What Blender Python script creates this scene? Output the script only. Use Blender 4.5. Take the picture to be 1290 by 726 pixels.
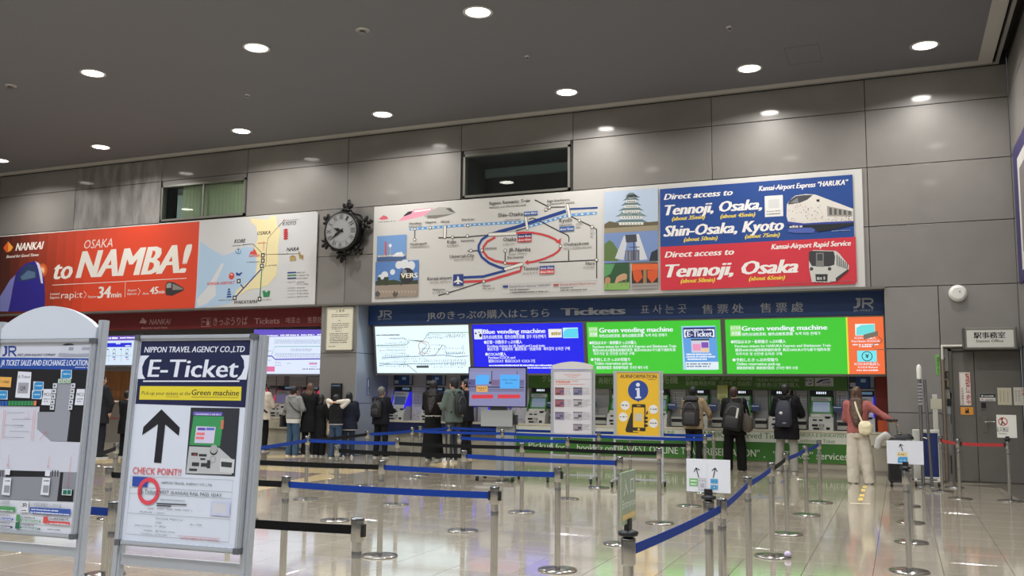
import bpy, math, random
from math import sin, cos, pi, radians, sqrt, atan2
from mathutils import Vector, Matrix
random.seed(7)
SC = bpy.context.scene
for o in list(bpy.data.objects): bpy.data.objects.remove(o)
COL = SC.collection
# ---------------------------------------------------------------- camera
FPX = 1160.74; CX, CY = 645.0, 363.0
CAM = Vector((0, 0, 1.55))
R_ = Vector((0.92231743, 0.38631019, 0.00974675))
U_ = Vector((0.03357244, -0.10523036, 0.99388101))
W_ = Vector((-0.38497201, 0.91634656, 0.11002517))
cd = bpy.data.cameras.new('camera'); cd.sensor_width = 36; cd.lens = 36 * FPX / 1290
cd.clip_start = 0.05; cd.clip_end = 200
cam = bpy.data.objects.new('camera', cd); COL.objects.link(cam)
cam.matrix_world = Matrix(((R_.x, U_.x, -W_.x, CAM.x), (R_.y, U_.y, -W_.y, CAM.y), (R_.z, U_.z, -W_.z, CAM.z), (0, 0, 0, 1)))
SC.camera = cam
# ---------------------------------------------------------------- world, exposure
w = bpy.data.worlds.new('hall_ambience'); SC.world = w; w.use_nodes = True
bg = w.node_tree.nodes['Background']; bg.inputs[0].default_value = (0.80, 0.86, 1.0, 1); bg.inputs[1].default_value = 0.17
SC.view_settings.view_transform = 'Standard'; SC.view_settings.look = 'None'
SC.view_settings.exposure = 0.0; SC.view_settings.gamma = 1.0
SC.view_settings.use_curve_mapping = False
try:
    SC.cycles.use_denoising = True; SC.cycles.max_bounces = 6; SC.cycles.sample_clamp_indirect = 4
except Exception: pass
LAMP_W = 96.0
LAMP_XY = [(x, y) for y in (17.05, 12.83, 8.6, 4.4, 0.2) for x in (-22.2, -18.4, -14.2, -10.35, -6.04, -2.4, 0.6 if y > 15 else 1.2)]
def lamp_light(x, y):
    l = bpy.data.lights.new('downlight_glow', 'AREA'); l.shape = 'DISK'; l.size = 0.36
    l.energy = LAMP_W * (1.0 if y > 10 else 1.3); l.color = (1.0, 0.965, 0.91) if y > 10 else (0.90, 0.95, 1.0); l.spread = radians(150)
    o = bpy.data.objects.new('downlight_glow', l); o.location = (x, y, 7.535); COL.objects.link(o); return o
# ---------------------------------------------------------------- helpers
def lin(c):
    c = c / 255.0
    return c / 12.92 if c <= 0.04045 else ((c + 0.055) / 1.055) ** 2.4
def rgb(c): return (lin(c[0]), lin(c[1]), lin(c[2]), 1)
_M = {}
def mat(c, rough=0.55, metal=0.0, emit=0.0, noise=0.0, nscale=8.0, bump=0.0, bscale=60.0, coat=0.0, spec=0.5, stretch=None):
    k = (tuple(c), rough, metal, emit, noise, nscale, bump, bscale, coat, spec, stretch)
    if k in _M: return _M[k]
    m = bpy.data.materials.new('m_%d_%d_%d' % tuple(int(v) for v in c)); m.use_nodes = True
    nt = m.node_tree; b = nt.nodes['Principled BSDF']
    b.inputs['Base Color'].default_value = rgb(c); b.inputs['Roughness'].default_value = rough
    b.inputs['Metallic'].default_value = metal; b.inputs['Coat Weight'].default_value = coat
    b.inputs['Coat Roughness'].default_value = 0.07; b.inputs['Specular IOR Level'].default_value = spec
    if emit > 0:
        b.inputs['Emission Color'].default_value = rgb(c); b.inputs['Emission Strength'].default_value = emit
        b.inputs['Base Color'].default_value = (0.02, 0.02, 0.02, 1)
    if noise > 0 or bump > 0:
        tc = nt.nodes.new('ShaderNodeTexCoord'); mp = nt.nodes.new('ShaderNodeMapping')
        nt.links.new(tc.outputs['Object'], mp.inputs[0])
        if stretch: mp.inputs['Scale'].default_value = stretch
    if noise > 0:
        n = nt.nodes.new('ShaderNodeTexNoise'); n.inputs['Scale'].default_value = nscale; n.inputs['Detail'].default_value = 5
        nt.links.new(mp.outputs[0], n.inputs['Vector'])
        cr = nt.nodes.new('ShaderNodeValToRGB')
        a = rgb([max(0, v * (1 - noise)) for v in c]); z = rgb([min(255, v * (1 + noise)) for v in c])
        cr.color_ramp.elements[0].color = a; cr.color_ramp.elements[1].color = z
        cr.color_ramp.elements[0].position = 0.3; cr.color_ramp.elements[1].position = 0.7
        nt.links.new(n.outputs['Fac'], cr.inputs[0]); nt.links.new(cr.outputs[0], b.inputs['Base Color'])
    if bump > 0:
        n2 = nt.nodes.new('ShaderNodeTexNoise'); n2.inputs['Scale'].default_value = bscale
        nt.links.new(mp.outputs[0], n2.inputs['Vector'])
        bp = nt.nodes.new('ShaderNodeBump'); bp.inputs['Strength'].default_value = bump; bp.inputs['Distance'].default_value = 0.01
        nt.links.new(n2.outputs['Fac'], bp.inputs['Height']); nt.links.new(bp.outputs[0], b.inputs['Normal'])
    _M[k] = m; return m

class MB:
    """collects geometry in world space; build() links it as ONE mesh object"""
    def __init__(s): s.v = []; s.f = []; s.m = []; s.sm = []
    def add(s, vs, fs, m=0, smooth=False):
        o = len(s.v); s.v += [tuple(v) for v in vs]
        for f in fs: s.f.append([i + o for i in f]); s.m.append(m); s.sm.append(smooth)
        return s
    def box(s, x0, y0, z0, x1, y1, z1, m=0):
        if x0 > x1: x0, x1 = x1, x0
        if y0 > y1: y0, y1 = y1, y0
        if z0 > z1: z0, z1 = z1, z0
        vs = [(x0,y0,z0),(x1,y0,z0),(x1,y1,z0),(x0,y1,z0),(x0,y0,z1),(x1,y0,z1),(x1,y1,z1),(x0,y1,z1)]
        return s.add(vs, [(3,2,1,0),(4,5,6,7),(0,1,5,4),(1,2,6,5),(2,3,7,6),(3,0,4,7)], m)
    def obox(s, O, U, V, N, u0, v0, n0, u1, v1, n1, m=0):
        P = lambda a, b, c: O + U * a + V * b + N * c
        vs = [P(u0,v0,n0),P(u1,v0,n0),P(u1,v1,n0),P(u0,v1,n0),P(u0,v0,n1),P(u1,v0,n1),P(u1,v1,n1),P(u0,v1,n1)]
        return s.add(vs, [(3,2,1,0),(4,5,6,7),(0,1,5,4),(1,2,6,5),(2,3,7,6),(3,0,4,7)], m)
    def bevbox(s, x0, y0, z0, x1, y1, z1, b=0.01, m=0):
        import bmesh
        bm = bmesh.new(); bmesh.ops.create_cube(bm, size=1)
        bmesh.ops.scale(bm, vec=(x1-x0, y1-y0, z1-z0), verts=bm.verts)
        bmesh.ops.bevel(bm, geom=bm.edges[:], offset=b, segments=2, affect='EDGES', profile=0.5)
        bmesh.ops.translate(bm, vec=((x0+x1)/2, (y0+y1)/2, (z0+z1)/2), verts=bm.verts)
        bm.verts.index_update(); vs = [v.co[:] for v in bm.verts]; fs = [[v.index for v in f.verts] for f in bm.faces]; bm.free()
        return s.add(vs, fs, m)
    def tube(s, p0, p1, r0, r1=None, n=12, m=0, cap=True):
        r1 = r0 if r1 is None else r1
        p0 = Vector(p0); p1 = Vector(p1); d = (p1 - p0)
        if d.length < 1e-6: return s
        d.normalize(); a = d.orthogonal().normalized(); b = d.cross(a)
        vs = [p0 + (a * cos(2*pi*i/n) + b * sin(2*pi*i/n)) * r0 for i in range(n)] + [p1 + (a * cos(2*pi*i/n) + b * sin(2*pi*i/n)) * r1 for i in range(n)]
        s.add(vs, [(i, (i+1) % n, n + (i+1) % n, n + i) for i in range(n)], m, True)
        if cap: s.add(vs, [list(range(n))[::-1], list(range(n, 2*n))], m)
        return s
    def path(s, pts, r, n=8, m=0):
        for a, b in zip(pts[:-1], pts[1:]): s.tube(a, b, r, r, n, m)
        for q in pts[1:-1]: s.ball(q, (r, r, r), 6, 5, m)
        return s
    def lathe(s, prof, c=(0, 0, 0), n=20, m=0):
        vs = []; fs = []
        for r, z in prof:
            vs += [(c[0] + r*cos(2*pi*i/n), c[1] + r*sin(2*pi*i/n), c[2] + z) for i in range(n)]
        for k in range(len(prof)-1):
            fs += [(k*n+i, k*n+(i+1) % n, (k+1)*n+(i+1) % n, (k+1)*n+i) for i in range(n)]
        s.add(vs, fs, m, True)
        s.add(vs[:n], [list(range(n))[::-1]], m); s.add(vs[-n:], [list(range(n))], m)
        return s
    def ball(s, c, r, nu=12, nv=8, m=0, R=None):
        vs = []; fs = []
        c = Vector(c)
        for j in range(nv+1):
            t = pi*j/nv
            for i in range(nu):
                q = Vector((r[0]*sin(t)*cos(2*pi*i/nu), r[1]*sin(t)*sin(2*pi*i/nu), r[2]*cos(t)))
                if R: q = R @ q
                vs.append(c + q)
        for j in range(nv):
            fs += [(j*nu+i, (j+1)*nu+i, (j+1)*nu+(i+1) % nu, j*nu+(i+1) % nu) for i in range(nu)]
        return s.add(vs, fs, m, True)
    def loft(s, rings, n=20, m=0, ends=True):
        """rings: (cx,cy,cz,rx,ry[,squareness])"""
        vs = []; fs = []
        for r in rings:
            p = r[5] if len(r) > 5 else 1.0
            for i in range(n):
                a = 2*pi*i/n; ca, sa = cos(a), sin(a)
                vs.append((r[0] + r[3]*math.copysign(abs(ca)**p, ca), r[1] + r[4]*math.copysign(abs(sa)**p, sa), r[2]))
        K = len(rings)
        for k in range(K-1):
            fs += [(k*n+i, k*n+(i+1) % n, (k+1)*n+(i+1) % n, (k+1)*n+i) for i in range(n)]
        s.add(vs, fs, m, True)
        if ends: s.add(vs[:n], [list(range(n))[::-1]], m, True); s.add(vs[-n:], [list(range(n))], m, True)
        return s
    def xf(s, M, start=0):
        s.v = s.v[:start] + [tuple(M @ Vector(v)) for v in s.v[start:]]; return s
    def build(s, name, mats, parent=None, loc=(0, 0, 0), local=False):
        if not isinstance(mats, (list, tuple)): mats = [mats]
        me = bpy.data.meshes.new(name)
        off = Vector((0, 0, 0))
        if parent is not None and not local: off = wloc(parent)
        vs = [tuple(Vector(v) - off) for v in s.v] if off.length > 0 else s.v
        me.from_pydata(vs, [], s.f)
        for m in mats: me.materials.append(m)
        me.polygons.foreach_set('material_index', s.m); me.polygons.foreach_set('use_smooth', s.sm)
        me.update()
        o = bpy.data.objects.new(name, me); o.location = loc; COL.objects.link(o)
        if parent is not None: o.parent = parent
        return o
def wloc(o):
    v = Vector(o.location)
    while o.parent: o = o.parent; v += Vector(o.location)
    return v
def thing(name, label, cat, loc=(0, 0, 0), group=None, rz=0):
    o = bpy.data.objects.new(name, None); o.empty_display_size = 0.1; o.location = loc; o.rotation_euler = (0, 0, rz)
    COL.objects.link(o); return tag(o, label, cat, group)
def tag(o, label, cat, group=None):
    o['label'] = label; o['category'] = cat
    if group: o['group'] = group
    return o
def structure(o): o['kind'] = 'structure'; return o
def copy_tree(o, parent=None):
    c = o.copy(); COL.objects.link(c); c.parent = parent
    for ch in list(o.children): copy_tree(ch, c)
    return c
def ray(px, py): return W_ + R_ * ((px - CX) / FPX) - U_ * ((py - CY) / FPX)
def floor_at(px, py, z=0.0):
    d = ray(px, py); t = (z - CAM.z) / d.z; return CAM + d * t
def wall_at(px, py, Y):
    d = ray(px, py); return CAM + d * (Y / d.y)

# ---- text outlines from the built-in font
_T = {}
def glyphs(txt, bold=0.0, shear=0.0, space=1.0):
    k = (txt, bold, shear, space)
    if k in _T: return _T[k]
    cu = bpy.data.curves.new('t', 'FONT'); cu.body = txt; cu.size = 1; cu.resolution_u = 2
    cu.offset = bold; cu.shear = shear; cu.space_character = space; cu.fill_mode = 'FRONT'
    o = bpy.data.objects.new('t', cu); COL.objects.link(o)
    dg = bpy.context.evaluated_depsgraph_get(); me = o.evaluated_get(dg).to_mesh()
    vs = [(v.co.x, v.co.y) for v in me.vertices]; fs = [list(p.vertices) for p in me.polygons]
    o.evaluated_get(dg).to_mesh_clear()
    bpy.data.objects.remove(o); bpy.data.curves.remove(cu)
    if vs:
        xs = [v[0] for v in vs]; bb = (min(xs), max(xs))
    else: bb = (0, 1)
    _T[k] = (vs, fs, bb); return _T[k]

class Sheet:
    """flat print on a plane: shapes are given by where they sit on that plane"""
    def __init__(s, O, U=(1, 0, 0), V=(0, 0, 1), emit=0.0, rough=0.5, step=0.00007, flat=0.0):
        s.O = Vector(O); s.U = Vector(U).normalized(); s.V = Vector(V).normalized(); s.N = s.U.cross(s.V)
        s.art = MB(); s.let = MB(); s.cols = []; s.n = 0.0008; s.secs = [('printed_artwork', s.art)]; s.lines = []; s.emit = emit; s.rough = rough; s.step = step
    def uv(s, p):
        d = ray(*p); t = (s.O - CAM).dot(s.N) / d.dot(s.N); q = CAM + d * t - s.O
        return (q.dot(s.U), q.dot(s.V))
    def P(s, u, v, n=None): return s.O + s.U * u + s.V * v + s.N * (s.n if n is None else n)
    def sec(s, name='printed_artwork'):
        s.art = MB(); s.secs.append((name, s.art))
    def mi(s, c):
        c = tuple(c)
        if c not in s.cols: s.cols.append(c)
        return s.cols.index(c)
    def poly_uv(s, uvs, c):
        # orient toward viewer
        a = sum(uvs[i][0]*uvs[(i+1) % len(uvs)][1] - uvs[(i+1) % len(uvs)][0]*uvs[i][1] for i in range(len(uvs)))
        if a < 0: uvs = uvs[::-1]
        s.art.add([s.P(*q) for q in uvs], [list(range(len(uvs)))], s.mi(c)); s.n += s.step
    def poly(s, pts, c): s.poly_uv([s.uv(p) for p in pts], c)
    def rect(s, a, b, c):
        (u0, v0), (u1, v1) = s.uv(a), s.uv(b); s.poly_uv([(u0, v0), (u1, v0), (u1, v1), (u0, v1)], c)
    def sc(s, p): # metres per px near p
        a = s.uv(p); b = s.uv((p[0], p[1] + 1)); return sqrt((a[0]-b[0])**2 + (a[1]-b[1])**2)
    def disc(s, p, r, c, ring=None, n=16):
        u, v = s.uv(p); k = s.sc(p)
        if ring:
            s._ring(u, v, r*k, ring*k, c, n)
        else: s.poly_uv([(u + r*k*cos(2*pi*i/n), v + r*k*sin(2*pi*i/n)) for i in range(n)], c)
    def _ring(s, u, v, ro, wd, c, n):
        ri = ro - wd; vs = [s.P(u + ro*cos(2*pi*i/n), v + ro*sin(2*pi*i/n)) for i in range(n)] + [s.P(u + ri*cos(2*pi*i/n), v + ri*sin(2*pi*i/n)) for i in range(n)]
        s.art.add(vs, [(i, (i+1) % n, n+(i+1) % n, n+i) for i in range(n)], s.mi(c)); s.n += s.step
    def line(s, pts, wpx, c):
        q = [Vector(s.uv(p)) for p in pts]; w = wpx * s.sc(pts[0]) / 2; L = []; Rr = []
        for i in range(len(q)):
            d = (q[min(i+1, len(q)-1)] - q[max(i-1, 0)])
            d.normalize(); nn = Vector((-d.y, d.x)); L.append(q[i] + nn*w); Rr.append(q[i] - nn*w)
        vs = [s.P(a.x, a.y) for a in Rr] + [s.P(a.x, a.y) for a in L]; n = len(q)
        s.art.add(vs, [(i, i+1, n+i+1, n+i) for i in range(n-1)], s.mi(c)); s.n += s.step
    def capsule(s, a, b, wpx, c, oc=None):
        for ww, cc in (((wpx+1.1), oc), (wpx, c)):
            if cc is None: continue
            s.line([a, b], ww, cc); s.disc(a, ww/2, cc); s.disc(b, ww/2, cc)
    def text(s, txt, a, b, cap, c, bold=0.0, shear=0.0, space=1.0):
        """baseline from a to b, capital height cap px"""
        vs, fs, bb = glyphs(txt, 0.0 if bold > 0 else bold, shear, space)
        if not vs: return
        (u0, v0), (u1, v1) = s.uv(a), s.uv(b); k = s.sc(a); v = (v0 + v1) / 2
        if abs(v1 - v0) < 0.6 * abs(u1 - u0) * 0 + 1e9: pass
        sx = (u1 - u0) / (bb[1] - bb[0]); sy = cap * k / 0.70
        ang = 0.0
        T = MB() if cap >= 5 else s.let
        if cap >= 5: s.lines.append(T)
        for dx in ((0,) if bold <= 0.004 else (-bold*1.1, bold*.0, bold*1.1)):
            T.add([s.P(u0 + (x - bb[0] + dx)*sx, v + y*sy) for x, y in vs], fs, s.mi(c)); s.n += s.step*.5
    def vtext(s, txt, a, h, size, c, bold=0.0):
        """vertical writing from the top a, total height h px"""
        k = s.sc(a); u, v = s.uv(a); st = h * k / len(txt)
        for i, ch in enumerate(txt):
            vs, fs, bb = glyphs(ch, bold)
            if not vs: continue
            xs = [q[0] for q in vs]; ys = [q[1] for q in vs]; cxm = (min(xs)+max(xs))/2; cym = (min(ys)+max(ys))/2
            f = size * k / 0.9
            s.let.add([s.P(u + (x - cxm)*f, v - st*(i+0.5) + (y - cym)*f) for x, y in vs], fs, s.mi(c))
        s.n += s.step
    def greek(s, a, b, hpx, c, unit=2.2, gap=0.25):
        (u0, v0), (u1, v1) = s.uv(a), s.uv(b); k = s.sc(a); v = (v0+v1)/2; h = hpx*k; u = u0
        while u < u1 - 0.2*unit*k:
            wd = min(unit*k*random.uniform(0.5, 1.4), u1-u)
            hh = h*random.uniform(0.75, 1.0)
            s.art.add([s.P(u, v), s.P(u+wd, v), s.P(u+wd, v+hh), s.P(u, v+hh)], [(0, 1, 2, 3)], s.mi(c))
            u += wd + gap*unit*k*random.choice((0.6, 1, 1, 2.6))
        s.n += s.step
    def build(s, parent, art='printed_artwork', let='lettering'):
        ms = [mat(c, s.rough, emit=s.emit) if not (len(c) > 3) else mat(c[:3], s.rough, emit=c[3]) for c in s.cols] or [mat((200, 200, 200))]
        r = []
        for nm, mb in s.secs:
            if mb.v: r.append(mb.build(art if nm == 'printed_artwork' else nm, ms, parent))
        for mb in s.lines: r.append(mb.build(let, ms, parent))
        if s.let.v: o = s.let.build('small_lettering', ms, parent); o['kind'] = 'stuff'; r.append(o)
        return r
def crop(ox, oy, k): return lambda *a: (ox + a[0]/k, oy + a[1]/k)

# ---------------------------------------------------------------- shared materials
CHROME = mat((214, 212, 208), 0.11, 1.0)
STEEL = mat((150, 150, 150), 0.3, 0.9)
ALU = mat((168, 172, 178), 0.35, 0.75)
BLACKP = mat((18, 18, 20), 0.45)
WALLM = [mat((131 + d, 128 + d, 125 + d), 0.40, 0.1, noise=0.05, nscale=0.8, bump=0.02, bscale=400, coat=0.55) for d in (-3, 0, 3, 6)]
WALLD = mat((124, 122, 120), 0.42, 0.1, noise=0.22, nscale=2.2, coat=0.4, stretch=(1.6, 1, 0.5))
JOINT = mat((38, 36, 34), 0.8)
CEILM = mat((104, 105, 110), 0.75, noise=0.03, nscale=90, bump=0.1, bscale=700)
TRIML = mat((176, 174, 170), 0.45, 0.1)
WHITE = mat((226, 224, 218), 0.5)
GREYP = mat((178, 177, 172), 0.45)
DKGREY = mat((70, 70, 72), 0.5)
YW = 18.5; H = 7.57
JX = [-23.92, -20.96, -17.88, -15.07, -12.08, -9.06, -6.37, -3.38, -0.445, 1.99]
JZ = [0.09, 1.204, 2.377, 3.528, 4.694, 5.838, 6.955, 7.57]
XL, XR = -12.71, -11.70   # pillar
XE = -0.225               # right end of the ticket recess
# ================================================================ SETTING
# floor: slab with separate tiles, joints recessed
fl = MB().box(-27, -7, -0.1, 7, 22.5, -0.012).build('floor', mat((96, 90, 80), 0.6)); structure(fl)
TM = [mat((168 + d, 158 + d, 140 + d), 0.10, noise=0.03, nscale=3, coat=0.6, spec=0.8) for d in (-4, 0, 3)]
TS = 0.565; TX0 = 0.86 + 2*TS; TY0 = 4.0
tiles = []
for i in range(-4, 50):
    for j in range(-19, 33):
        x1 = TX0 - i*TS; x0 = x1 - TS; y0 = TY0 + j*TS; y1 = y0 + TS
        if x0 < -27 or x1 > 6.9: continue
        c = Vector((x0 + TS/2, y0 + TS/2, 0)) - CAM
        d = c.dot(W_); px = CX + FPX*c.dot(R_)/d if d > 0.5 else -999; py = CY - FPX*c.dot(U_)/d if d > 0.5 else 9999
        inv = d > 0.5 and -20 < px < 1310 and py < 745
        tiles.append((0 if inv else 1, d if d > 0 else 99, x0, y0, x1, y1))
tiles.sort()
def tile_geo(mb, x0, y0, x1, y1, m=0):
    g = 0.0022; b = 0.0015
    vs = [(x0+g, y0+g, -0.012), (x1-g, y0+g, -0.012), (x1-g, y1-g, -0.012), (x0+g, y1-g, -0.012),
          (x0+g, y0+g, -b), (x1-g, y0+g, -b), (x1-g, y1-g, -b), (x0+g, y1-g, -b),
          (x0+g+b, y0+g+b, 0), (x1-g-b, y0+g+b, 0), (x1-g-b, y1-g-b, 0), (x0+g+b, y1-g-b, 0)]
    mb.add(vs, [(8, 9, 10, 11), (0, 1, 5, 4), (1, 2, 6, 5), (2, 3, 7, 6), (3, 0, 4, 7), (4, 5, 9, 8), (5, 6, 10, 9), (6, 7, 11, 10), (7, 4, 8, 11)], m)
protos = []
for k in range(3):
    mb = MB(); tile_geo(mb, -TS/2, -TS/2, TS/2, TS/2); o = mb.build('floor_tile', TM[k]); protos.append(o.data); bpy.data.objects.remove(o)
for t in tiles[:300]:
    o = bpy.data.objects.new('floor_tile', random.choice(protos)); o.location = ((t[2]+t[4])/2, (t[3]+t[5])/2, 0)
    COL.objects.link(o); o.parent = fl
rest = MB()
for t in tiles[300:]:
    if t[2] < -13.4 and False: continue
    tile_geo(rest, *t[2:6], m=random.randrange(3))
ro = rest.build('floor_tiles_beyond', TM, fl); ro['kind'] = 'stuff'
# coloured floor inlays (pale yellow and brown bands on the left)
YEL = mat((204, 184, 142), 0.12, spec=0.5); BRN = mat((142, 126, 124), 0.12)
def inlay(pts, m, name='floor_stripe'):
    P = [floor_at(*p) for p in pts]
    n = len(P); mb = MB(); vs = [(q.x, q.y, 0.0005) for q in P] + [(q.x, q.y, 0.0022) for q in P]
    a = sum(P[i].x*P[(i+1) % n].y - P[(i+1) % n].x*P[i].y for i in range(n))
    top = list(range(n, 2*n)); top = top if a > 0 else top[::-1]
    mb.add(vs, [top] + [(i, (i+1) % n, n+(i+1) % n, n+i) for i in range(n)]); mb.build(name, m, fl)
inlay([(322, 587), (322, 591.5), (396, 596), (440, 597), (500, 589), (484, 585), (420, 591)], YEL)
inlay([(322, 612), (322, 619), (384, 608), (430, 601.5), (410, 596), (376, 604)], YEL)
inlay([(322, 592.2), (322, 600), (372, 603.5), (402, 597)], BRN)
inlay([(100, 585), (100, 580), (152, 578), (152, 583)], YEL)
inlay([(100, 616), (100, 604), (152, 597), (152, 606)], BRN)
inlay([(90, 652), (90, 647), (142, 644), (142, 648)], YEL)
inlay([(330, 579), (330, 582.5), (376, 584), (400, 580), (378, 577)], BRN)
inlay([(340, 574), (336, 577), (372, 577), (420, 572.5), (412, 570)], YEL)
inlay([(540, 586), (560, 590), (604, 579), (592, 576)], YEL)
# dashed tape and blue marks on the floor
for k, (a, b) in enumerate([((1087, 612.6), (1092, 615)), ((1085, 616.5), (1090.5, 619.5)), ((1083, 623), (1089, 626)), ((1081.5, 627.5), (1087.5, 631))]):
    inlay([a, (b[0], a[1]), (b[0]-0.4, b[1]), (a[0]-0.6, b[1])], mat((226, 196, 110), 0.4), 'yellow_tape_mark')
inlay([(1071, 634), (1096, 634.6), (1096, 635.6), (1071, 635)], mat((215, 205, 180), 0.4), 'pale_tape_line')
for a in [(955, 624), (967, 623), (983, 608), (968, 611)]:
    inlay([a, (a[0]+5, a[1]-2.5), (a[0]+3, a[1]+0.6)], mat((60, 84, 150), 0.4), 'blue_tape_mark')
inlay([(948, 626.5), (992, 627.5), (992, 628.1), (948, 627.2)], mat((90, 110, 150), 0.4), 'blue_tape_line')
# dark stone border in front of the office door
inlay([(1212, 611.5), (1262, 615.5), (1300, 640), (1330, 640), (1330, 610)], mat((92, 86, 80), 0.2), 'dark_floor_border')

# ceiling (perforated field), trim band, dark shadow gap, upper deck
ce = MB().box(-27, -7, H, 1.5, 18.12, H+0.06).build('ceiling', CEILM); structure(ce)
structure(MB().box(-27, 18.12, H-0.015, 1.74, 18.34, H+0.10).build('trim_1', TRIML))
structure(MB().box(1.5, -7, H-0.015, 1.74, 18.12, H+0.10).build('trim_2', TRIML))
structure(MB().box(-27, -7, H+0.28, 7, 19.0, H+0.36).build('ceiling_deck', JOINT))
structure(MB().box(1.80, -7, H+0.02, 1.86, 18.42, H+0.10).build('trim_3', mat((150, 148, 145), 0.4, 0.3)))
structure(MB().box(-27, 18.40, H+0.0, 1.86, 18.46, H+0.04).build('trim_4', mat((150, 148, 145), 0.4, 0.3)))
# access hatch outline
hq = [CAM + ray(*p)*((H-CAM.z)/ray(*p).z) for p in ((991, 71), (1034, 67))]
hx0, hx1 = hq[0].x, hq[1].x; hy = (hq[0].y + hq[1].y)/2
hb = MB()
for a in ((hx0, hy-.45, hx1, hy-.44), (hx0, hy+.44, hx1, hy+.45), (hx0, hy-.45, hx0+.01, hy+.45), (hx1-.01, hy-.45, hx1, hy+.45)):
    hb.box(a[0], a[1], H-.004, a[2], a[3], H+.0)
hb.build('access_hatch', mat((84, 82, 82), 0.7), ce)

# back wall substrate (dark, shows in the joints) pieced around windows and recesses
W1 = (wall_at(203.5, 277, YW).x, wall_at(307.5, 230, YW).x, wall_at(203, 278, YW).z, 6.86)
zz = wall_at(304, 218.5, YW).z
def wrect(a, b):
    p, q = wall_at(*a, YW), wall_at(*b, YW); return (p.x, q.x, q.z, p.z)
W1 = wrect((205, 232), (308.3, 272.5)); W2 = wrect((584.5, 195), (718.3, 240.3))
W1 = (W1[0], W1[1], 5.87, 6.83); W2 = (W2[0], W2[1], 5.86, 6.86)
wb = MB(); yb = YW + 0.02
for x0, x1, z0, z1 in [(-27, W1[0], 3.53, H+.3), (W1[1], W2[0], 3.53, H+.3), (W2[1], 1.99, 3.53, H+.3), (W1[0], W1[1], 3.53, W1[2]), (W1[0], W1[1], W1[3], H+.3),
                       (W2[0], W2[1], 3.53, W2[2]), (W2[0], W2[1], W2[3], H+.3), (XL, XR, 0, 3.53), (XE, 0.70, 0, 3.53), (0.70, 1.99, 2.37, 3.53)]:
    wb.box(x0, yb, z0, x1, YW+0.25, z1)
wbk = structure(wb.build('wall_back', JOINT))
def panel(x0, x1, z0, z1, i=0, par=None):
    g = 0.007; dirty = -24 < x0 < -17.9 and z0 > 5.8 and x0 > -21.5
    MB().bevbox(x0+g, YW-0.002, z0+g, x1-g, yb+0.005, z1-g, 0.003).build('wall_panel', WALLD if dirty else WALLM[i % 4], par or wbk)
random.seed(3)
for r in range(4, 7):
    for c in range(len(JX)-1):
        x0, x1, z0, z1 = JX[c], JX[c+1], JZ[r], JZ[r+1]
        if r == 5:
            for W in (W1, W2):
                if x0 < (W[0]+W[1])/2 < x1:   # window bay: panel strips around the opening
                    if W[0]-x0 > 0.12: panel(x0, W[0], z0, z1, random.randrange(4))
                    if x1-W[1] > 0.12: panel(W[1], x1, z0, z1, random.randrange(4))
                    if z1-W[3] > 0.06: panel(W[0], W[1], W[3], z1, 1)
                    break
            else: panel(x0, x1, z0, z1, random.randrange(4))
        else: panel(x0, x1, z0, z1, random.randrange(4))
for c in range(len(JX)-1): panel(JX[c], JX[c+1], JZ[3], JZ[4], c)
for c in (-26.9,): 
    for r in range(3, 7): panel(c, JX[0], JZ[r], JZ[r+1], r)
for r, (z0, z1) in enumerate([(0.0, 1.204), (1.204, 2.377), (2.377, 3.528)]):
    panel(XL, XR, z0, z1, r)
    panel(XE, 0.70, z0, z1, r+1)
panel(0.70, 1.99, 2.377, 3.528, 2)
# right wall
wr = structure(MB().box(2.02, -7, 0, 2.2, 18.75, H+.3).build('wall_right', JOINT))
for r in range(7):
    y = YW - 0.02
    k = 0
    while y > -6.5:
        y0 = y - 2.93; z0 = JZ[r] if r else 0.0
        MB().bevbox(1.99, y0+.009, z0+.009, 2.03, y-.009, JZ[r+1]-.009, .003).build('wall_panel', WALLM[(r+k) % 4], wr); y = y0; k += 1
# far walls closing the hall behind the camera
structure(MB().box(-27, -7.2, 0, 7, -7, H+.3).build('wall_rear', mat((120, 117, 112), 0.5)))
structure(MB().box(-27.2, -7, 0, -27, 20, H+.3).build('wall_left', mat((120, 117, 112), 0.5)))
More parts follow.
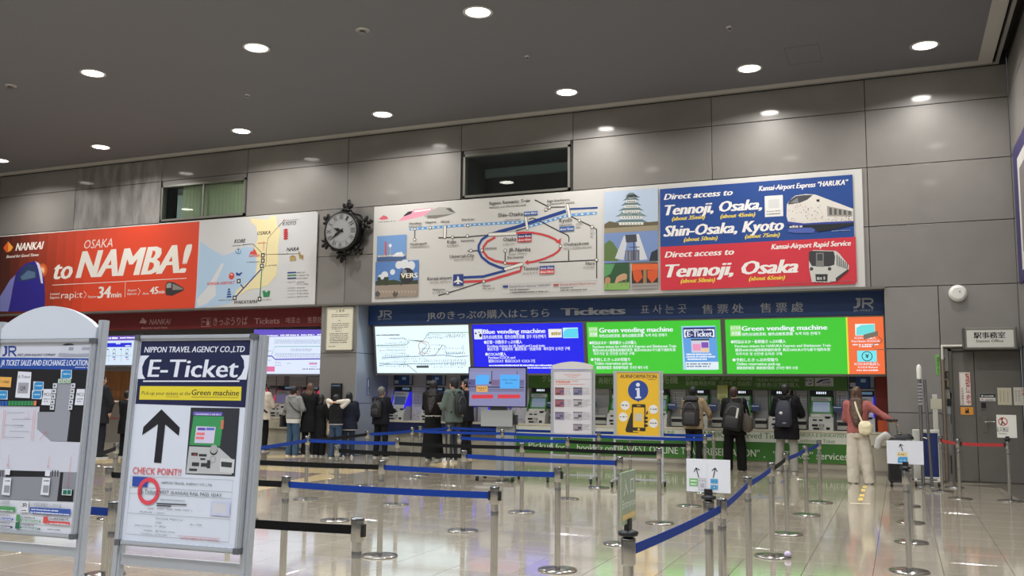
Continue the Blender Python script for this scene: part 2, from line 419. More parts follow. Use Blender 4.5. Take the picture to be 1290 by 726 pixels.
# windows
def window(n, W, blind, light):
    o = MB(); d = 0.05
    for a in ((W[0], W[2], W[0]+.05, W[3]), (W[1]-.05, W[2], W[1], W[3]), (W[0], W[2], W[1], W[2]+.05), (W[0], W[3]-.05, W[1], W[3])):
        o.box(a[0], YW-.03, a[1], a[2], YW+.12, a[3])
    win = structure(o.build('window_%d' % n, mat((140, 140, 134), 0.35, 0.4)))
    back = MB()
    back.box(W[0], YW+1.3, W[2], W[1], YW+1.34, W[3]); back.box(W[0]-.02, YW+.12, W[2], W[0], YW+1.3, W[3]); back.box(W[1], YW+.12, W[2], W[1]+.02, YW+1.3, W[3])
    back.box(W[0], YW+.12, W[3], W[1], YW+1.3, W[3]+.02); back.box(W[0], YW+.12, W[2]-.02, W[1], YW+1.3, W[2])
    back.build('room_behind', mat((70, 78, 84), 0.7), win)
    g = bpy.data.materials.get('window_glass')
    if not g:
        g = bpy.data.materials.new('window_glass'); g.use_nodes = True; nt = g.node_tree; nt.nodes.remove(nt.nodes['Principled BSDF'])
        tr = nt.nodes.new('ShaderNodeBsdfTransparent'); tr.inputs[0].default_value = (.86, .9, .88, 1); gl = nt.nodes.new('ShaderNodeBsdfGlossy'); gl.inputs['Roughness'].default_value = .02
        mx = nt.nodes.new('ShaderNodeMixShader'); mx.inputs[0].default_value = .07; nt.links.new(tr.outputs[0], mx.inputs[1]); nt.links.new(gl.outputs[0], mx.inputs[2]); nt.links.new(mx.outputs[0], nt.nodes['Material Output'].inputs[0])
    xm = (W[0]+W[1])/2
    if n == 1:
        for a, c in ((W[0]+.05, xm), (xm, W[1]-.05)):
            MB().box(a+.005, YW+.02, W[2]+.05, c-.005, YW+.028, W[3]-.05).build('window_pane', g, win)
        MB().box(xm-.02, YW-.0, W[2]+.05, xm+.02, YW+.04, W[3]-.05).build('mullion', mat((150, 150, 145), .35, .4), win)
        s = MB()   # blind with fine folds
        x = W[0]+0.62
        while x < W[1]-.05:
            s.box(x, YW+.10, W[2]+.02, x+.115, YW+.115, W[3]-.06); x += .12
        s.build('blind', mat((176, 186, 158), .7), win)['kind'] = 'stuff'
        MB().box(W[0]+.25, YW+.3, W[2]+.02, W[0]+.60, YW+.33, W[3]-.04).build('curtain_edge', mat((172, 188, 190), .7), win)
    else:
        MB().box(W[0]+.05, YW+.02, W[2]+.05, W[1]-.05, YW+.028, W[3]-.05).build('window_pane', g, win)
        MB().box(W[0]+.12, YW+.9, W[3]-.34, W[1]-.02, YW+1.0, W[3]-.14).build('ceiling_beam', mat((150, 172, 180), .6), win)
    if light:
        l = bpy.data.lights.new('room_glow', 'POINT'); l.energy = light; l.color = (.85, 1, .85); l.shadow_soft_size = .2
        lo = bpy.data.objects.new('room_glow', l); lo.location = ((W[0]+W[1])/2, YW+.8, W[3]-.2); COL.objects.link(lo)
window(1, W1, 1, 0); window(2, W2, 0, 0)

# ticket recesses: back walls, side returns, soffit
REC = mat((150, 150, 150), .6); BLUELIT = mat((150, 160, 176), .35, .1)  # side return panels: the bluish light falling on them is put into the colour
ry = 20.35
structure(MB().box(XR, ry, 0, XE, ry+.1, 3.6).build('wall_recess', REC))
structure(MB().box(-27, ry, 0, XL, ry+.1, 3.6).build('wall_recess_far', REC))
ret = MB(); ret.box(XR-.02, YW+.02, 0, XR+.002, ry, 3.53)
rr = structure(ret.build('wall_return', JOINT))
for y0, y1 in ((YW+.0, 19.28), (19.28, ry)):
    for z0, z1 in ((0, 1.204), (1.204, 2.377), (2.377, 3.528)):
        MB().bevbox(XR-.01, y0+.006, z0+.006, XR+.012, y1-.006, z1-.006, .003).build('wall_panel', BLUELIT, rr)
structure(MB().box(XE-.0, YW+.26, 0, XE+.02, ry, 3.50).build('wall_return_right', REC))
structure(MB().box(XL, YW+.02, 0, XL+.02, ry, 3.53).build('wall_return_left', REC))
structure(MB().box(-27, YW+.25, 3.53, XE, ry, 3.6).build('ceiling_soffit', REC))
structure(MB().box(-27, YW-.06, 3.50, -0.2, YW+.26, 3.545).build('trim_5', mat((120, 118, 112), .4, .4)))

# ================================================================ WALL POSTERS
def poster(name, label, a, b, th=0.035, group=None, color=(200, 199, 197), Y=YW-.004, cat='poster'):
    A, B = wall_at(*a, Y), wall_at(*b, Y)
    t = thing(name, label, cat, ((A.x+B.x)/2, Y, (A.z+B.z)/2), group)
    MB().bevbox(A.x, Y-th, B.z, B.x, Y, A.z, .006).build('backing_board', mat(color, .5), t)
    return t, Sheet((0, Y-th, 0), rough=.55)
# --- railway map poster (white) with photos and the blue / red timetable
t, S = poster('wall_poster', 'wide white railway map poster with photos and a blue and red block on its right', (472.4, 261), (1090.5, 362.3))
WH = (222, 220, 214); NV = (28, 62, 135); RD = (196, 62, 66); BK = (48, 46, 46); LB = (92, 150, 205)
c5 = crop(460, 230, 4.84); c6 = crop(640, 220, 4.535); z2 = crop(650, 235, 9.68); z3 = crop(650, 300, 9.68); c7 = crop(820, 210, 4.536); c8 = crop(965, 215, 5.008)
# trains, top left
S.poly([c5(*q) for q in ((200,235),(255,190),(300,165),(415,155),(400,190),(350,205),(240,232))], (222, 150, 172))
S.poly([c5(*q) for q in ((232,205),(262,178),(290,174),(280,192),(240,206))], (50, 44, 52))
S.poly([c5(*q) for q in ((300,172),(400,160),(398,168),(300,182))], (240, 236, 232))
S.poly([c5(*q) for q in ((358,205),(400,170),(450,150),(520,152),(557,186),(500,203),(430,220),(380,220))], (168, 166, 164))
S.poly([c5(*q) for q in ((490,158),(520,156),(548,184),(520,178))], (90, 88, 90))
S.poly([c5(*q) for q in ((380,202),(480,196),(540,190),(500,203),(430,220),(380,220))], (120, 118, 116))
S.poly([c5(*q) for q in ((83,222),(112,200),(134,208),(140,222),(120,226),(100,228))], (205, 92, 110))
S.greek(c5(80, 243), c5(188, 240), 1.0, (120, 116, 112))
# dashed light blue line
S.sec('route_map')
def dash(pts, n):
    S.line(pts, 3.4, LB)
    for i in range(len(pts)-1):
        for k in range(n[i]):
            f0 = (k+.3)/n[i]; f1 = (k+.7)/n[i]; a, b = pts[i], pts[i+1]
            S.line([(a[0]+(b[0]-a[0])*f0, a[1]+(b[1]-a[1])*f0), (a[0]+(b[0]-a[0])*f1, a[1]+(b[1]-a[1])*f1)], 1.6, WH)
dash([(515.8, 289), (589, 283.6), (661, 279.6)], [11, 12]); dash([(666.5, 285.6), (715, 271.5), (752, 268.6)], [8, 5])
# black lines
for pts in ([(673.8,252),(692.4,261.3),(712,260.8)], [(720,273.2),(730,278),(746,285.8),(751.6,289),(751.8,351)], [(679,331),(751.2,327.7)],
            [(666,276.6),(670.7,274.8),(675.3,276.3),(687,282.2),(703.7,291),(714.5,296),(716.8,299),(716.6,305)], [(716.4,315.5),(716.4,328.4)],
            [(552.4,299.8),(584,299),(616,296.2)], [(523,288.5),(522.4,302)], [(552.4,372.6),(575,366),(609,355)], [(589,316.4),(602.6,315.9)], [(636.7,315.7),(636.2,331.2)],
            [(650,291),(663,287.3)]):
    S.line(pts, 1.3, BK)
# loop
S.line([(628,292),(616,295.7),(607,302),(603.2,309),(603,316),(607,324),(616,331.4),(628,336.5),(637,339)], 3.2, NV)
S.line([(624,299),(614,304.5),(609.2,311),(609,317.5),(614.5,324.5),(624,329),(640,332),(658,332)], 3.0, RD)
S.line([(627.4,292.4),(650,286.5),(665.5,281.5),(713,266)], 4.2, NV); S.line([(717,263.5),(753,261.8)], 2.2, NV)
S.line([(584,349.8),(609,348.6),(637,341)], 3.2, NV); S.line([(584,355.2),(613,354),(634,348),(655.5,341.6),(657,335)], 3.2, RD)
S.line([(650,293.9),(660,293),(670.7,293.4),(681,295),(691.3,297.8),(700,302),(704,305.5)], 2.6, RD); S.poly([(700,305.5),(706.5,307.5),(706.8,300)], RD)
S.line([(706.3,312.4),(703,317),(697,321.2),(686,326),(674,329.6),(664,331.2)], 2.6, RD); S.poly([(660.8,331),(665.5,327.5),(666,334)], RD)
for a, b, ww in (((617,295.6),(649,294.2),3.6), ((662.4,274.5),(664.4,288.5),3), ((715,258.6),(717.6,273.3),3.2), ((637,339),(657.5,333),3.6), ((560.8,285.5),(560.4,299),3.2)): S.capsule(a, b, ww, WH, BK)
for q in ((522.8,288.6),(522.4,302),(542,287),(589.6,284.2),(570.2,299),(589,297.6),(593.4,316),(607.2,315.6),(636.7,315.9),(636.4,331.4),(692.4,261.5),(688,264.3),(730,278),(746,286),(706.3,310.2),(751.6,327.5),(563.8,369),(609.5,354.9)):
    S.disc(q, 2.3, BK, n=12); S.disc(q, 1.6, WH, n=12)
DT = (60, 56, 54)
for txt, a, b, cap in (('Sagano Romantic Train', (616.4,259), (668,254), 4), ('Saga-Arashiyama', (689.5,255.2), (718,252.4), 3), ('Shin-Osaka', (627.6,274.4), (659,271.2), 5), ('Kyoto', (704.8,280.6), (721,279.4), 5.2),
    ('Osaka', (634.3,304.4), (650.5,303.4), 5), ('Osakajokoen', (710.5,310), (741.6,308), 3.8), ('JR-Namba', (641,318), (668.6,316.2), 5), ('Shin-Imamiya', (639,326.3), (660,325), 3), ('Universal-City', (566.8,325.6), (597.6,323.8), 4.2),
    ('Kansai-airport', (538.6,353.6), (569.2,351.6), 4.2), ('Kobe', (563.6,307.2), (575,306.5), 4.4), ('Tennoji', (659,341), (678.3,339.7), 4.6), ('Nara', (738,334.2), (749.4,333.4), 4.2), ('Hiroshima', (515.8,283.4), (531,282.3), 2.8),
    ('Okayama', (536,282), (549.6,281), 2.8), ('Himeji', (556,281), (566,280.2), 2.8), ('Shin-Kobe', (582,278.6), (598,277.4), 2.8), ('Sannomiya', (581,305), (597.6,304), 2.8), ('Miyajimaguchi', (517,309), (538,308), 2.8),
    ('Hineno', (608,361.5), (618,361), 2.6), ('Wakayama', (545,366.8), (561,365.8), 2.8), ('Nishikujo', (611.5,314.6), (626,313.8), 2.8)):
    S.text(txt, a, b, cap, DT, .012)
GT = (140, 136, 132)
for a, b in (((616.4,262.6),(664,258.4)), ((689.5,258.2),(724,255)), ((636,278),(656,276.6)), ((704.8,284),(721,283)), ((710.5,314),(747,311.6)), ((641,321.5),(664,320)), ((572,328.4),(598,326.8)), ((542,357),(568,355.6)),
             ((563,310.4),(578,309.8)), ((658.8,345.5),(678,344)), ((735,338),(749,337.2)), ((515,286),(533,285)), ((517,312),(542,311)), ((634,308.6),(648,308)), ((726,283),(734,282.4)), ((726,287),(732,286.6)), ((744,291),(749,290.6)), ((744,295),(749,294.6)), ((744,299),(749,298.6)), ((545,370),(560,369)), ((608,364.6),(624,363.8))):
    S.greek(a, b, 1.3, GT)
for a, b, cc in (((660,267.2),(677.6,271),(58,96,160)), ((704.9,286),(723.6,291),(58,96,160)), ((652.2,295.4),(670,300),(52,48,110)), ((652.2,300),(670,304.6),(176,56,66)), ((680,335.6),(698.6,340.2),(46,66,140)), ((680,340.2),(698.6,345),(200,82,86))):
    S.rect(a, b, cc)
    S.text('about %smin' % {660: 50, 704.9: 75, 652.2: (45 if cc[2] > 100 else 65), 680: (35 if cc[2] > 100 else 50)}[a[0]], (a[0]+1, b[1]-1), (b[0]-1, b[1]-1.2), 2.6, (230, 228, 226), .02)
S.rect((571.3,346), (583.9,360), (38, 60, 130))
S.poly([(577.2,347.6),(578.6,350),(578.6,352.6),(583,355.2),(583,356.6),(578.6,355.4),(578.4,357),(580,358.4),(577.6,358),(575,358.4),(576.5,357),(576.4,355.4),(572.2,356.6),(572.2,355.2),(576.2,352.6),(576.2,350)], WH)
S.line([(631.5,358.6),(631.7,371),(753.3,366.2),(753.3,353.6),(631.5,358.6)], .4, (170,168,165))
S.rect((633.8,360), (640.4,362.4), NV); S.rect((697.5,358.2), (704,360.4), (176,78,70))
S.text('Kansai-Airport Express “HARUKA”', (642.5,362.8), (694,360.6), 2.8, (60,66,110)); S.text('Kansai-Airport Rapid Service', (706,360.4), (751,358.2), 2.8, (180,80,80))
for a, b in (((642.5,366.4),(668,365.4)), ((642.5,369.6),(692,367.8)), ((706,363.8),(722,363.2)), ((706,366.8),(740,365.4))): S.greek(a, b, 1.4, (90,88,88))
# photo: harbour towers
S.sec('harbour_photo')
S.rect((475.5,298), (511.8,327.4), (112, 152, 205)); S.rect((475.4,321.5), (511.8,327.6), (150, 158, 170)); S.rect((475.4,324.5), (511.8,327.6), (70, 96, 140))
S.line([(486.3,304.5),(486.3,323.5)], 2.8, (196, 96, 96)); S.line([(492,309.5),(492,323.5)], 2.2, (160,164,176)); S.disc((492,309.6), 2.2, (224,224,228))
S.poly([(494,323.5),(500,318.5),(507,317.5),(509,323.5)], (226,228,232)); S.greek((477,324),(510,322), 1.6, (210,214,220))
# photo: plaza with big sphere
S.sec('plaza_photo')
S.rect((473.6,330.6), (527,373.3), (88, 128, 190))
for q, r in (((503,334),5),((510,333),6),((518,335),6),((485,347),5),((480,350),4),((495,343),3.6)): S.disc(q, r, (214, 218, 224))
S.rect((473.5,356.5), (527,373.5), (150, 136, 124)); S.poly([(473.4,355),(480,352),(490,353.5),(497,352.5),(505,355),(514,354),(527,353),(527,358),(473.4,360)], (58, 66, 46))
S.disc((513,347.8), 10.2, (44, 44, 52), n=24); S.disc((509.8,343), 3.4, (130,140,160))
S.text('VERS', (505.4,351.6), (526.4,349.2), 6.2, (232,226,206), .03)
for q, r in (((476.2,370.6),3.6),((498.4,370.4),3.8)): S.disc(q, r, (84, 80, 74))
for x in range(478, 526, 4): S.line([(x, 366.5), (x+2, 369)], 1, (190, 176, 160))
for x in (478, 486, 488, 506): S.line([(x, 352.5), (x, 360)], 1.2, (60, 50, 44)); S.disc((x, 351.6), 2.6, (50, 64, 42))
S.greek((472.5,376.6), (499,375.4), 1.0, (120,116,112))
# photo: castle
S.sec('castle_photo')
S.rect((761.6,242.4), (829.4,291.6), (176, 192, 214))
S.poly([(761.6,283),(768,279),(778,281),(786,283),(829.4,279),(829.4,292),(761.6,292.4)], (96, 88, 66)); S.rect((761.6,288), (829.4,291.8), (150, 140, 118))
for k, (y, w0, w1) in enumerate(((284,19,22),(276,17,20),(269,13,16.5),(262.5,10.5,13),(256,7.6,10.6),(250.4,3.6,7.6))):
    cx0 = 795.5
    S.poly([(cx0-w0*.8, y-.2), (cx0+w0*.8, y-.6), (cx0+w0*.8, y-4.6), (cx0-w0*.8, y-4)], (214, 216, 212))
    S.poly([(cx0-w1, y-2.8), (cx0-w0*.72, y-7), (cx0+w0*.72, y-7.4), (cx0+w1, y-3.2), (cx0+w1*.6, y-4), (cx0-w1*.6, y-3.6)], (96, 118, 122))
    for j in range(-3, 4): S.rect((cx0+w0*.2*j-.5, y-2.6), (cx0+w0*.2*j+.5, y-1), (70, 72, 74))
S.poly([(788.4,249.4),(792,246),(800,245.2),(807,249.4),(798,248)], (46, 50, 54))
for xx in (784, 806, 793): S.poly([(xx-5, 272.6), (xx, 266.6), (xx+5, 272.4)], (120, 140, 142))
# photo: open-frame tower
S.sec('tower_photo')
S.rect((761.4,294.4), (829.2,329), (116, 140, 188))
S.poly([(761.4,329.4),(761.4,308),(768,303),(773,306),(779,316),(779,329.4)], (92, 116, 66)); S.poly([(818,329),(821,318),(829,314),(829,329)], (40,46,56))
S.poly([(775,326),(786,298),(792,296),(786,328)], (196, 200, 208)); S.poly([(806,328),(799,296),(805,295),(816,327)], (204, 206, 212))
S.poly([(788,296.4),(802,295.6),(803,305),(789,306)], (62, 66, 76)); S.line([(799,304),(799,328)], 1.2, (70,74,92)); S.line([(793,312),(806,311.5)], 1, (70,74,92)); S.rect((788,316), (806,328.6), (96, 100, 116)); S.line([(799,304),(799,328)], 1.2, (40,44,62))
for x in (790, 794, 803): S.line([(x,317),(x,328)], .6, (170,176,190))
# photo: deer
S.sec('deer_photo')
S.rect((761.4,332.8), (793.4,365), (44, 82, 52)); S.poly([(761.4,357.6),(793.5,356),(793.5,365),(761.4,365.4)], (130, 172, 92))
S.poly([(761.5,333),(775,332.8),(770,345),(761.5,350)], (88,150,96))
S.poly([(775,356),(777,349.5),(782,346),(787,344.6),(790.5,346),(790,352),(786.6,353),(783,354),(779,356),(776,358)], (190, 150, 118)); S.line([(784,353),(783.6,361)], .9, (150,112,86)); S.line([(788.6,352),(789,360.4)], .9, (150,112,86))
S.poly([(762,358),(763,350.4),(767,349),(769.6,351.6),(769,357)], (178, 134, 104)); S.line([(766,357),(766,363)], .9, (150,112,86))
# photo: red shrine beams
S.sec('shrine_photo')
S.rect((796.2,332.6), (829.4,363.8), (60, 40, 34)); S.poly([(796.2,333),(829.4,332.4),(829.4,340),(796.2,341)], (214, 98, 50))
S.poly([(797,341),(808,341),(810,350),(803,357),(799,352)], (204,84,42)); S.poly([(816,341),(829,340),(829,349),(822,357),(816,350)], (204,84,42)); S.rect((810.6,340), (815,361), (150,120,84)); S.rect((796.2,357.6), (829.4,363.8), (150,146,142)); S.line([(797,361),(829,360)], .7, (90,88,88))
# blue / red block
S.sec('timetable_block')
S.rect((831.6,238.8), (1076.4,299.4), (24, 66, 138)); S.rect((832.7,311.4), (1079.7,356.2), (200, 46, 62))
(u0, v0), (u1, v1) = S.uv((831.6,238.8)), S.uv((1078,358)); vb = (S.uv((832.6,311))[1]+S.uv((1076.5,299.4))[1])/2
S.poly_uv([(u0, vb), (u1-.0, vb), (u1, v0), (u0, v0)], (24, 66, 138)); S.poly_uv([(u0, v1), (u1, v1), (u1, vb), (u0, vb)], (200, 46, 62))
WT = (232, 230, 228); YT = (228, 206, 70)
for txt, a, b, cap, cc, bo in (('Direct access to', (837,252.4), (923,246), 7.5, WT, .035), ('Tennoji, Osaka,', (838.7,271.6), (959.3,264), 13, WT, .045), ('(about 35min)', (847,278.4), (888.3,275.8), 5, YT, .035), ('(about 45min)', (908,275.4), (951.6,272.6), 5, YT, .035),
    ('Shin-Osaka, Kyoto', (837,298.4), (987,290.4), 13.6, WT, .045), ('(about 50min)', (862,304.8), (904.2,302.2), 5, YT, .035), ('(about 75min)', (939,300.8), (982.5,298.2), 5, YT, .035), ('Kansai-Airport Express “HARUKA”', (956.2,240.6), (1068.6,233.4), 6.4, WT, .035),
    ('Direct access to', (838,325.4), (924.7,320.6), 7.6, WT, .035), ('Tennoji, Osaka', (839.8,350), (1004.6,343.4), 16.5, WT, .045), ('(about 50min)', (858,357.2), (901,354.8), 5.2, YT, .035), ('(about 65min)', (944,354.2), (989,351.8), 5.2, YT, .035), ('Kansai-Airport Rapid Service', (972,314.6), (1071.8,309.6), 6.6, WT, .035)):
    S.text(txt, a, b, cap, cc, bo, .28)
S.rect((963.4,247.6), (986.9,272.6), (222, 222, 220)); S.greek((966,267.6), (984,266.6), 1.4, (150,150,150)); S.greek((966,271), (984,270), 1.4, (90,90,94), 1.4); S.rect((968,252), (982,262), (206,206,206))
S.sec('train_picture')
S.poly([c8(*q) for q in ((132,215),(150,190),(185,160),(250,150),(312,153),(550,243),(552,330),(380,337),(240,345),(145,340),(130,290))], (214, 210, 204))
S.poly([c8(*q) for q in ((138,212),(150,190),(188,163),(240,156),(296,156),(262,185),(215,205),(150,215))], (66, 68, 74)); S.poly([c8(*q) for q in ((152,205),(200,172),(206,205))], (120,124,130))
S.poly([c8(*q) for q in ((385,225),(545,258),(545,292),(388,290))], (150,146,140))
for k in range(5): S.poly([c8(400+k*30, 236+k*5), c8(416+k*30, 239+k*5), c8(416+k*30, 282), c8(400+k*30, 280)], (84,84,86))
S.poly([c8(*q) for q in ((316,185),(338,182),(338,200),(322,198))], (40,42,46))
for k in range(90):
    x = random.uniform(140, 545); y = random.uniform(215 if x < 370 else 292, 318); S.disc(c8(x, y), random.uniform(.25, .7), random.choice([(70,60,66),(120,90,80),(150,60,70),(60,60,70)]), n=5)
S.poly([c8(*q) for q in ((130,322),(240,335),(380,326),(552,320),(552,330),(380,340),(240,350),(135,342))], (50, 66, 150))
S.poly([c8(*q) for q in ((145,345),(235,348),(235,368),(150,368))], (32,32,36)); S.greek(c8(150,362), c8(230,362), 3, (200,200,200), 2.6)
S.poly([c8(*q) for q in ((140,372),(240,362),(320,362),(300,395),(180,396),(140,388))], (74, 92, 168)); S.poly([c8(*q) for q in ((240,345),(552,330),(552,345),(400,378),(330,388),(290,362),(240,362))], (26,30,40))
S.greek(c8(415,385), c8(535,378), .7, (170,176,190))
S.sec('train_picture')
S.poly([c8(*q) for q in ((272,520),(300,503),(440,508),(462,524),(524,600),(522,626),(438,700),(395,708),(290,706),(272,612))], (196, 196, 192))
S.poly([c8(*q) for q in ((272,516),(290,508),(428,512),(436,545),(432,596),(400,606),(330,606),(290,604),(272,570))], (52, 54, 58)); S.poly([c8(*q) for q in ((316,520),(365,520),(366,610),(316,608))], (120,120,118)); S.poly([c8(*q) for q in ((324,528),(358,528),(358,570),(324,570))], (60,64,68))
S.poly([c8(*q) for q in ((312,655),(390,655),(388,700),(316,700))], (44,44,46)); S.greek(c8(322,690), c8(380,690), 4, (180,180,180), 3)
for q in ((288,622),(402,622)): S.disc(c8(*q), 2.2, (60,60,62))
for k in range(6): S.poly([c8(446+k*13, 530+k*11), c8(452+k*13, 536+k*11), c8(454+k*12, 606+k*4), c8(447+k*12, 600+k*4)], (70,74,78))
S.poly([c8(*q) for q in ((440,680),(518,622),(520,634),(442,702))], (54,54,56))
S.greek((980,357.6), (1078,354.6), .8, (110,106,104), 3)
S.build(t)

# --- orange poster with white map
t, S = poster('wall_poster', 'long orange and white poster reading OSAKA to NAMBA! with a coast map at its right', (-60, 302.5), (395.6, 382.2))
k3 = crop(0, 250, 4.84); k4 = crop(230, 250, 4.84)
(ua, va), (ub, vb) = S.uv((-60, 302.6)), S.uv((244.3, 390.4)); u_, v_ = S.uv((395.6, 382.4))
va = JZ[4+0]+0 if False else va
vt, vbm = S.uv((250, 279.2))[1], S.uv((244.3, 390.2))[1]; ue = S.uv((249, 330))[0]
u0p = S.uv((-60, 300))[0]; NS = 26
for i in range(NS):
    f = (i+.5)/NS; k = min(1, max(0, (f*1.0-.18)/.40))
    S.poly_uv([(u0p+(ue-u0p)*i/NS, vbm), (u0p+(ue-u0p)*(i+1)/NS, vbm), (u0p+(ue-u0p)*(i+1)/NS, vt), (u0p+(ue-u0p)*i/NS, vt)], (int(46+165*k), int(26+40*k), int(22+14*k))); S.n -= S.step
S.n += S.step
uR = S.uv((398.5, 330))[0]
S.poly_uv([(ue, vbm), (uR, vbm), (uR, vt), (ue, vt)], (200, 201, 204))
G = (240, 170, 90)
for r in (9, 6, 3.5): S.disc((53, 341), r, {9: (196, 84, 40), 6: (222, 128, 70), 3.5: (246, 196, 140)}[r], n=20)
S.poly([k3(*q) for q in ((0,600),(60,500),(95,465),(75,560),(55,690),(0,690))], (120, 124, 190))
S.poly([k3(*q) for q in ((50,690),(78,560),(95,470),(120,430),(160,398),(205,384),(240,402),(256,440),(270,500),(275,600),(272,690))], (44, 36, 136))
S.poly([k3(*q) for q in ((215,384),(238,396),(254,436),(262,520),(250,516),(238,450),(228,410))], (206, 206, 226))
S.poly([k3(*q) for q in ((112,470),(135,425),(175,400),(215,405),(228,450),(226,488),(130,508),(108,500))], (42, 56, 96)); S.poly([k3(*q) for q in ((125,480),(170,440),(215,450),(214,482),(135,500))], (84, 110, 140))
S.poly([k3(*q) for q in ((20,302),(50,262),(50,328),(40,330))], (214, 92, 40)); S.poly([k3(*q) for q in ((50,262),(80,298),(68,318),(50,328))], (238, 158, 60))
NW = (226, 222, 216)
S.text('NANKAI', (19.6,316.8), (54.8,313.2), 9.6, NW, .03, .3); S.text('Bound for Good Times', (8,325.8), (48.6,322.2), 3.6, NW, .02, .3)
S.text('OSAKA', (105.8,314), (141.8,310.8), 11, NW, -.005, .2); S.text('to', (68,352.6), (90.2,350.4), 24, NW, .035, .25); S.text('NAMBA!', (96.8,351), (238.6,342.6), 34, NW, .045, .28)
S.line([(65.7,359.4),(235,350.8)], .7, NW); S.line([(158,356),(157.4,374.4)], .6, NW)
S.text('rapi:t', (76.9,376.6), (103.8,374.8), 8.4, NW, 0); S.line([(106,367),(109,371),(106,376)], .7, NW)
S.text('34', (123.3,376.2), (138.8,375), 14.6, NW, .04, .1); S.text('min', (140,375.2), (152.8,374.4), 7, NW, .02, .1)
S.text('45', (189,370.8), (199,370.2), 9, NW, .035, .1); S.text('min', (199.8,370.2), (207.2,369.6), 4.6, NW, .02, .1); S.line([(174,363),(177,367),(174,372)], .7, NW)
for tx, a, b in (('Limited', (63.4,372.2), (75,371.4)), ('Express', (63.2,376.8), (75,376)), ('Fastest', (111,375.8), (121.6,375)), ('Airport', (160.4,367.6), (172,366.8)), ('Express', (160.2,372), (172,371.2)), ('About', (179.4,371.6), (187.6,371))): S.text(tx, a, b, 3, NW, .005, .1)
S.poly([k3(*q) for q in ((1008,530),(1022,508),(1060,512),(1118,545),(1120,562),(1050,594),(1012,590))], (50, 46, 46)); S.poly([k3(*q) for q in ((1014,530),(1026,516),(1046,518),(1044,545),(1016,548))], (150,150,150)); S.poly([k3(*q) for q in ((1054,520),(1114,548),(1114,556),(1052,560))], (130,126,124))
# coast map
S.sec('coast_map')
S.poly([k4(*q) for q in ((108,262),(160,300),(250,350),(330,322),(380,295),(430,300),(455,360),(452,430),(440,480),(380,540),(330,590),(290,640),(215,655),(75,672))], (170, 196, 222))
S.poly([k4(*q) for q in ((85,620),(150,545),(235,400),(252,395),(245,420),(200,520),(205,590),(150,640),(92,665))], (206, 208, 212))
S.poly([k4(*q) for q in ((412,118),(450,125),(520,130),(545,105),(572,112),(578,160),(598,200),(582,300),(585,380),(572,470),(520,530),(470,548),(405,556),(350,590),(318,590),(330,560),(440,480),(455,400),(440,300),(460,240),(450,170),(420,150))], (226, 214, 168))
S.line([k4(372,283), k4(430,278), k4(482,332)], .6, BK); S.line([k4(620,133), k4(520,245), k4(510,330), k4(512,390), k4(490,440)], .6, BK); S.line([k4(500,343), k4(708,338)], .6, BK)
S.line([k4(482,430), k4(325,600)], 1.8, (34, 70, 140)); S.line([k4(484,430), k4(472,602)], 1.5, (50, 130, 84)); S.line([k4(355,525), k4(372,548)], 1.6, (30,50,110))
for q in ((490,348),(490,380),(484,412),(343,505),(318,607),(470,614)): S.rect(k4(q[0]-11, q[1]-13), k4(q[0]+11, q[1]+13), BK); S.rect(k4(q[0]-5, q[1]-6), k4(q[0]+5, q[1]+6), WH)
S.disc(k4(620,133), 1, (190,50,50)); S.disc(k4(372,283), .9, (60,130,140)); S.disc(k4(640,338), .9, (140,130,90))
for tx, a, b in (('KYOTO', (610,168), (692,160)), ('OSAKA', (455,226), (536,218)), ('KOBE', (316,274), (384,268)), ('NARA', (635,323), (708,318)), ('WAKAYAMA', (315,648), (456,638))): S.text(tx, k4(*a), k4(*b), 4.6, BK, .015, .25)
S.text('KANSAI-AIRPORT', k4(153,532), k4(318,520), 3.6, (206,70,60), .02); S.text('NAMBA', k4(406,360), k4(472,356), 3.2, (206,70,60), .02)
S.poly([k4(*q) for q in ((408,342),(420,320),(430,326),(434,306),(446,318),(456,342))], (206,70,60))
for k in range(5): S.poly([k4(614, 194+k*13), k4(630, 184+k*13), k4(646, 192+k*13), k4(638, 198+k*13), k4(622, 200+k*13)], (180,44,50))
for k in range(4): S.poly([k4(268-k*-2, 606-k*15), k4(300-k*2, 604-k*15), k4(296-k*3, 594-k*15), k4(272+k*3, 596-k*15)], (34,70,140))
S.disc(k4(300,474), 4.4, (206,70,60)); S.disc(k4(300,474), 2.6, WH); S.rect(k4(290,468), k4(310,486), (206,70,60))
S.poly([k4(*q) for q in ((325,455),(332,452),(345,460),(360,450),(366,456),(352,466),(352,476),(344,470),(330,472))], (40,60,130))
S.line([k4(341,302), k4(341,334)], .8, (70,120,160)); S.line([k4(322,318), k4(330,334), k4(341,338), k4(352,334), k4(358,318)], .9, (70,120,160)); S.line([k4(332,310), k4(350,310)], .7, (70,120,160))
S.poly([k4(*q) for q in ((488,565),(500,562),(512,575),(524,562),(536,566),(530,600),(494,602))], (50,130,84))
S.rect(k4(655,360), k4(692,380), (170,150,96)); S.poly([k4(650,360), k4(672,346), k4(696,358)], (150,130,80)); S.poly([k4(*q) for q in ((710,350),(708,325),(716,325),(722,345),(736,346),(736,374),(728,374),(726,358),(716,372))], (160,130,70))
for y, cc in ((453,(34,70,140)), (470,(50,130,84)), (488,(30,50,110))): S.line([k4(640,y+1), k4(694,y-2)], 1.5, cc)
for y in (510, 546, 562, 582, 602): S.line([k4(640,y+1), k4(690,y-2)], .5, (150,150,150))
for y in (455, 472, 490, 514, 526, 548, 565, 583, 602): S.greek(k4(698,y), k4(698+random.choice((50,66,72)),y-3), 1.0, GT)
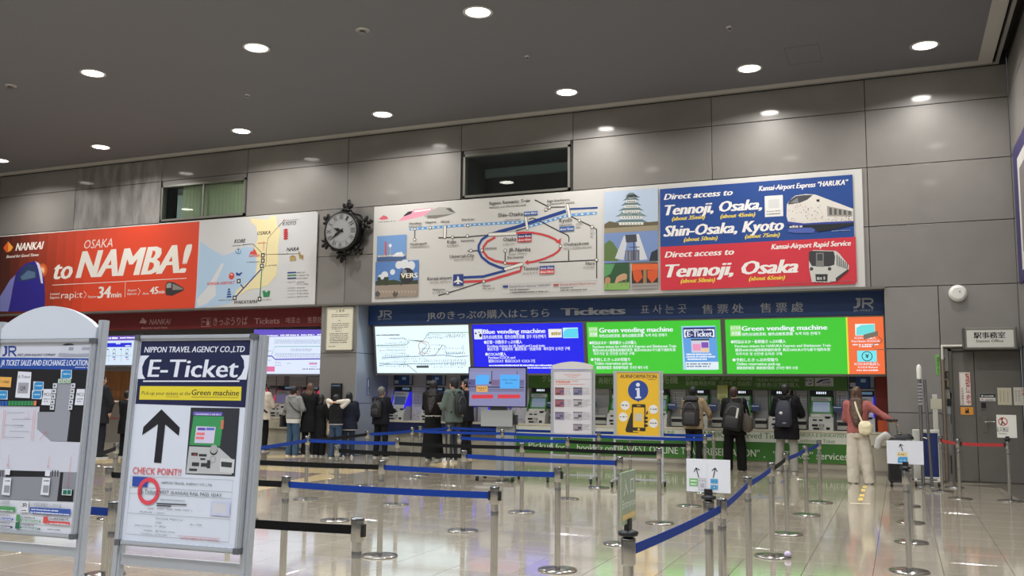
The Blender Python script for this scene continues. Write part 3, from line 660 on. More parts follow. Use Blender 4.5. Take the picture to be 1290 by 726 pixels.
for a, b in (((628,136),(704,132)), ((305,290),(370,288)), ((392,392),(470,388)), ((504,414),(578,408)), ((220,624),(310,620)), ((486,622),(540,618))): S.greek(k4(*a), k4(*b), 1.0, GT)
S.line([k4(497,262), k4(495,320)], .6, (206,90,80)); S.line([k4(460,274), k4(512,270)], .5, (206,90,80))
S.build(t)

# ================================================================ HEADER SIGNS AND LIT SCREENS
HY = 18.95
def header(name, label, x0, x1, z0, z1, col):
    t = thing(name, label, 'sign', ((x0+x1)/2, HY, z0))
    MB().bevbox(x0, HY, z0, x1, HY+.12, z1, .004).build('sign_panel', mat(col, .4, coat=.2), t)
    return t, Sheet((0, HY, 0), rough=.45)
t, S = header('header_sign', 'long blue header sign with JR logos and Tickets in four languages', XR+.02, XE-.01, 3.055, 3.535, (30, 60, 112))
SV = (168, 172, 180); a9 = crop(460, 365, 4.3); b9 = crop(720, 360, 3.146)
def jr(S, x, y, w, h, c, sub=None):
    # J and R as joined bars: x,y top-left in photo pixels
    t_ = h*.17
    S.poly([(x+w*.12,y),(x+w*.34,y),(x+w*.34,y+h*.72),(x+w*.26,y+h*.9),(x+w*.14,y+h),(x,y+h),(x,y+h-t_),(x+w*.10,y+h-t_),(x+w*.18,y+h*.72),(x+w*.18,y+t_),(x+w*.12,y+t_)], c)
    S.poly([(x+w*.34,y+h*.38),(x+w*.34,y+h*.20),(x+w*.34,y),(x+w*.36,y),(x+w*.36,y+h*.2)], c)
    S.line([(x+w*.42,y+t_*.5),(x+w*.82,y+t_*.5),(x+w*.93,y+h*.16),(x+w*.96,y+h*.3),(x+w*.90,y+h*.46),(x+w*.80,y+h*.53),(x+w*.52,y+h*.53)], t_, c)
    S.line([(x+w*.48,y+t_*.5),(x+w*.48,y+h)], t_, c); S.line([(x+w*.66,y+h*.5),(x+w*.98,y+h)], t_, c)
    if sub: S.text(sub, (x, y+h+h*.30), (x+w, y+h+h*.28), h*.2, c, .01)
jr(S, 476, 391.2, 17.6, 9.2, SV, 'JR-WEST'); jr(S, 1075, 375.6, 25.5, 13, SV, 'JR-WEST')
for txt, a, b, cap, bo in (('JRのきっぷの購入はこちら', a9(335,160), a9(997,146), 8.2, .015), ('Tickets', a9(1065,140), b9(210,113), 9.2, .05), ('표사는곳', b9(274,110), b9(456,106), 9, .0), ('售票处', b9(518,108), b9(682,106), 9, .01), ('售票處', b9(748,105), b9(918,100), 9.4, .01)):
    S.text(txt, a, b, cap, SV, bo, space=1.0 if txt[0] in 'JT' else 1.5)
S.build(t)
t, S = header('header_sign', 'dark red header sign reading Tickets beside the notice pillar', -26.9, XL-.01, 3.055, 3.535, (112, 34, 36))
n9 = crop(100, 380, 3.583); SR = (190, 150, 150)
S.poly([n9(*q) for q in ((270,98),(286,72),(304,90),(298,102),(286,98))], SR)
for txt, a, b, cap, bo in (('NANKAI', (315,107), (412,100), 7, .0), ('きっぷうりば', (604,108), (758,102), 8.2, .01), ('Tickets', (790,103), (903,98), 7.4, .015), ('매표소', (932,98), (998,95), 6, -.002), ('售票处', (1030,96), (1094,92), 6, -.002), ('Bound for Good Times', (282,125), (396,121), 2.6, .0)):
    S.text(txt, n9(*a), n9(*b), cap, SR, bo, .25 if txt == 'NANKAI' else 0)
S.line([n9(552,76), n9(592,74), n9(592,112), n9(552,114), n9(552,76)], .6, SR); S.disc(n9(580,84), 1.3, SR); S.rect(n9(574,90), n9(586,108), SR); S.rect(n9(556,90), n9(568,94), SR)
S.build(t)

# lit screens, tops tipped towards the hall
TV = Vector((0, -0.1486, 0.9889)).normalized()
def lit_screen(label, xa, xb, bgc, em, name='lit_guide_screen'):
    O = Vector((0, 18.98, 3.02)); L = 1.11
    t = thing(name, label, 'screen', ((xa+xb)/2, 19.1, 1.92)); U = Vector((1,0,0)); N = U.cross(TV)
    fr = MB()
    fr.obox(O, U, TV, N, xa-.045, -L-.045, -.12, xb+.045, -L, .02); fr.obox(O, U, TV, N, xa-.045, 0, -.12, xb+.045, .03, .02)
    fr.obox(O, U, TV, N, xa-.045, -L, -.12, xa, 0, .02); fr.obox(O, U, TV, N, xb, -L, -.12, xb+.045, 0, .02)
    fr.obox(O, U, TV, N, xa-.04, -L-.04, -.14, xb+.04, .02, -.02)
    fr.build('screen_frame', mat((112, 110, 108), .4, .3), t)
    MB().obox(O, U, TV, N, xa, -L, -.02, xb, 0, 0).build('light_panel', mat(bgc, .4, emit=em), t)
    S = Sheet(O, U, TV, emit=em); return t, S
E1 = 1.05
def X19(px, py=440):
    d = ray(px, py); O = Vector((0, 18.98, 3.02)); N = Vector((1,0,0)).cross(TV); tt = (O-CAM).dot(N)/d.dot(N); return (CAM+d*tt).x
t, S = lit_screen('pale lit screen showing a white fare route map, leftmost under the blue header', X19(473.8, 440), X19(591.8, 440), (222, 242, 248), 1.15)
e5 = crop(460, 365, 4.3); DK = (90, 120, 140, .6); 
S.greek(e5(60,251), e5(192,247), 1.4, (30,50,60,.6))
for pts, cc, wd in (([(48,305),(225,300),(240,275),(315,278),(345,235),(560,232)], (90,150,130,.8), .7), ([(250,275),(300,282),(335,300),(310,330),(290,345),(320,360),(380,355),(420,300),(440,310)], (110,110,130,.7), .7), ([(90,370),(430,355),(500,365),(560,360)], (90,120,170,.8), .7), ([(75,400),(230,408),(280,450)], (60,60,60,.5), .6), ([(300,280),(340,285),(350,310),(330,345),(295,340),(290,300),(300,280)], (200,90,90,.8), .7), ([(75,412),(120,405),(400,400),(550,396)], (110,160,200,.8), .7), ([(430,310),(440,350),(530,345),(530,300)], (90,150,210,.8), .6), ([(130,265),(210,262),(240,290)], (110,110,120,.8), .5)):
    S.line([e5(*q) for q in pts], wd, cc)
for y0, xa, xb in ((234,330,540), (250,440,545), (262,330,430), (292,110,235), (300,70,220), (318,290,350), (335,300,350), (348,290,340), (325,120,220), (345,75,230), (362,90,300), (382,330,545), (395,80,230), (408,300,545), (420,360,540), (345,440,545), (360,440,540), (245,330,550), (256,340,545), (268,140,235), (285,150,220), (312,70,230), (322,300,420), (330,80,220), (340,430,545), (355,110,240), (375,90,330), (388,150,545), (402,230,550), (415,80,240), (300,360,420), (318,440,545)):
    x = xa
    while x < xb:
        S.rect(e5(x, y0-3), e5(x+random.uniform(1.6, 4), y0+random.uniform(1, 5)), random.choice([DK, (150,120,130,.8), (100,150,180,.8), (90,90,95,.7)])); S.n -= S.step; x += random.uniform(7, 14)
    S.n += S.step
S.rect(e5(278,412), e5(345,424), (90,100,108,.6)); S.poly([e5(*q) for q in ((430,262),(530,258),(555,330),(560,370),(520,375),(430,345))], (196,232,246,1.1)) if False else None
S.build(t)
BG = (10, 18, 236)
t, S = lit_screen('deep blue lit screen reading Blue vending machine', X19(596.6, 440), X19(735.6, 440), BG, 1.0)
f8 = crop(590, 405, 8.6); FW = (240, 244, 255)
S.rect(f8(60,86), f8(155,194), (226,232,250)); S.disc(f8(80,130), 1.3, (20,30,40,.3)); S.disc(f8(132,150), 1.9, (20,30,40,.3)); S.disc(f8(116,118), .8, (20,30,40,.3)); S.poly([f8(118,160), f8(146,164), f8(130,174)], (20,30,40,.3))
S.text('Blue vending machine', f8(162,134), f8(834,128), 5.6, FW, .035)
S.text('蓝色自动售票机  藍色自動售票機  블루 자동판매기', f8(162,190), f8(840,178), 3.6, FW, .02)
S.text('●定期・回数券きっぷの購入', f8(172,244), f8(582,238), 3.6, FW, .03); S.text('Purchase tickets for JR Rapid and Local train', f8(206,280), f8(828,276), 3, FW, .025); S.text('购买车票・快速列车  購買車票・快速列車  쾌속열차 승차권 구매', f8(208,318), f8(1098,310), 3.4, FW, .02)
S.text('●ICOCAの購入', f8(185,374), f8(410,370), 3.5, FW, .03); S.text('Purchase ICOCA card', f8(218,408), f8(508,404), 3.2, FW, .025); S.text('購買ICOCA卡  购买ICOCA卡  ICOCA 구입', f8(220,448), f8(722,442), 3.2, FW, .02)
S.greek(f8(225,488), f8(905,482), 1.9, FW, 2.4, .12); S.greek(f8(250,514), f8(905,508), 1.7, FW, 2.4, .12)
S.rect(f8(866,84), f8(1015,174), (240,236,226)); S.greek(f8(900,150), f8(1005,148), 4, (190,170,90,.8)); S.rect(f8(1022,70), f8(1192,180), (206,240,250)); S.poly([f8(*q) for q in ((1028,176),(1030,120),(1050,90),(1080,80),(1188,76),(1188,176))], (90,214,240))
S.build(t)
GR = (62, 200, 48)
def green_screen(xa, xb, label, m, kind):
    t, S = lit_screen(label, xa, xb, GR, 1.0)
    S.rect(*m['logo'], (160, 226, 130)); a, b = m['logo']; S.text('みどりの', (a[0]+1, a[1]+4.6), (b[0]-1, a[1]+4.6), 3, FW, .02); S.text('券売機', (a[0]+2, b[1]-1.4), (b[0]-1, b[1]-1.4), 3.6, FW, .02)
    for tx, q0, q1, cap, bo in m['rows']: S.text(tx, q0, q1, cap, FW, bo)
    return t, S
g5 = crop(735, 400, 7.167); g6 = crop(910, 395, 6.0)
def rows(g, R): return [(tx, g(x0, y0), g(x1, y1), cap, bo) for tx, x0, y0, x1, y1, cap, bo in R]
CN = '绿色自动售票机  綠色自動售票機  녹색 자동 판매기'
t, S = green_screen(X19(740.3, 440), X19(909, 440), 'green lit screen with a pale blue E-Ticket notice on its right', dict(logo=(g5(45,88), g5(130,178)), rows=rows(g5, [
    ('Green vending machine', 143,136, 808,130, 6, .03), (CN, 143,180, 752,172, 3.2, .02), ('●特急はるか・新幹線きっぷの購入', 55,243, 480,240, 3.4, .03), ('Purchase tickets for HARUKA Express and Shinkansen Train', 85,276, 838,272, 3.4, .02),
    ('購買HARUKA號與新幹線的車票  购买HARUKA号与新干线的车票', 85,308, 832,306, 3, .02), ('하루카호 및 신칸센 승차권 구매', 92,342, 458,338, 3.2, .02), ('●予約したきっぷの受取り', 68,396, 422,392, 3.4, .03), ('Online reservation pick-up', 105,430, 440,426, 3.6, .02), ('網路預約取票  网络预约取票  온라인 예약 수령', 120,468, 580,464, 3.2, .02)])), 1)
S.rect(g5(884,80), g5(1206,474), (170,214,240)); S.poly([g5(*q) for q in ((890,90),(1196,84),(1222,462),(924,470))], (96,160,226)); S.rect(g5(902,94), g5(1190,184), (40,50,110))
S.text('【E-Ticket】', g5(912,176), g5(1182,172), 7, FW, .03); S.greek(g5(910,120), g5(1180,116), 1.6, FW, 3, .1); S.rect(g5(972,200), g5(1138,318), (206,206,226)); S.rect(g5(985,240), g5(1060,300), (236,150,190)); S.rect(g5(1064,225), g5(1130,275), (130,80,180)); S.rect(g5(1064,280), g5(1130,310), (236,200,150)); S.rect(g5(972,196), g5(1136,208), (60,60,70,.6))
for y, xa, xb in ((342,930,1155), (364,930,1190), (386,940,1115)): S.greek(g5(xa,y), g5(xb,y-4), 1.9, FW, 2.6, .12)
S.rect(g5(922,402), g5(1222,470), (226,238,246)); S.greek(g5(932,428), g5(1150,424), 1.6, (90,120,160,.7), 2.4); S.greek(g5(932,450), g5(1150,446), 1.6, (90,120,160,.7), 2.4)
S.build(t)
t, S = green_screen(X19(914.8, 440), X19(1114, 440), 'green lit screen with an orange end block, under the right JR logo', dict(logo=(g6(58,92), g6(143,172)), rows=rows(g6, [
    ('Green vending machine', 148,130, 792,124, 6, .03), (CN, 148,168, 738,162, 3.2, .02), ('●特急はるか・新幹線きっぷの購入', 66,226, 480,222, 3.4, .03), ('Purchase tickets for HARUKA Express and Shinkansen Train', 95,256, 820,252, 3.2, .02),
    ('購買HARUKA號與新幹線的車票  购买HARUKA号与新干线的车票', 98,286, 816,284, 3, .02), ('하루카호 및 신칸센 승차권 구매', 102,318, 450,314, 3, .02), ('●予約したきっぷの受取り', 78,364, 420,360, 3.4, .03), ('Online reservation pick-up', 108,394, 438,390, 3.6, .02), ('網路預約取票  网络预约取票  온라인 예약 수령', 110,424, 568,420, 3, .02)])), 1)
xa = X19(1069, 440); S.poly_uv([(xa, -1.11), (X19(1114,440), -1.11), (X19(1114,440), 0), (xa, 0)], (244, 112, 60)); S.poly_uv([(xa-.03, -1.11), (xa, -1.11), (xa, 0), (xa-.03, 0)], (220, 226, 60))
S.rect(g6(1002,80), g6(1155,166), (236,244,236)); S.poly([g6(*q) for q in ((1012,164),(1014,110),(1050,88),(1150,82),(1152,162))], (110,222,222)); S.rect(g6(1018,282), g6(1168,366), (120,232,240)); S.disc(g6(1094,324), 6.4, (40,60,60,.3), ring=.9); S.text('¥', g6(1082,338), g6(1108,338), 5, (40,60,60,.3), .03)
for tx, x0, y0, x1, y1, cap in (('ICOCAの購入', 1000,196, 1160,190, 2.8), ('Purchase ICOCA', 978,220, 1190,214, 2.6), ('ICOCAの払戻し', 1000,394, 1192,388, 3), ('ICOCA Refund', 1026,416, 1172,412, 2.4)): S.text(tx, g6(x0,y0), g6(x1,y1), cap, FW, .02)
for y, a, b in ((242,985,1188), (256,1035,1140), (436,1015,1188)): S.greek(g6(a,y), g6(b,y-3), 1.6, FW, 2.2)
S.build(t)
# orange end plate arm hanging in front of the orange block
t = thing('bracket_plate', 'small grey plate on a bent wire in front of the orange screen block', 'bracket', (wall_at(1098,426,18.55).x, 18.6, 2.6))
A = wall_at(1088,428,18.6); B = wall_at(1106,421,18.6); m = MB(); m.add([A+Vector((0,0,.0)), B+Vector((0,0,-.03)), B+Vector((0,0,.06)), A+Vector((0,0,.09)), A+Vector((0,.015,.0)), B+Vector((0,.015,-.03)), B+Vector((0,.015,.06)), A+Vector((0,.015,.09))], [(0,1,2,3),(7,6,5,4),(0,4,5,1),(1,5,6,2),(2,6,7,3),(3,7,4,0)]); m.build('plate', mat((130,124,110), .5), t)
MB().path([wall_at(1106,424,18.6), wall_at(1111.5,428,18.6), wall_at(1110,432,18.6), wall_at(1100,433.5,18.6), wall_at(1099.5,437,18.55), wall_at(1104,440.5,18.5), wall_at(1118,440.6,18.48)], .006, 6).build('wire', mat((110,108,104), .4, .5), t)

# Nankai side screens
def lit_flat(label, a, b, bgc, em):
    A, B = wall_at(*a, 18.99), wall_at(*b, 18.99)
    t = thing('lit_guide_screen', label, 'screen', ((A.x+B.x)/2, 19.0, B.z))
    MB().box(A.x-.04, 18.995, B.z-.05, B.x+.04, 19.1, A.z+.03).build('screen_frame', mat((110,108,112), .4, .3), t)
    MB().box(A.x, 18.985, B.z, B.x, 18.995, A.z).build('light_panel', mat(bgc, .4, emit=em), t)
    return t, Sheet((0, 18.985, 0), emit=em)
t, S = lit_flat('white and purple lit route screen above the grey hoodie person', (322, 421.5), (407, 471.4), (214, 224, 246), 1.1)
h6 = crop(320, 410, 5.585); PU = (104, 84, 206, .9)
S.poly([h6(*q) for q in ((0,30),(490,30),(490,72),(0,84))], PU); S.greek(h6(55,78), h6(170,76), 1.6, FW); S.greek(h6(185,76), h6(315,72), 1.8, FW); S.greek(h6(330,72), h6(425,70), 1.4, FW); S.greek(h6(445,70), h6(486,68), 1.6, FW)
S.line([h6(70,218), h6(125,216), h6(150,240), h6(478,236)], 1.5, (90,80,200,.8)); S.line([h6(125,205), h6(145,150), h6(480,148)], .7, (90,190,170,.9)); S.rect(h6(60,290), h6(145,326), (236,120,170,.9))
for y, xa, xb in ((104,140,470), (114,150,465), (124,142,470), (200,150,470), (210,145,470), (222,160,465), (168,260,410), (178,262,400), (180,70,120), (246,80,125), (262,150,190), (268,235,256), (280,150,190), (262,390,440), (290,400,440)):
    x = xa
    while x < xb: S.rect(h6(x, y-3), h6(x+2.6, y+4), random.choice([(90,110,150,.6), (120,130,190,.7), (100,160,160,.7)])); S.n -= S.step; x += random.uniform(7, 11)
    S.n += S.step
S.greek(h6(340,314), h6(470,308), 1.2, (110,120,150,.6)); S.rect(h6(388,266), h6(444,276), (226,130,190,.9)); S.build(t)
t, S = lit_flat('white lit fare screen seen between the two foreground boards', (60, 428), (171, 460), (206, 224, 240), 1.1)
h5 = crop(125, 410, 6.6)
S.rect(h5(-200,95), h5(330,125), (120, 90, 200, .9)); S.greek(h5(65,116), h5(158,112), 2.4, FW); S.greek(h5(172,112), h5(330,106), 1.8, FW); S.rect(h5(58,148), h5(268,180), (30,40,206)); S.greek(h5(215,176), h5(262,174), 1.6, FW); S.greek(h5(140,158), h5(176,156), 1.4, FW)
for x in (66, 120, 176, 232): S.greek(h5(x,205), h5(x+12,205), 1.6, DK); 
for x in (124, 230): S.disc(h5(x,215), 2.6, (130,150,170,.9), ring=.5); S.greek(h5(x-12,242), h5(x+14,240), 1.4, DK); S.greek(h5(x-12,272), h5(x+14,270), 2, (90,100,200,.8)); S.greek(h5(x-4,290), h5(x+14,288), 1.6, (226,110,160,.9))
for x in (82, 186): S.line([h5(x,200), h5(x-4,300)], .3, DK)
S.line([h5(58,255), h5(270,250)], .3, DK); S.build(t)
t, S = lit_flat('thin lit strip of the screens hidden behind the E-Ticket board', (176, 426), (316, 470), (206, 214, 240), 1.0)
S.rect((176, 426), (316, 433), PU); S.build(t)

# ================================================================ CEILING FIXTURES
def lamp_proto():
    t = thing('downlight', 'x', 'ceiling light', (0, 0, H), 'round downlights in the ceiling')
    MB().lathe([(.245, -.002), (.245, -.012), (.205, -.016), (.195, -.004)], n=28).build('trim_ring', mat((190, 188, 184), .35, .3), t, local=True)
    MB().lathe([(.196, -.008), (.15, -.018), (.02, -.022)], n=28).build('diffuser', mat((255, 250, 240), .4, emit=9.0), t, local=True)
    return t
LL = {(602,15): 'downlight nearest the top edge of the picture, left of centre', (323,60): 'downlight second from the left in the near row', (117,92): 'leftmost downlight of the near row', (1165,57): 'downlight at the far right near the ceiling corner',
      (944,86): 'downlight above the blue Tennoji, Osaka, Shin-Osaka, Kyoto poster', (714,116): 'downlight above the right side of the dark wall window', (482,144): 'downlight above the wall between clock and dark window', (304,165): 'downlight above the greenish window, right side',
      (127,185): 'downlight high above the orange NAMBA poster', (0,202): 'downlight half cut by the left picture edge'}
lp = lamp_proto(); first = True
for q, lb in LL.items():
    P = CAM + ray(*q)*((H - CAM.z)/ray(*q).z)
    o = lp if first else copy_tree(lp); first = False
    o.location = (P.x, P.y, H); o['label'] = lb; lamp_light(P.x, P.y).location.z = H - .03
for y in (12.83, 8.6, 4.4, 0.2, -4.0):
    for x in (-22.2, -18.3, -14.2, -10.35, -6.04, -2.4, 1.0):
        if y > 12 and x in (-14.2, -10.35, -6.04): continue
        o = copy_tree(lp); o.location = (x, y, H); o['label'] = 'downlight outside the picture in the ceiling behind'; lamp_light(x, y).location.z = H - .03
def small_fixture(q, label, r=.06, cat='sprinkler', name='sprinkler_head'):
    P = CAM + ray(*q)*((H - CAM.z)/ray(*q).z); t = thing(name, label, cat, (P.x, P.y, H))
    MB().lathe([(r, 0), (r, -.008), (r*.7, -.02)], (0,0,0), 16).build('escutcheon', mat((176, 174, 170), .3, .5), t, local=True)
    MB().lathe([(r*.35, -.02), (r*.35, -.05), (r*.55, -.055), (r*.5, -.06)], (0,0,0), 12).build('nozzle', STEEL, t, local=True)
small_fixture((457, 38), 'small round chrome fixture in the ceiling, left of the top downlight', .13, 'ceiling fixture', 'ceiling_spotlight'); small_fixture((13, 108), 'small ceiling fixture near the left picture edge', .12, 'ceiling fixture', 'ceiling_spotlight')
small_fixture((312, 119.5), 'tiny sprinkler below the second downlight of the near row'); small_fixture((919, 34), 'tiny sprinkler near the top edge, right of centre'); small_fixture((664, 71), 'tiny sprinkler between the top downlight and the dark window')

# ================================================================ WALL CLOCK
cc = wall_at(431.5, 291.6, 18.22); t = thing('wall_clock', 'large black ornate wall clock with roman numerals between the two posters', 'clock', (cc.x, YW, cc.z))
IRON = mat((34, 32, 33), .42, .5, bump=.2, bscale=30)
cx_, cz_ = cc.x, cc.z; MY = Matrix.Translation((cx_, 0, cz_)) @ Matrix.Rotation(pi/2, 4, 'X')
m = MB(); m.lathe([(.40, -18.49), (.445, -18.44), (.46, -18.34), (.45, -18.24), (.475, -18.20), (.47, -18.155), (.425, -18.15), (.405, -18.18)][::-1], n=40)
m.v = [(cx_ + x, -z, cz_ + y) for x, y, z in m.v]; m.v = [(x, abs(y), z) for x, y, z in m.v]
m.f = [f[::-1] for f in m.f]; m.build('case', IRON, t)
m = MB(); n = 40; m.add([(cx_ + .42*cos(2*pi*i/n), 18.145, cz_ + .42*sin(2*pi*i/n)) for i in range(n)], [list(range(n))]); m.build('dial', mat((158, 160, 162), .25, coat=.3), t)  # dial grey has the reflection on its face painted in
S = Sheet((cx_, 18.143, cz_)); 
S._ring(0, 0, .405, .006, (60,60,60), 40); S._ring(0, 0, .27, .006, (90,90,92), 36)
for i, rn in enumerate(['XII','I','II','III','IV','V','VI','VII','VIII','IX','X','XI']):
    a = pi/2 - i*pi/6; vs, fs, bb = glyphs(rn, .012); hh = .105; wd = min(.12, .04+.022*len(rn)); ra = .335; ph = a - pi/2
    pts = []
    for x, y in vs:
        lx = ((x-bb[0])/(bb[1]-bb[0]) - .5)*wd; ly = (y/.7 - .5)*hh
        pts.append(S.P(ra*cos(a) + lx*cos(ph) - ly*sin(ph), ra*sin(a) + lx*sin(ph) + ly*cos(ph)))
    S.let.add(pts, fs, S.mi((52, 52, 54)))
S.secs[0] = ('dial_rings', S.secs[0][1])
for p in S.build(t): pass
def hand(name, ang, L, wd):
    d = Vector((cos(ang), 0, sin(ang))); nn = Vector((-sin(ang), 0, cos(ang))); c0 = Vector((cx_, 18.13, cz_)); m = MB()
    pts = [c0 - d*.08 - nn*.012, c0 - nn*.02, c0 + d*L*.45 - nn*wd, c0 + d*L*.6 - nn*wd*.5, c0 + d*L, c0 + d*L*.6 + nn*wd*.5, c0 + d*L*.45 + nn*wd, c0 + nn*.02, c0 - d*.08 + nn*.012]
    k = len(pts); m.add([p for p in pts] + [p + Vector((0, .008, 0)) for p in pts], [list(range(k))[::-1], list(range(k, 2*k))] + [(i, i+k, (i+1) % k + k, (i+1) % k) for i in range(k)]); m.build(name, mat((24,24,26), .4), t)
hand('minute_hand', radians(215), .33, .035); hand('hour_hand', radians(160), .22, .045)
MB().tube((cx_, 18.115, cz_), (cx_, 18.14, cz_), .03, n=14).build('hub', mat((24,24,26), .4), t)
def leaf_cluster(c, s, ang, nm='leaf_ornament', Y=18.36):
    m = MB()
    for k, (da, L, rr) in enumerate(((0,.15,.065),(.75,.12,.055),(-.75,.12,.055),(1.6,.08,.045),(-1.6,.08,.045))):
        a = ang + da; q = Vector((c[0] + cos(a)*L*s, Y - .02*k, c[1] + sin(a)*L*s)); R = Matrix.Rotation(-a, 3, 'Y')
        m.ball(q, (rr*1.35*s, .045, rr*.75*s), 12, 8, 0, R)
    m.ball((c[0], Y-.05, c[1]), (.06*s, .06, .06*s), 10, 8); m.build(nm, IRON, t)
for a, s in ((85, 1.15), (148, 1.05), (18, 1.15), (205, .95), (262, .95), (310, .9)):
    r_ = .52; leaf_cluster((cx_ + r_*cos(radians(a)), cz_ + r_*sin(radians(a))), s, radians(a))
for k, (a0, a1) in enumerate(((30, 75), (95, 138), (158, 195), (215, 255), (270, 300), (320, 372))):
    pts = [(cx_ + (.51 + .035*sin((i/6)*2*pi))*cos(radians(a0+(a1-a0)*i/6)), 18.38, cz_ + (.51 + .035*sin((i/6)*2*pi))*sin(radians(a0+(a1-a0)*i/6))) for i in range(7)]
    MB().path(pts, .024, 7).build('scroll_branch', IRON, t)
MB().lathe([(.09, 0), (.06, .12), (.12, .2)], (0,0,0), 14).xf(Matrix.Translation((cx_, 18.5, cz_)) @ Matrix.Rotation(pi/2, 4, 'X')).build('wall_mount', IRON, t)

# ================================================================ TICKET COUNTERS AND MACHINES
YC, YMF, ZC = 19.55, 19.95, 0.80
def xm(px, Y=YMF): return wall_at(px, 500, Y).x
def zm(px, py, Y=YMF): return wall_at(px, py, Y).z
CREAM = mat((206, 200, 180), .4, noise=.02); CREAM2 = mat((180, 174, 156), .5)
xg0, xg1, xb1 = xm(667), xm(1068), xm(1102)
XG0, XG1 = wall_at(640, 560, YC).x, wall_at(1071, 560, YC).x
t = thing('ticket_counter', 'cream topped counter with white and green text bands under the green machines', 'counter', ((xg0+xg1)/2, YC, 0))
MB().bevbox(XG0, YC-.02, ZC-.045, XE-.01, 20.34, ZC, .01).build('counter_top', CREAM, t)
zb1 = zm(1000, 558.5, YC); zb2 = zm(1000, 582.5, YC)
MB().box(XG0, YC, zb1, XG1, YC+.04, ZC-.045).build('white_text_band', mat((214, 216, 204), .45), t)
MB().box(XG0, YC+.01, zb2, XG1, YC+.05, zb1).build('green_text_band', mat((58, 116, 40), .45), t)
MB().box(XG1, YC, zb1, XE-.01, YC+.04, ZC-.045).build('cream_end_band', CREAM, t)
MB().box(XG1, YC+.06, .0, XE-.01, YC+.10, zb1).build('end_fascia', CREAM2, t)
MB().box(XG0, YC+.05, 0, XG1, YC+.09, zb2).build('plinth', CREAM2, t)
MB().box(XG0, YC+.035, 0, XE-.01, YC+.10, .05).build('kick_strip', mat((140, 134, 122), .5), t)
for px in (760, 866, 968, 1069): 
    x = wall_at(px, 585, YC).x; MB().box(x-.003, YC+.045, .05, x+.003, YC+.052, zb2).build('joint_strip', DKGREY, t)
S = Sheet((0, YC, 0)); GT2 = (96, 138, 70); LG = (206, 216, 196)
for tx, a, b, cap in (('Pickup', (666,568.6), (697,570), 8), ('for', (700,570.2), (712,570.6), 7), ('booking on', (727,571.4), (772,573.2), 8), ('“JR-WEST ONLINE', (774,573.2), (854,576.2), 9), ('TRAIN RESERVATION”', (858,576.4), (957,580), 9), (',', (962,580.4), (964,580.4), 6), ('“e-Ticket” services', (974,580.6), (1068,584.6), 9)):
    S.text(tx, (a[0], a[1]-4), (b[0], b[1]-4), cap, LG, .01)
for tx, a, b, cap in (('HARUKA Reserved Ticket', (878,550.2), (990,554.2), 7.4), ('HARUKA & SHINKANSEN', (1004,549.6), (1066,552.4), 4.6), ('Combination Ticket', (1004,557), (1052,559), 4.6), ('JR-WEST ONLINE', (800,546), (850,548), 5)):
    S.text(tx, a, b, cap, GT2, .008)
S.build(t)
t = thing('ticket_counter', 'cream topped counter with navy front under the blue machines', 'counter', ((XR+xg0)/2, YC, 0))
MB().bevbox(XR+.03, YC-.02, ZC-.045, XG0-.01, 20.34, ZC, .01).build('counter_top', CREAM, t)
MB().box(XR+.03, YC, .52, XG0-.01, YC+.04, ZC-.045).build('navy_band', mat((22, 30, 74), .45), t)
MB().box(XR+.03, YC+.12, 0, XG0-.01, YC+.16, .52).build('plinth', CREAM2, t)
MB().box(XR+.03, YC+.10, 0, XG0-.01, YC+.12, .05).build('kick_strip', DKGREY, t)
t = thing('ticket_counter', 'long cream counter under the machines left of the notice pillar', 'counter', (-15, YC, 0))
MB().bevbox(wall_at(300,520,YC).x, YC-.02, ZC-.045, XL-.01, 20.34, ZC, .01).build('counter_top', CREAM, t)
MB().box(wall_at(300,520,YC).x, YC, .52, XL-.01, YC+.04, ZC-.045).build('cream_band', mat((196, 190, 170), .45), t)
MB().box(wall_at(300,520,YC).x, YC+.12, 0, XL-.01, YC+.16, .52).build('plinth', CREAM2, t)
MB().box(wall_at(300,520,YC).x, YC+.10, 0, XL-.01, YC+.12, .05).build('kick_strip', DKGREY, t)
# manned counter, far left, wood wall behind
t = thing('service_counter', 'dark fronted service counter with wooden wall behind, far left between the boards', 'counter', (-20.5, 19.5, 0))
xc0, xc1 = -26.5, wall_at(298, 520, YC).x; zc = zm(145, 505, 19.5)
MB().bevbox(xc0, 19.45, zc-.04, xc1, 20.1, zc, .008).build('counter_top', mat((216, 214, 204), .4), t)
MB().box(xc0, 19.5, 0, xc1, 19.55, zc-.04).build('front_panel', mat((110, 104, 96), .5), t)
MB().box(xc0, 19.485, .66, xc1, 19.499, .675).build('red_line', mat((180, 40, 46), .4), t)
WOOD = mat((176, 118, 70), .45, noise=.12, nscale=2.2, stretch=(6, 6, .5))
wx = xc0; 
while wx < xc1-.1:
    MB().box(wx+.004, 20.25, zc, min(wx+.9, xc1)-.004, 20.30, 1.98).build('wood_panel', WOOD, t); wx += .9
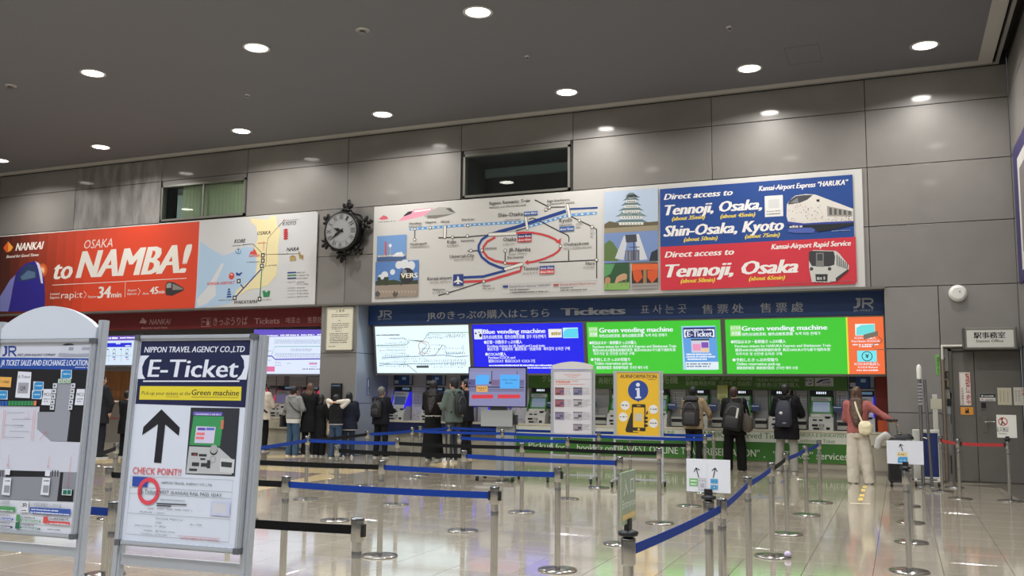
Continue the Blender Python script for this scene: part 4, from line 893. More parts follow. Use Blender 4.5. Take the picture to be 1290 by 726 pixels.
# green fascia above the green machines
t = thing('fascia_board', 'green board with white writing above the green machines', 'sign', ((xg0+xg1)/2, YMF-.1, 1.62))
zb = 1.604
MB().box(xg0, YMF-.06, zb, xg1, YMF+.2, 1.95).build('board', mat((74, 122, 48), .4), t)
S = Sheet((0, YMF-.06, 0)); FG = (176, 196, 160)
for tx, a, b, cap in (('クレジット', (683,480.6), (716,481), 6.2), ('再発行OK', (754,483), (782,483.6), 6.4), ('券売機', (822,482), (854,483.4), 7.6), ('EXサービス・e5489  JR-WEST ONLINE', (864,478), (948,480.4), 4.2), ('TRAIN RESERVATION', (952,480.6), (1006,481.6), 4.2), ('新幹線/特急列車（指定席・自由席）/', (864,484.8), (952,487), 4.6), ('乗車券/定期券購入', (953,487), (1007,488.4), 4.6)):
    S.text(tx, a, b, cap, FG, .01)
S.rect((1014.6,476.4), (1025,486.6), (206,210,204)); S.text('EX', (1015.6,481), (1023.6,481), 3, (40,60,130), .03); S.poly([(1017,484),(1024,482.4),(1021,485)], (40,60,130))
S.rect((1026.4,476.2), (1050,487), (210,212,206)); S.poly([(1027.6,482.6),(1034,478.4),(1044,477.6),(1047,478.6),(1038,479.6),(1031,482.8)], (30,50,120)); S.text('e5489', (1036,483.4), (1047,483.8), 3.2, (30,50,120), .02); S.greek((1031,485.6), (1048,486), .8, (90,100,140))
S.build(t)
# wall above the blue machines + end panels
t = thing('end_panel', 'red brown painted panel at the right end of the machine row', 'panel', (xm(1110), YMF, ZC))
MB().box(xb1+.02, YMF-.04, ZC, XE-.012, YMF+.3, 1.95).build('panel', mat((150, 52, 30), .45), t)
MB().box(wall_at(1106,540,19.6).x, 19.58, ZC, XE-.012, 19.6, 1.03).build('orange_kick_guard', mat((210, 92, 50), .45), t)

def machine(kind, w=.50):
    hue = {'green': (52, 120, 40), 'blue': (206, 208, 210), 'red': (150, 146, 156)}[kind]
    t = thing('ticket_machine', 'x', 'ticket machine', (0, 0, ZC))
    WH_ = mat((196, 196, 190), .4); B = lambda: MB()
    b = B(); b.box(-w/2, 0, 0, -w/2+.03, .38, .80); b.box(w/2-.03, 0, 0, w/2, .38, .80); b.box(-w/2+.03, 0, .70, w/2-.03, .38, .80); b.box(-w/2+.03, .12, 0, w/2-.03, .38, .70)
    b.build('housing', mat((120, 122, 120), .4, .2) if kind != 'green' else mat((150, 154, 148), .4, .2), t, local=True)
    # header display
    b = B().box(-w/2+.035, -.015, .705, w/2-.035, 0, .795); b.build('status_display', mat((22, 26, 34), .25), t, local=True)
    if kind == 'green':
        S = Sheet((0, -.016, .75)); S.emit = 0; pr_ = B(); x = -.10
        for k in range(5):
            pr_.box(x, -.019, .727, x+random.uniform(.02,.034), -.016, .773); x += .042
        pr_.build('lit_characters', mat((226, 236, 250), .4, emit=1.0), t, local=True)
    else:
        B().box(-.02, -.018, .725, w/2-.07, -.015, .778).build('lit_strip', mat((120, 160, 190), .4, emit=.35), t, local=True)
    # slanted body: top back, bottom forward
    fin = lambda x, yb=.0: [(x, .10, .69), (x, -.02, .69), (x, -.30, .33), (x, -.30, .27), (x, .10, .27)]
    for sx in (-1, 1):
        x = sx*(w/2-.045); b = B(); p = fin(x-.009) + fin(x+.009)
        b.add(p, [(4,3,2,1,0), (5,6,7,8,9)] + [(i, (i+1) % 5, 5+(i+1) % 5, 5+i) for i in range(5)])
        fm = {'green': mat(hue, .4), 'blue': mat((42, 30, 235), .4, emit=.95), 'red': mat((232, 48, 92), .4, emit=.75)}[kind]
        b.build('side_fin', fm, t, local=True)
    # bezel with screen, tilted
    tv = Vector((0, .11, .36)).normalized(); O = Vector((0, -.19, .34)); U = Vector((1,0,0)); N = U.cross(tv)
    b = B(); b.obox(O, U, tv, N, -w/2+.055, -.02, -.05, w/2-.055, .36, 0); b.build('bezel', mat(hue, .45), t, local=True)
    b = B(); b.obox(O, U, tv, N, -w/2+.10, .03, 0, w/2-.10, .235, .006)
    b.build('touch_screen', {'green': mat((112, 128, 148), .25, emit=.75), 'blue': mat((60, 80, 128), .25, emit=.5), 'red': mat((120, 110, 150), .25, emit=.5)}[kind], t, local=True)
    b = B(); b.obox(O, U, tv, N, -w/2+.08, .26, 0, w/2-.08, .335, .005); b.build('instruction_label', mat((206, 208, 204), .5), t, local=True)
    b = B(); 
    for k in range(3): b.obox(O, U, tv, N, -w/2+.11, .275+k*.018, .005, w/2-.12-.03*k, .283+k*.018, .007)
    b.build('label_print', mat((90, 94, 110), .5), t, local=True)['kind'] = 'stuff'
    # console
    b = B(); b.add([(-w/2+.03,-.38,0),(w/2-.03,-.38,0),(w/2-.03,-.36,.16),(-w/2+.03,-.36,.16),(-w/2+.03,-.22,.33),(w/2-.03,-.22,.33),(-w/2+.03,.12,0),(w/2-.03,.12,0),(-w/2+.03,.12,.33),(w/2-.03,.12,.33)],
        [(0,1,2,3),(3,2,5,4),(4,5,9,8),(6,0,3,4,8),(1,7,9,5,2),(7,6,8,9),(6,7,1,0)]); b.build('console', WH_, t, local=True)
    DK_ = mat((22, 22, 24), .4)
    for nm, x0, z0, x1, z1 in (('note_slot', -.17, .085, -.06, .125), ('ticket_slot', -.03, .085, .06, .125), ('change_tray', .10, .02, .17, .07), ('receipt_slot', -.15, .02, -.03, .055)):
        B().box(x0, -.384, z0, x1, -.365, z1).build(nm, DK_, t, local=True)
    tv = Vector((0, .14, .17)).normalized(); O = Vector((0, -.36, .16)); N = U.cross(tv)
    for nm, x0, v0, x1, v1 in (('card_slot', -.16, .04, -.08, .075), ('pass_slot', -.04, .04, .03, .075)):
        b = B(); b.obox(O, U, tv, N, x0, v0, -.002, x1, v1, .006); b.build(nm, DK_, t, local=True)
    b = B(); b.obox(O, U, tv, N, .07, .12, 0, .18, .15, .008); b.obox(O, U, tv, N, .085, .10, 0, .165, .12, .008); b.build('coin_bowl', DK_, t, local=True)
    b = B(); b.obox(O, U, tv, N, -.17, .12, 0, -.02, .17, .03); b.build('card_reader', mat((210,208,200), .4), t, local=True)
    B().box(-.02, -.395, .03, .05, -.37, .12).build('keypad_guard', mat((168,166,158), .4), t, local=True)
    return t
def place_machines(kind, specs, w):
    p = None
    for px, label in specs:
        o = machine(kind, w) if p is None else copy_tree(p); p = p or o
        o.location = (xm(px), YMF, ZC); o['label'] = label; o['group'] = kind + ' ticket machines'
wg = xm(1051) - xm(1019); wbm = xm(518.5) - xm(496.5)
place_machines('green', [(681.5, 'green ticket machine left of the white arch-topped notice board'), (732.5, 'green ticket machine mostly hidden behind the white arch-topped notice board'), (783, 'green ticket machine behind the yellow information board'), (831, 'green ticket machine just right of the yellow information board'),
    (881, 'green ticket machine in front of the person with the dark rucksack and beige hood'), (934, 'green ticket machine in front of the person with the large black pack'), (985, 'green ticket machine in front of the person in the long dark coat'), (1035, 'green ticket machine left of the woman in the pink sweater, fully visible')], .53)
place_machines('blue', [(508, 'blue glowing ticket machine right of the person with grey hair and small backpack'), (549, 'blue glowing ticket machine behind the long-haired person in black'), (590, 'blue glowing ticket machine behind the capped man'), (632, 'blue glowing ticket machine hidden behind the monitor with red arrows'), (1087, 'blue glowing ticket machine in front of the woman in the pink sweater')], .50)
place_machines('red', [(328, 'pink glowing ticket machine in front of the person in the white coat'), (360, 'pink glowing ticket machine in front of the grey hoodie person'), (392, 'pink glowing ticket machine nearest the notice pillar')], .55)
# cabinets between the machines
def cabinet(xa, xb, label, style, z1=.80):
    t = thing('machine_cabinet', label, 'cabinet', ((xa+xb)/2, YMF, ZC))
    MB().bevbox(xa+.006, YMF-.03, ZC+.0, xb-.006, YMF+.38, ZC+z1, .006).build('body', {'grey': mat((150, 150, 150), .45, .1), 'white': mat((190, 188, 194), .45), 'mauve': mat((128, 118, 132), .5)}[style], t)
    if style == 'grey':
        MB().box(xa+.03, YMF-.20, ZC+.02, xb-.03, YMF-.03, ZC+.10).build('tray_base', mat((176,174,166), .4), t); MB().box(xa+.04, YMF-.19, ZC+.10, xb-.04, YMF-.032, ZC+.17).build('tray_opening', mat((16,16,18), .5), t)
        MB().box(xa+.03, YMF-.20, ZC+.17, xb-.03, YMF-.03, ZC+.21).build('tray_lip', mat((176,174,166), .4), t)
        MB().box(xa-.05, YMF-.20, ZC+.37, xa+.15, YMF-.19, ZC+.50).build('small_blue_plate', mat((50, 64, 104), .5), t)
        MB().box(xa+.03, YMF-.19, ZC+.42, xa+.05, YMF-.03, ZC+.45).build('plate_arm', STEEL, t)
        MB().box(xa-.03, YMF-.203, ZC+.455, xa+.12, YMF-.2, ZC+.475).build('plate_print', mat((180,190,210), .4), t)
    return t
def notice(t, xa, za, xb, zb, Y=YMF-.034, kind='lines', bgc=(206, 206, 208)):
    MB().box(xa, Y, za, xb, Y+.004, zb).build('notice_sheet', mat(bgc, .6), t)
    m = MB(); r = random.Random(int(abs(xa)*1000) + int(za*100)); z = zb - .03
    while z > za + .02:
        if kind == 'qr' :
            m.box(xa+.02, Y-.001, z-.03, xa+.05, Y, z); m.box(xa+.07, Y-.001, z-.012, xb-.02, Y, z-.004); z -= .055
        else:
            x = xa + .015
            while x < xb-.02:
                w_ = min(r.uniform(.02, .07), xb-.015-x); m.box(x, Y-.001, z-.009, x+w_, Y, z); x += w_ + .012
            z -= .026
    o = m.build('notice_print', mat((84, 84, 96), .6), t); o['kind'] = 'stuff'
gm = [(697, 717, 'grey cabinet left of the white arch-topped notice board, green row'), (748, 766, 'pale cabinet between the arch-topped board and the yellow board'), (798, 818, 'grey cabinet behind the yellow information board'), (845.5, 865, 'grey cabinet with a pictogram notice left of the beige hood person'),
      (898, 917, 'grey cabinet with a yellow paper above, between the two backpack people'), (951, 967.5, 'plain grey cabinet right of the person with the large black pack'), (1003, 1018, 'grey cabinet right of the person in the long dark coat'), (1052, 1068, 'grey cabinet left of the woman in the pink sweater')]
GMX = [xm(v) for v in (681.5, 732.5, 783, 831, 881, 934, 985, 1035)] + [xm(1087)-.0]
for i, (a, b, lb) in enumerate(gm):
    xa, xb = GMX[i]+.268, GMX[i+1]-(.268 if i < 7 else .255); t = cabinet(xa, xb, lb, 'grey')
    if i in (0, 3, 6, 7): notice(t, xa+.05, ZC+.42, xb-.04, ZC+.74, kind='qr', bgc=(176,176,176))
t = thing('paper_notice', 'pale yellow paper sheet stuck above the cabinet between the two backpack people', 'notice', (xm(910), YMF-.3, 1.3))
A, B_ = wall_at(903.5, 485.6, YMF-.16), wall_at(917, 503.6, YMF-.16); MB().box(A.x, YMF-.165, B_.z, B_.x, YMF-.16, A.z).build('sheet', mat((206, 210, 140), .6), t)
MB().box(B_.x-.06, YMF-.167, A.z-.07, B_.x, YMF-.165, A.z).build('yellow_corner', mat((226, 214, 60), .6), t); MB().box(A.x+.05, YMF-.158, ZC+.5, A.x+.1, YMF-.04, B_.z+.02).build('holder', mat((170,180,120),.6), t)
S = Sheet((0, YMF-.165, 0)); S.disc((909, 501), 1.6, (60,60,60), ring=.4); S.disc((913, 501), 1.6, (60,60,60), ring=.4); S.build(t)
for a, b, lb in ((474, 496, 'white cabinet with scribbled marks at the left end of the blue machines'), (519, 538, 'white cabinet with a printed table between two blue machines'), (560, 579, 'white cabinet left of the capped man at the blue machines'), (601, 621, 'white cabinet behind the monitor with red arrows'), (643, 667, 'white cabinet with printed marks right of the monitor, beside the green row')):
    xa, xb = {474: (XR+.02, xm(508)-.255), 519: (xm(508)+.255, xm(549)-.255), 560: (xm(549)+.255, xm(590)-.255), 601: (xm(590)+.255, xm(632)-.255), 643: (xm(632)+.255, xm(681.5)-.27)}[a]; t = cabinet(xa, xb, lb, 'white')
    r = random.Random(int(a)); m = MB()
    if a in (519, 560): notice(t, xa+.05, ZC+.30, xb-.05, ZC+.72, bgc=(196,196,204))
    for k in range(26 if a != 519 else 14):
        x = r.uniform(xa+.04, xb-.07); z = ZC + (r.uniform(.02, .22) if a in (519,) else r.uniform(.02, .78)); s_ = r.uniform(.008, .03)
        m.box(x, YMF-.034, z, x+s_, YMF-.03, z+r.uniform(.006, .02), r.randrange(3))
    o = m.build('printed_marks', [mat((50, 44, 60), .5), mat((60, 70, 140), .5), mat((150, 60, 70), .5)], t); o['kind'] = 'stuff'
# posters over the blue machines
def strip_poster(a, b, label, zt_=1.90, zb_=1.63):
    xa, xb = xm(a, YMF-.04), xm(b, YMF-.04); t = thing('strip_poster', label, 'poster', ((xa+xb)/2, YMF-.04, zb_)); Y = YMF-.06
    MB().box(xa, Y, zb_, xb, YMF-.021, zt_).build('backing', mat((38, 50, 66), .4), t)
    L = xb-xa; MB().box(xa+L*.28, Y-.002, zb_+.02, xa+L*.80, Y, zt_-.02).build('blue_field', mat((36, 74, 140), .4), t); MB().box(xa+L*.84, Y-.002, zb_+.02, xb-.01, Y, zt_-.02).build('grey_field', mat((140, 150, 170), .4), t)
    MB().box(xa+L*.04, Y-.002, zb_+.04, xa+L*.26, Y, zb_+.12).build('white_label', mat((190, 194, 200), .4), t); MB().box(xa+L*.46, Y-.004, zb_+.13, xa+L*.66, Y-.002, zb_+.20).build('card_picture', mat((170, 200, 226), .4), t)
for a, b, lb in ((496, 519.5, 'small blue strip poster above the first blue machine'), (537, 561, 'small blue strip poster above the long-haired person'), (580, 603, 'small blue strip poster above the capped man'), (1070, 1102.5, 'small blue strip poster above the woman in the pink sweater')): strip_poster(a, b, lb, 1.92, 1.64)
t = thing('backing_board', 'pale board over the blue machines, behind the strip posters', 'panel', (-9.8, YMF, 1.6)); MB().box(XR+.03, YMF-.02, 1.604, xg0-.01, YMF+.3, 1.95).build('board', mat((168, 168, 176), .45), t)
t = thing('backing_board', 'pale board above the right end blue machine', 'panel', (xm(1085), YMF, 1.6)); MB().box(xg1+.01, YMF-.02, 1.604, xb1+.01, YMF+.3, 1.95).build('board', mat((168, 168, 176), .45), t)
# mauve wall with notices above the red machines
t = thing('backing_board', 'mauve wall board with notices over the pink glowing machines', 'panel', (-14, YMF, 1.6)); MB().box(xc1+.02, YMF-.02, 1.604, XL-.01, YMF+.3, 1.97).build('board', mat((118, 108, 122), .5), t)
for a, b, y0, y1 in ((331, 347, 472.5, 488), (349.5, 357.5, 471.5, 486), (365, 385, 474, 487.5), (388, 403, 475, 488)):
    A, B_ = wall_at(a, y0, YMF-.03), wall_at(b, y1, YMF-.03); notice(t, A.x, B_.z, B_.x, A.z, Y=YMF-.03, bgc=(186,184,190))
for a, b, lb in ((338, 349, 'mauve cabinet with small notices right of the white coat person'), (371, 381, 'mauve cabinet behind the two friends at the left machines'), (404, 409, 'narrow mauve cabinet against the pillar')):
    xa, xb = {338: (xm(328)+.28, xm(360)-.28), 371: (xm(360)+.28, xm(392)-.28), 404: (xm(392)+.28, XL-.03)}[a]; t = cabinet(xa, xb, lb, 'mauve')
    if b-a > 6: notice(t, xa+.04, ZC+.42, xb-.04, ZC+.7, bgc=(180,176,186))
# small dark framed plate on the pillar and notice board
t = thing('notice_board', 'cream notice in a thin frame high on the grey pillar', 'notice', (wall_at(427,415,YW).x, YW-.03, 2.4))
A, B_ = wall_at(411.5, 387.6, YW-.03), wall_at(444.5, 441.5, YW-.03); m = MB()
for q in ((A.x, B_.z, A.x+.02, A.z), (B_.x-.02, B_.z, B_.x, A.z), (A.x, B_.z, B_.x, B_.z+.02), (A.x, A.z-.02, B_.x, A.z)): m.box(q[0], YW-.045, q[1], q[2], YW-.003, q[3])
m.build('frame', mat((170,168,158), .35, .4), t); MB().box(A.x+.02, YW-.03, B_.z+.02, B_.x-.02, YW-.003, A.z-.02).build('sheet', mat((222, 218, 198), .5), t)
S = Sheet((0, YW-.03, 0)); n1 = crop(380, 370, 3.158)
S.text('入場券', n1(136,74), n1(170,73), 2.6, (60,56,50), .01, space=1.6)
for y, xa, xb in ((86,120,188), (93,118,188), (110,146,156), (122,120,190), (129,122,190), (136,118,186), (143,120,160), (152,134,160), (162,112,186), (169,112,186), (176,112,188), (183,112,186), (190,112,180), (197,112,182), (213,108,134)): S.greek(n1(xa,y), n1(xb,y-2), 1.0, (110,106,96), 2)
S.build(t)
t = thing('wall_device', 'black upright call panel on the grey pillar behind the friends', 'device', (wall_at(423,495,YW).x, YW-.05, 1.2))
A, B_ = wall_at(417.5, 483, YW-.05), wall_at(429.5, 512, YW-.05); MB().bevbox(A.x, YW-.07, B_.z, B_.x, YW-.003, A.z, .01).build('body', BLACKP, t)
MB().box(A.x+.08, YW-.075, B_.z+.18, A.x+.16, YW-.069, B_.z+.24).build('button_plate', mat((150,152,154), .4), t); MB().box(A.x+.03, YW-.074, A.z-.07, B_.x-.03, YW-.069, A.z-.04).build('label_strip', mat((90,110,140), .4), t)
S0 = thing('wall_sticker', 'narrow blue outlined vertical sticker on the bluish side wall of the recess', 'sticker', (XR+.02, 19.4, 1.4))
# sits on the side wall of the recess (x = XR)
def side_pt(px, py): d = ray(px, py); tt = (XR+.013-CAM.x)/d.x; return CAM + d*tt
A, B_ = side_pt(462.3, 477), side_pt(465.4, 498); MB().box(XR+.0125, A.y, B_.z, XR+.016, B_.y, A.z).build('outline', mat((40, 70, 140), .4), S0); MB().box(XR+.016, A.y+.03, B_.z+.02, XR+.018, B_.y-.03, A.z-.02).build('centre', mat((190, 200, 216), .4), S0)
MB().box(XR+.018, A.y+.05, B_.z+.05, XR+.019, B_.y-.05, B_.z+.2).build('vertical_print', mat((40, 50, 100), .4), S0)

# ================================================================ QUEUE BARRIERS
BLUEB = mat((18, 54, 138), .6, bump=.15, bscale=300, spec=.2); BLACKB = mat((12, 12, 13), .7, spec=.2); REDB = mat((176, 48, 48), .55)
def stanchion_proto():
    t = thing('queue_stanchion', 'x', 'stanchion', (0, 0, 0), 'chrome belt stanchions of the queue')
    MB().lathe([(.165, 0), (.17, .006), (.165, .013), (.10, .022), (.034, .03)], n=32).build('base', mat((170, 168, 164), .18, 1), t, local=True)
    MB().lathe([(.026, .028), (.026, .76)], n=18).build('pole', CHROME, t, local=True)
    MB().lathe([(.0262, .672), (.0275, .676), (.0275, .704), (.0262, .708)], n=18).build('collar', STEEL, t, local=True)
    MB().lathe([(.029, .755), (.034, .762), (.034, .855), (.032, .862)], n=20).build('head', mat((176, 174, 170), .22, 1), t, local=True)
    MB().lathe([(.034, .862), (.035, .868), (.033, .878), (.012, .882)], n=20).build('cap', mat((120, 120, 120), .2, 1), t, local=True)
    return t
SP = stanchion_proto(); posts = {}
PL = {
 'a1': (-2.64, 4.23, 'near stanchion cut by the bottom edge right of the E-Ticket board, holding a black belt'),
 'a0': (-4.27, 4.18, 'near stanchion partly behind the left leg of the E-Ticket board'),
 'b0': (-4.36, 5.95, 'stanchion joining a black belt and a bright blue belt just right of the E-Ticket board'),
 'b1': (-2.64, 6.01, 'near stanchion with black clips at the right end of the long bright blue belt'),
 'c0': (-4.52, 7.64, 'stanchion of the third row where the black belt turns to blue'),
 'c1': (-2.79, 7.72, 'stanchion at the right end of the third row, its whole round base in view'),
 'd_': (-6.18, 9.41, 'stanchion at the left end of the fourth row, in front of the three friends'),
 'd0': (-4.49, 9.36, 'stanchion of the fourth row below the capped man'),
 'd1': (-2.68, 9.28, 'stanchion at the right end of the fourth row beside the grey-green entrance sign'),
 'e_': (-7.72, 11.0, 'stanchion nearest the person in the grey hoodie'),
 'e0': (-6.30, 11.05, 'stanchion of the fifth row in front of the person with the small backpack'),
 'e1': (-4.50, 11.1, 'stanchion of the fifth row just right of the grey monitor cart'),
 'e2': (-2.67, 10.92, 'stanchion at the right end of the fifth row in front of the yellow board leg'),
 'f_': (-7.94, 12.95, 'stanchion left of the person with the small backpack'),
 'f0': (-6.20, 12.75, 'stanchion of the sixth row left of the grey monitor cart'),
 'f1': (-4.46, 12.75, 'stanchion of the sixth row below the white arch-topped notice board'),
 'f2': (-2.70, 12.72, 'stanchion of the sixth row in front of the man with the dark rucksack'),
 'g_': (-7.92, 14.4, 'stanchion left of the long-haired person in black, with full base in view'),
 'g_b': (-8.06, 14.95, 'thin stanchion close behind the one left of the long-haired person'),
 'g0': (-6.24, 14.5, 'stanchion directly in front of the grey monitor cart'),
 'g1': (-4.52, 14.45, 'stanchion between the arch-topped board and the yellow board'),
 'g2': (-2.82, 14.5, 'stanchion right of the dark rucksack person, nearer of the close pair'),
 'h_': (-7.93, 15.85, 'rear row stanchion in front of the capped man'),
 'h1': (-4.39, 15.86, 'rear row stanchion hidden behind the yellow board with only its base in view'),
 'h2': (-2.92, 15.75, 'rear row stanchion right of the dark rucksack person, farther of the close pair'),
 'r0': (-1.18, 4.22, 'near stanchion carrying the grey-green entrance sign, cut by the bottom edge'),
 'r1': (-1.12, 5.85, 'stanchion carrying the white sign with two arrows'),
 'r1b': (-1.07, 6.02, 'stanchion close behind the white two arrow sign post'),
 'r2': (-1.15, 7.64, 'stanchion of the right hand belt line, next after the white two arrow sign'),
 'r3': (-1.17, 9.24, 'stanchion of the right hand belt line with a crumpled tissue on its base'),
 'r4': (-1.20, 10.74, 'stanchion of the right hand belt line at the far end of the black belt'),
 'r5': (-1.15, 12.5, 'second farthest stanchion of the right hand belt line'),
 'r6': (-1.10, 14.02, 'farthest stanchion of the right hand belt line'),
 's0': (0.02, 9.0, 'front stanchion of the right file, carrying the white one arrow sign'),
 's1': (0.055, 10.74, 'second stanchion in the file behind the white one arrow sign'),
 's2': (0.055, 12.36, 'third stanchion in the file behind the white one arrow sign'),
 's3': (0.04, 14.15, 'last stanchion in the file behind the white one arrow sign'),
 'x0': (0.57, 16.5, 'left post of the red belt barrier, beside the blue board'),
 'x1': (0.77, 15.5, 'middle post of the red belt barrier by the door frame'),
 'x2': (1.43, 15.5, 'right post of the red belt barrier carrying the no entry sign')}
first = True
for k, (x, y, lb) in PL.items():
    o = SP if first else copy_tree(SP); first = False
    o.location = (x, y, 0); o['label'] = lb; posts[k] = o; o.rotation_euler = (0, 0, 0)
    if k[0] == 'x': o['group'] = 'posts of the red belt barrier'
def belt(a, b, m=BLUEB, clip=True, z=.815, sag=.008, wd=.047):
    pa = Vector(PL[a][:2] + (z,)) if isinstance(a, str) else Vector(a); pb = Vector(PL[b][:2] + (z,)) if isinstance(b, str) else Vector(b)
    d = (pb - pa); L = d.length; d.normalize(); nn = Vector((-d.y, d.x, 0)); n = 8; mb = MB(); vs = []
    s0 = .034; 
    for i in range(n+1):
        f = i/n; q = pa + d*(s0 + (L-2*s0)*f) - Vector((0, 0, sag*4*f*(1-f)))
        for sx, sz in ((-.0015, -wd/2), (.0015, -wd/2), (.0015, wd/2), (-.0015, wd/2)): vs.append(q + nn*sx + Vector((0, 0, sz)))
    fs = []
    for i in range(n):
        for j in range(4): fs.append((i*4+j, i*4+(j+1) % 4, (i+1)*4+(j+1) % 4, (i+1)*4+j))
    fs += [(3,2,1,0), (n*4, n*4+1, n*4+2, n*4+3)]
    mb.add(vs, fs); par = posts[a] if isinstance(a, str) else posts[b]
    mb.build('belt', m, par)
    for key, q, dd in ((a, pa, d), (b, pb, -d)):
        if isinstance(key, str) and key[0] == 'x':
            c = MB(); c0 = q + dd*.03; P = lambda u, v, w_: c0 + dd*u + nn*v + Vector((0, 0, w_))
            vv = [P(u, v, w_) for u in (0, .022) for v in (-.012, .012) for w_ in (-.032, .032)]
            c.add(vv, [(0,1,3,2), (4,6,7,5), (0,4,5,1), (2,3,7,6), (0,2,6,4), (1,5,7,3)]); c.build('belt_clip', BLACKP, posts[key])
for a, b, m in (('a0', 'a1', BLACKB), ('b0', 'b1', BLUEB), ('c0', 'c1', BLUEB), ('d_', 'd0', BLACKB), ('d0', 'd1', BLUEB), ('e_', 'e0', BLUEB), ('e0', 'e1', BLACKB), ('e1', 'e2', BLACKB), ('f_', 'e_', BLACKB), ('f0', 'f1', BLUEB), ('f1', 'f2', BLACKB),
    ('f_', 'g_', BLUEB), ('g_', 'g0', BLUEB), ('g0', 'g1', BLUEB), ('g1', 'g2', BLUEB), ('g_b', 'h_', BLUEB), ('h_', 'h1', BLUEB), ('h1', 'h2', BLUEB), ('r0', 'r1b', BLUEB), ('r1b', 'r2', BLUEB), ('r2', 'r3', BLUEB), ('r3', 'r4', BLACKB), ('r4', 'r5', BLUEB), ('r5', 'r6', BLUEB)): belt(a, b, m)
belt('x0', 'x1', REDB); belt('x1', 'x2', REDB)
# belts whose far post is out of sight
belt('b0', (-6.1, 5.9, .815), BLACKB, sag=.004); belt('c0', (-6.2, 7.55, .815), BLACKB, sag=.004); belt('a0', (-6.0, 4.15, .815), BLUEB, sag=.004); belt('e_', (-7.15, 9.0, .815), BLUEB, sag=.004)
for k, u in (('b1', (1, 0)), ('b1', (-1, 0)), ('a1', (1, 0)), ('d1', (-1, 0)), ('c1', (1, .1))):
    x, y = PL[k][:2]; c = MB().box(x+u[0]*.034-.011, y-.014, .782, x+u[0]*.034+.011, y+.014, .846)
    c.build('belt_clip', BLACKP, posts[k])
extra = thing('queue_stanchion', 'stanchion at the far left between the two foreground boards, holding a black belt', 'stanchion', (-7.4, 7.2, 0), 'chrome belt stanchions of the queue'); bpy.data.objects.remove(extra)
sp = copy_tree(SP); sp.location = (-7.15, 8.97, 0); sp['label'] = 'stanchion hidden behind the E-Ticket board at the left end of the dull blue belt'; 
sp = copy_tree(SP); sp.location = (-8.6, 8.4, 0); sp['label'] = 'stanchion hidden behind the map board with a black belt running towards the camera'; posts['z0'] = sp; PL['z0'] = (-8.6, 8.4, '')
for ch in list(sp.children):
    if ch.name.split('.')[0] in ('belt', 'belt_clip'): bpy.data.objects.remove(ch)
belt('z0', (-7.5, 6.8, .815), BLACKB)
for px_ in ((-6.1, 5.9), (-6.2, 7.55), (-6.0, 4.15)):
    sp = copy_tree(SP); sp.location = (px_[0], px_[1], 0); sp['label'] = {5.9: 'stanchion hidden behind the E-Ticket board, left end of the second row black belt', 7.55: 'stanchion hidden behind the E-Ticket board, left end of the third row black belt', 4.15: 'stanchion behind the map board, left end of the nearest blue belt'}[px_[1]]
    for ch in list(sp.children):
        if ch.name.split('.')[0] in ('belt', 'belt_clip'): bpy.data.objects.remove(ch)
# crumpled tissue on a base
t = tag(MB().ball((-1.03, 9.21, .04), (.035, .03, .028), 7, 5).build('crumpled_tissue', mat((206, 190, 214), .8)), 'crumpled pale lilac tissue lying on a stanchion base in the right belt line', 'tissue')
# table signs on the posts
def plate_sign(name, label, post, yaw, w_, h_, z0, bg, draw, Z=None):
    x, y = PL[post][:2]; U = Vector((cos(yaw), sin(yaw), 0)); V = Vector((0, 0, 1)); N = U.cross(V); t = thing(name, label, 'sign', (x, y, .883))
    MB().lathe([(.026, .883), (.045, .889), (.048, .905), (.02, .915)], (x, y, 0), 18).build('sign_socket', BLACKP, t)
    O = Vector((x, y, z0)); m = MB(); m.obox(O, U, V, N, -.025, -.035+.0, -.012, .025, .02, .012); m.build('clamp', BLACKP, t)
    m = MB(); m.obox(O, U, V, N, -w_/2, 0, -.004, w_/2, h_, .004); m.build('plate', mat(bg, .35, coat=.4), t)
    S = Sheet(O + N*.004, U, V); draw(S); S.build(t); return t, O, U, V, N
ea = crop(770, 570, 4.653)
def arrow(S, tip, tail, c, wd, hd):
    S.line([tail, tip], wd, c); dx, dy = tip[0]-tail[0], tip[1]-tail[1]; L = sqrt(dx*dx+dy*dy); dx /= L; dy /= L
    for s in (1, -1):
        a = 2.45*s; ex, ey = dx*cos(a)-dy*sin(a), dx*sin(a)+dy*cos(a); S.line([tip, (tip[0]+ex*hd, tip[1]+ey*hd)], wd, c)
def d2(S):
    S.line([(890.6,584),(891.4,621)], .3, (190,190,194))
    arrow(S, (876.8,589.6), (880.4,602), (34,32,36), 1.2, 5.4); arrow(S, (901,589.8), (898.6,602.4), (34,32,36), 1.2, 5.4)
    S.rect((868.4,602.8), (879,612.8), (112,176,100)); S.greek((870,607), (877.6,607), 2.2, (226,236,220), 2.4); S.greek((870,611), (877.6,611), 2.2, (226,236,220), 2.4)
    S.rect((879.6,602.6), (889.6,618), (150,146,156)); S.rect((880.1,603.2), (889.1,617.4), (206,204,212)); S.text('E-Ticket', (881.2,606.6), (888.4,606.6), 1.8, (70,70,80)); S.rect((882.6,609), (887.4,614.6), (176,174,184))
    for yy in (603.4, 611.2): S.rect((895,yy), (904.6,yy+6.2), (84,160,208)); 
    S.greek((896.4,607.4), (903.4,607.4), 1.6, (40,110,170)); S.disc((899.8,614.4), 2, (40,90,150)); S.disc((899.8,614.4), 1.1, (190,214,230))
plate_sign('arrow_sign', 'white sign with two black arrows and green and blue squares, on a stanchion', 'r1', 0.0, .272, .202, .93, (226, 226, 232), d2)
MB  # (sheet coordinates follow the plate itself)
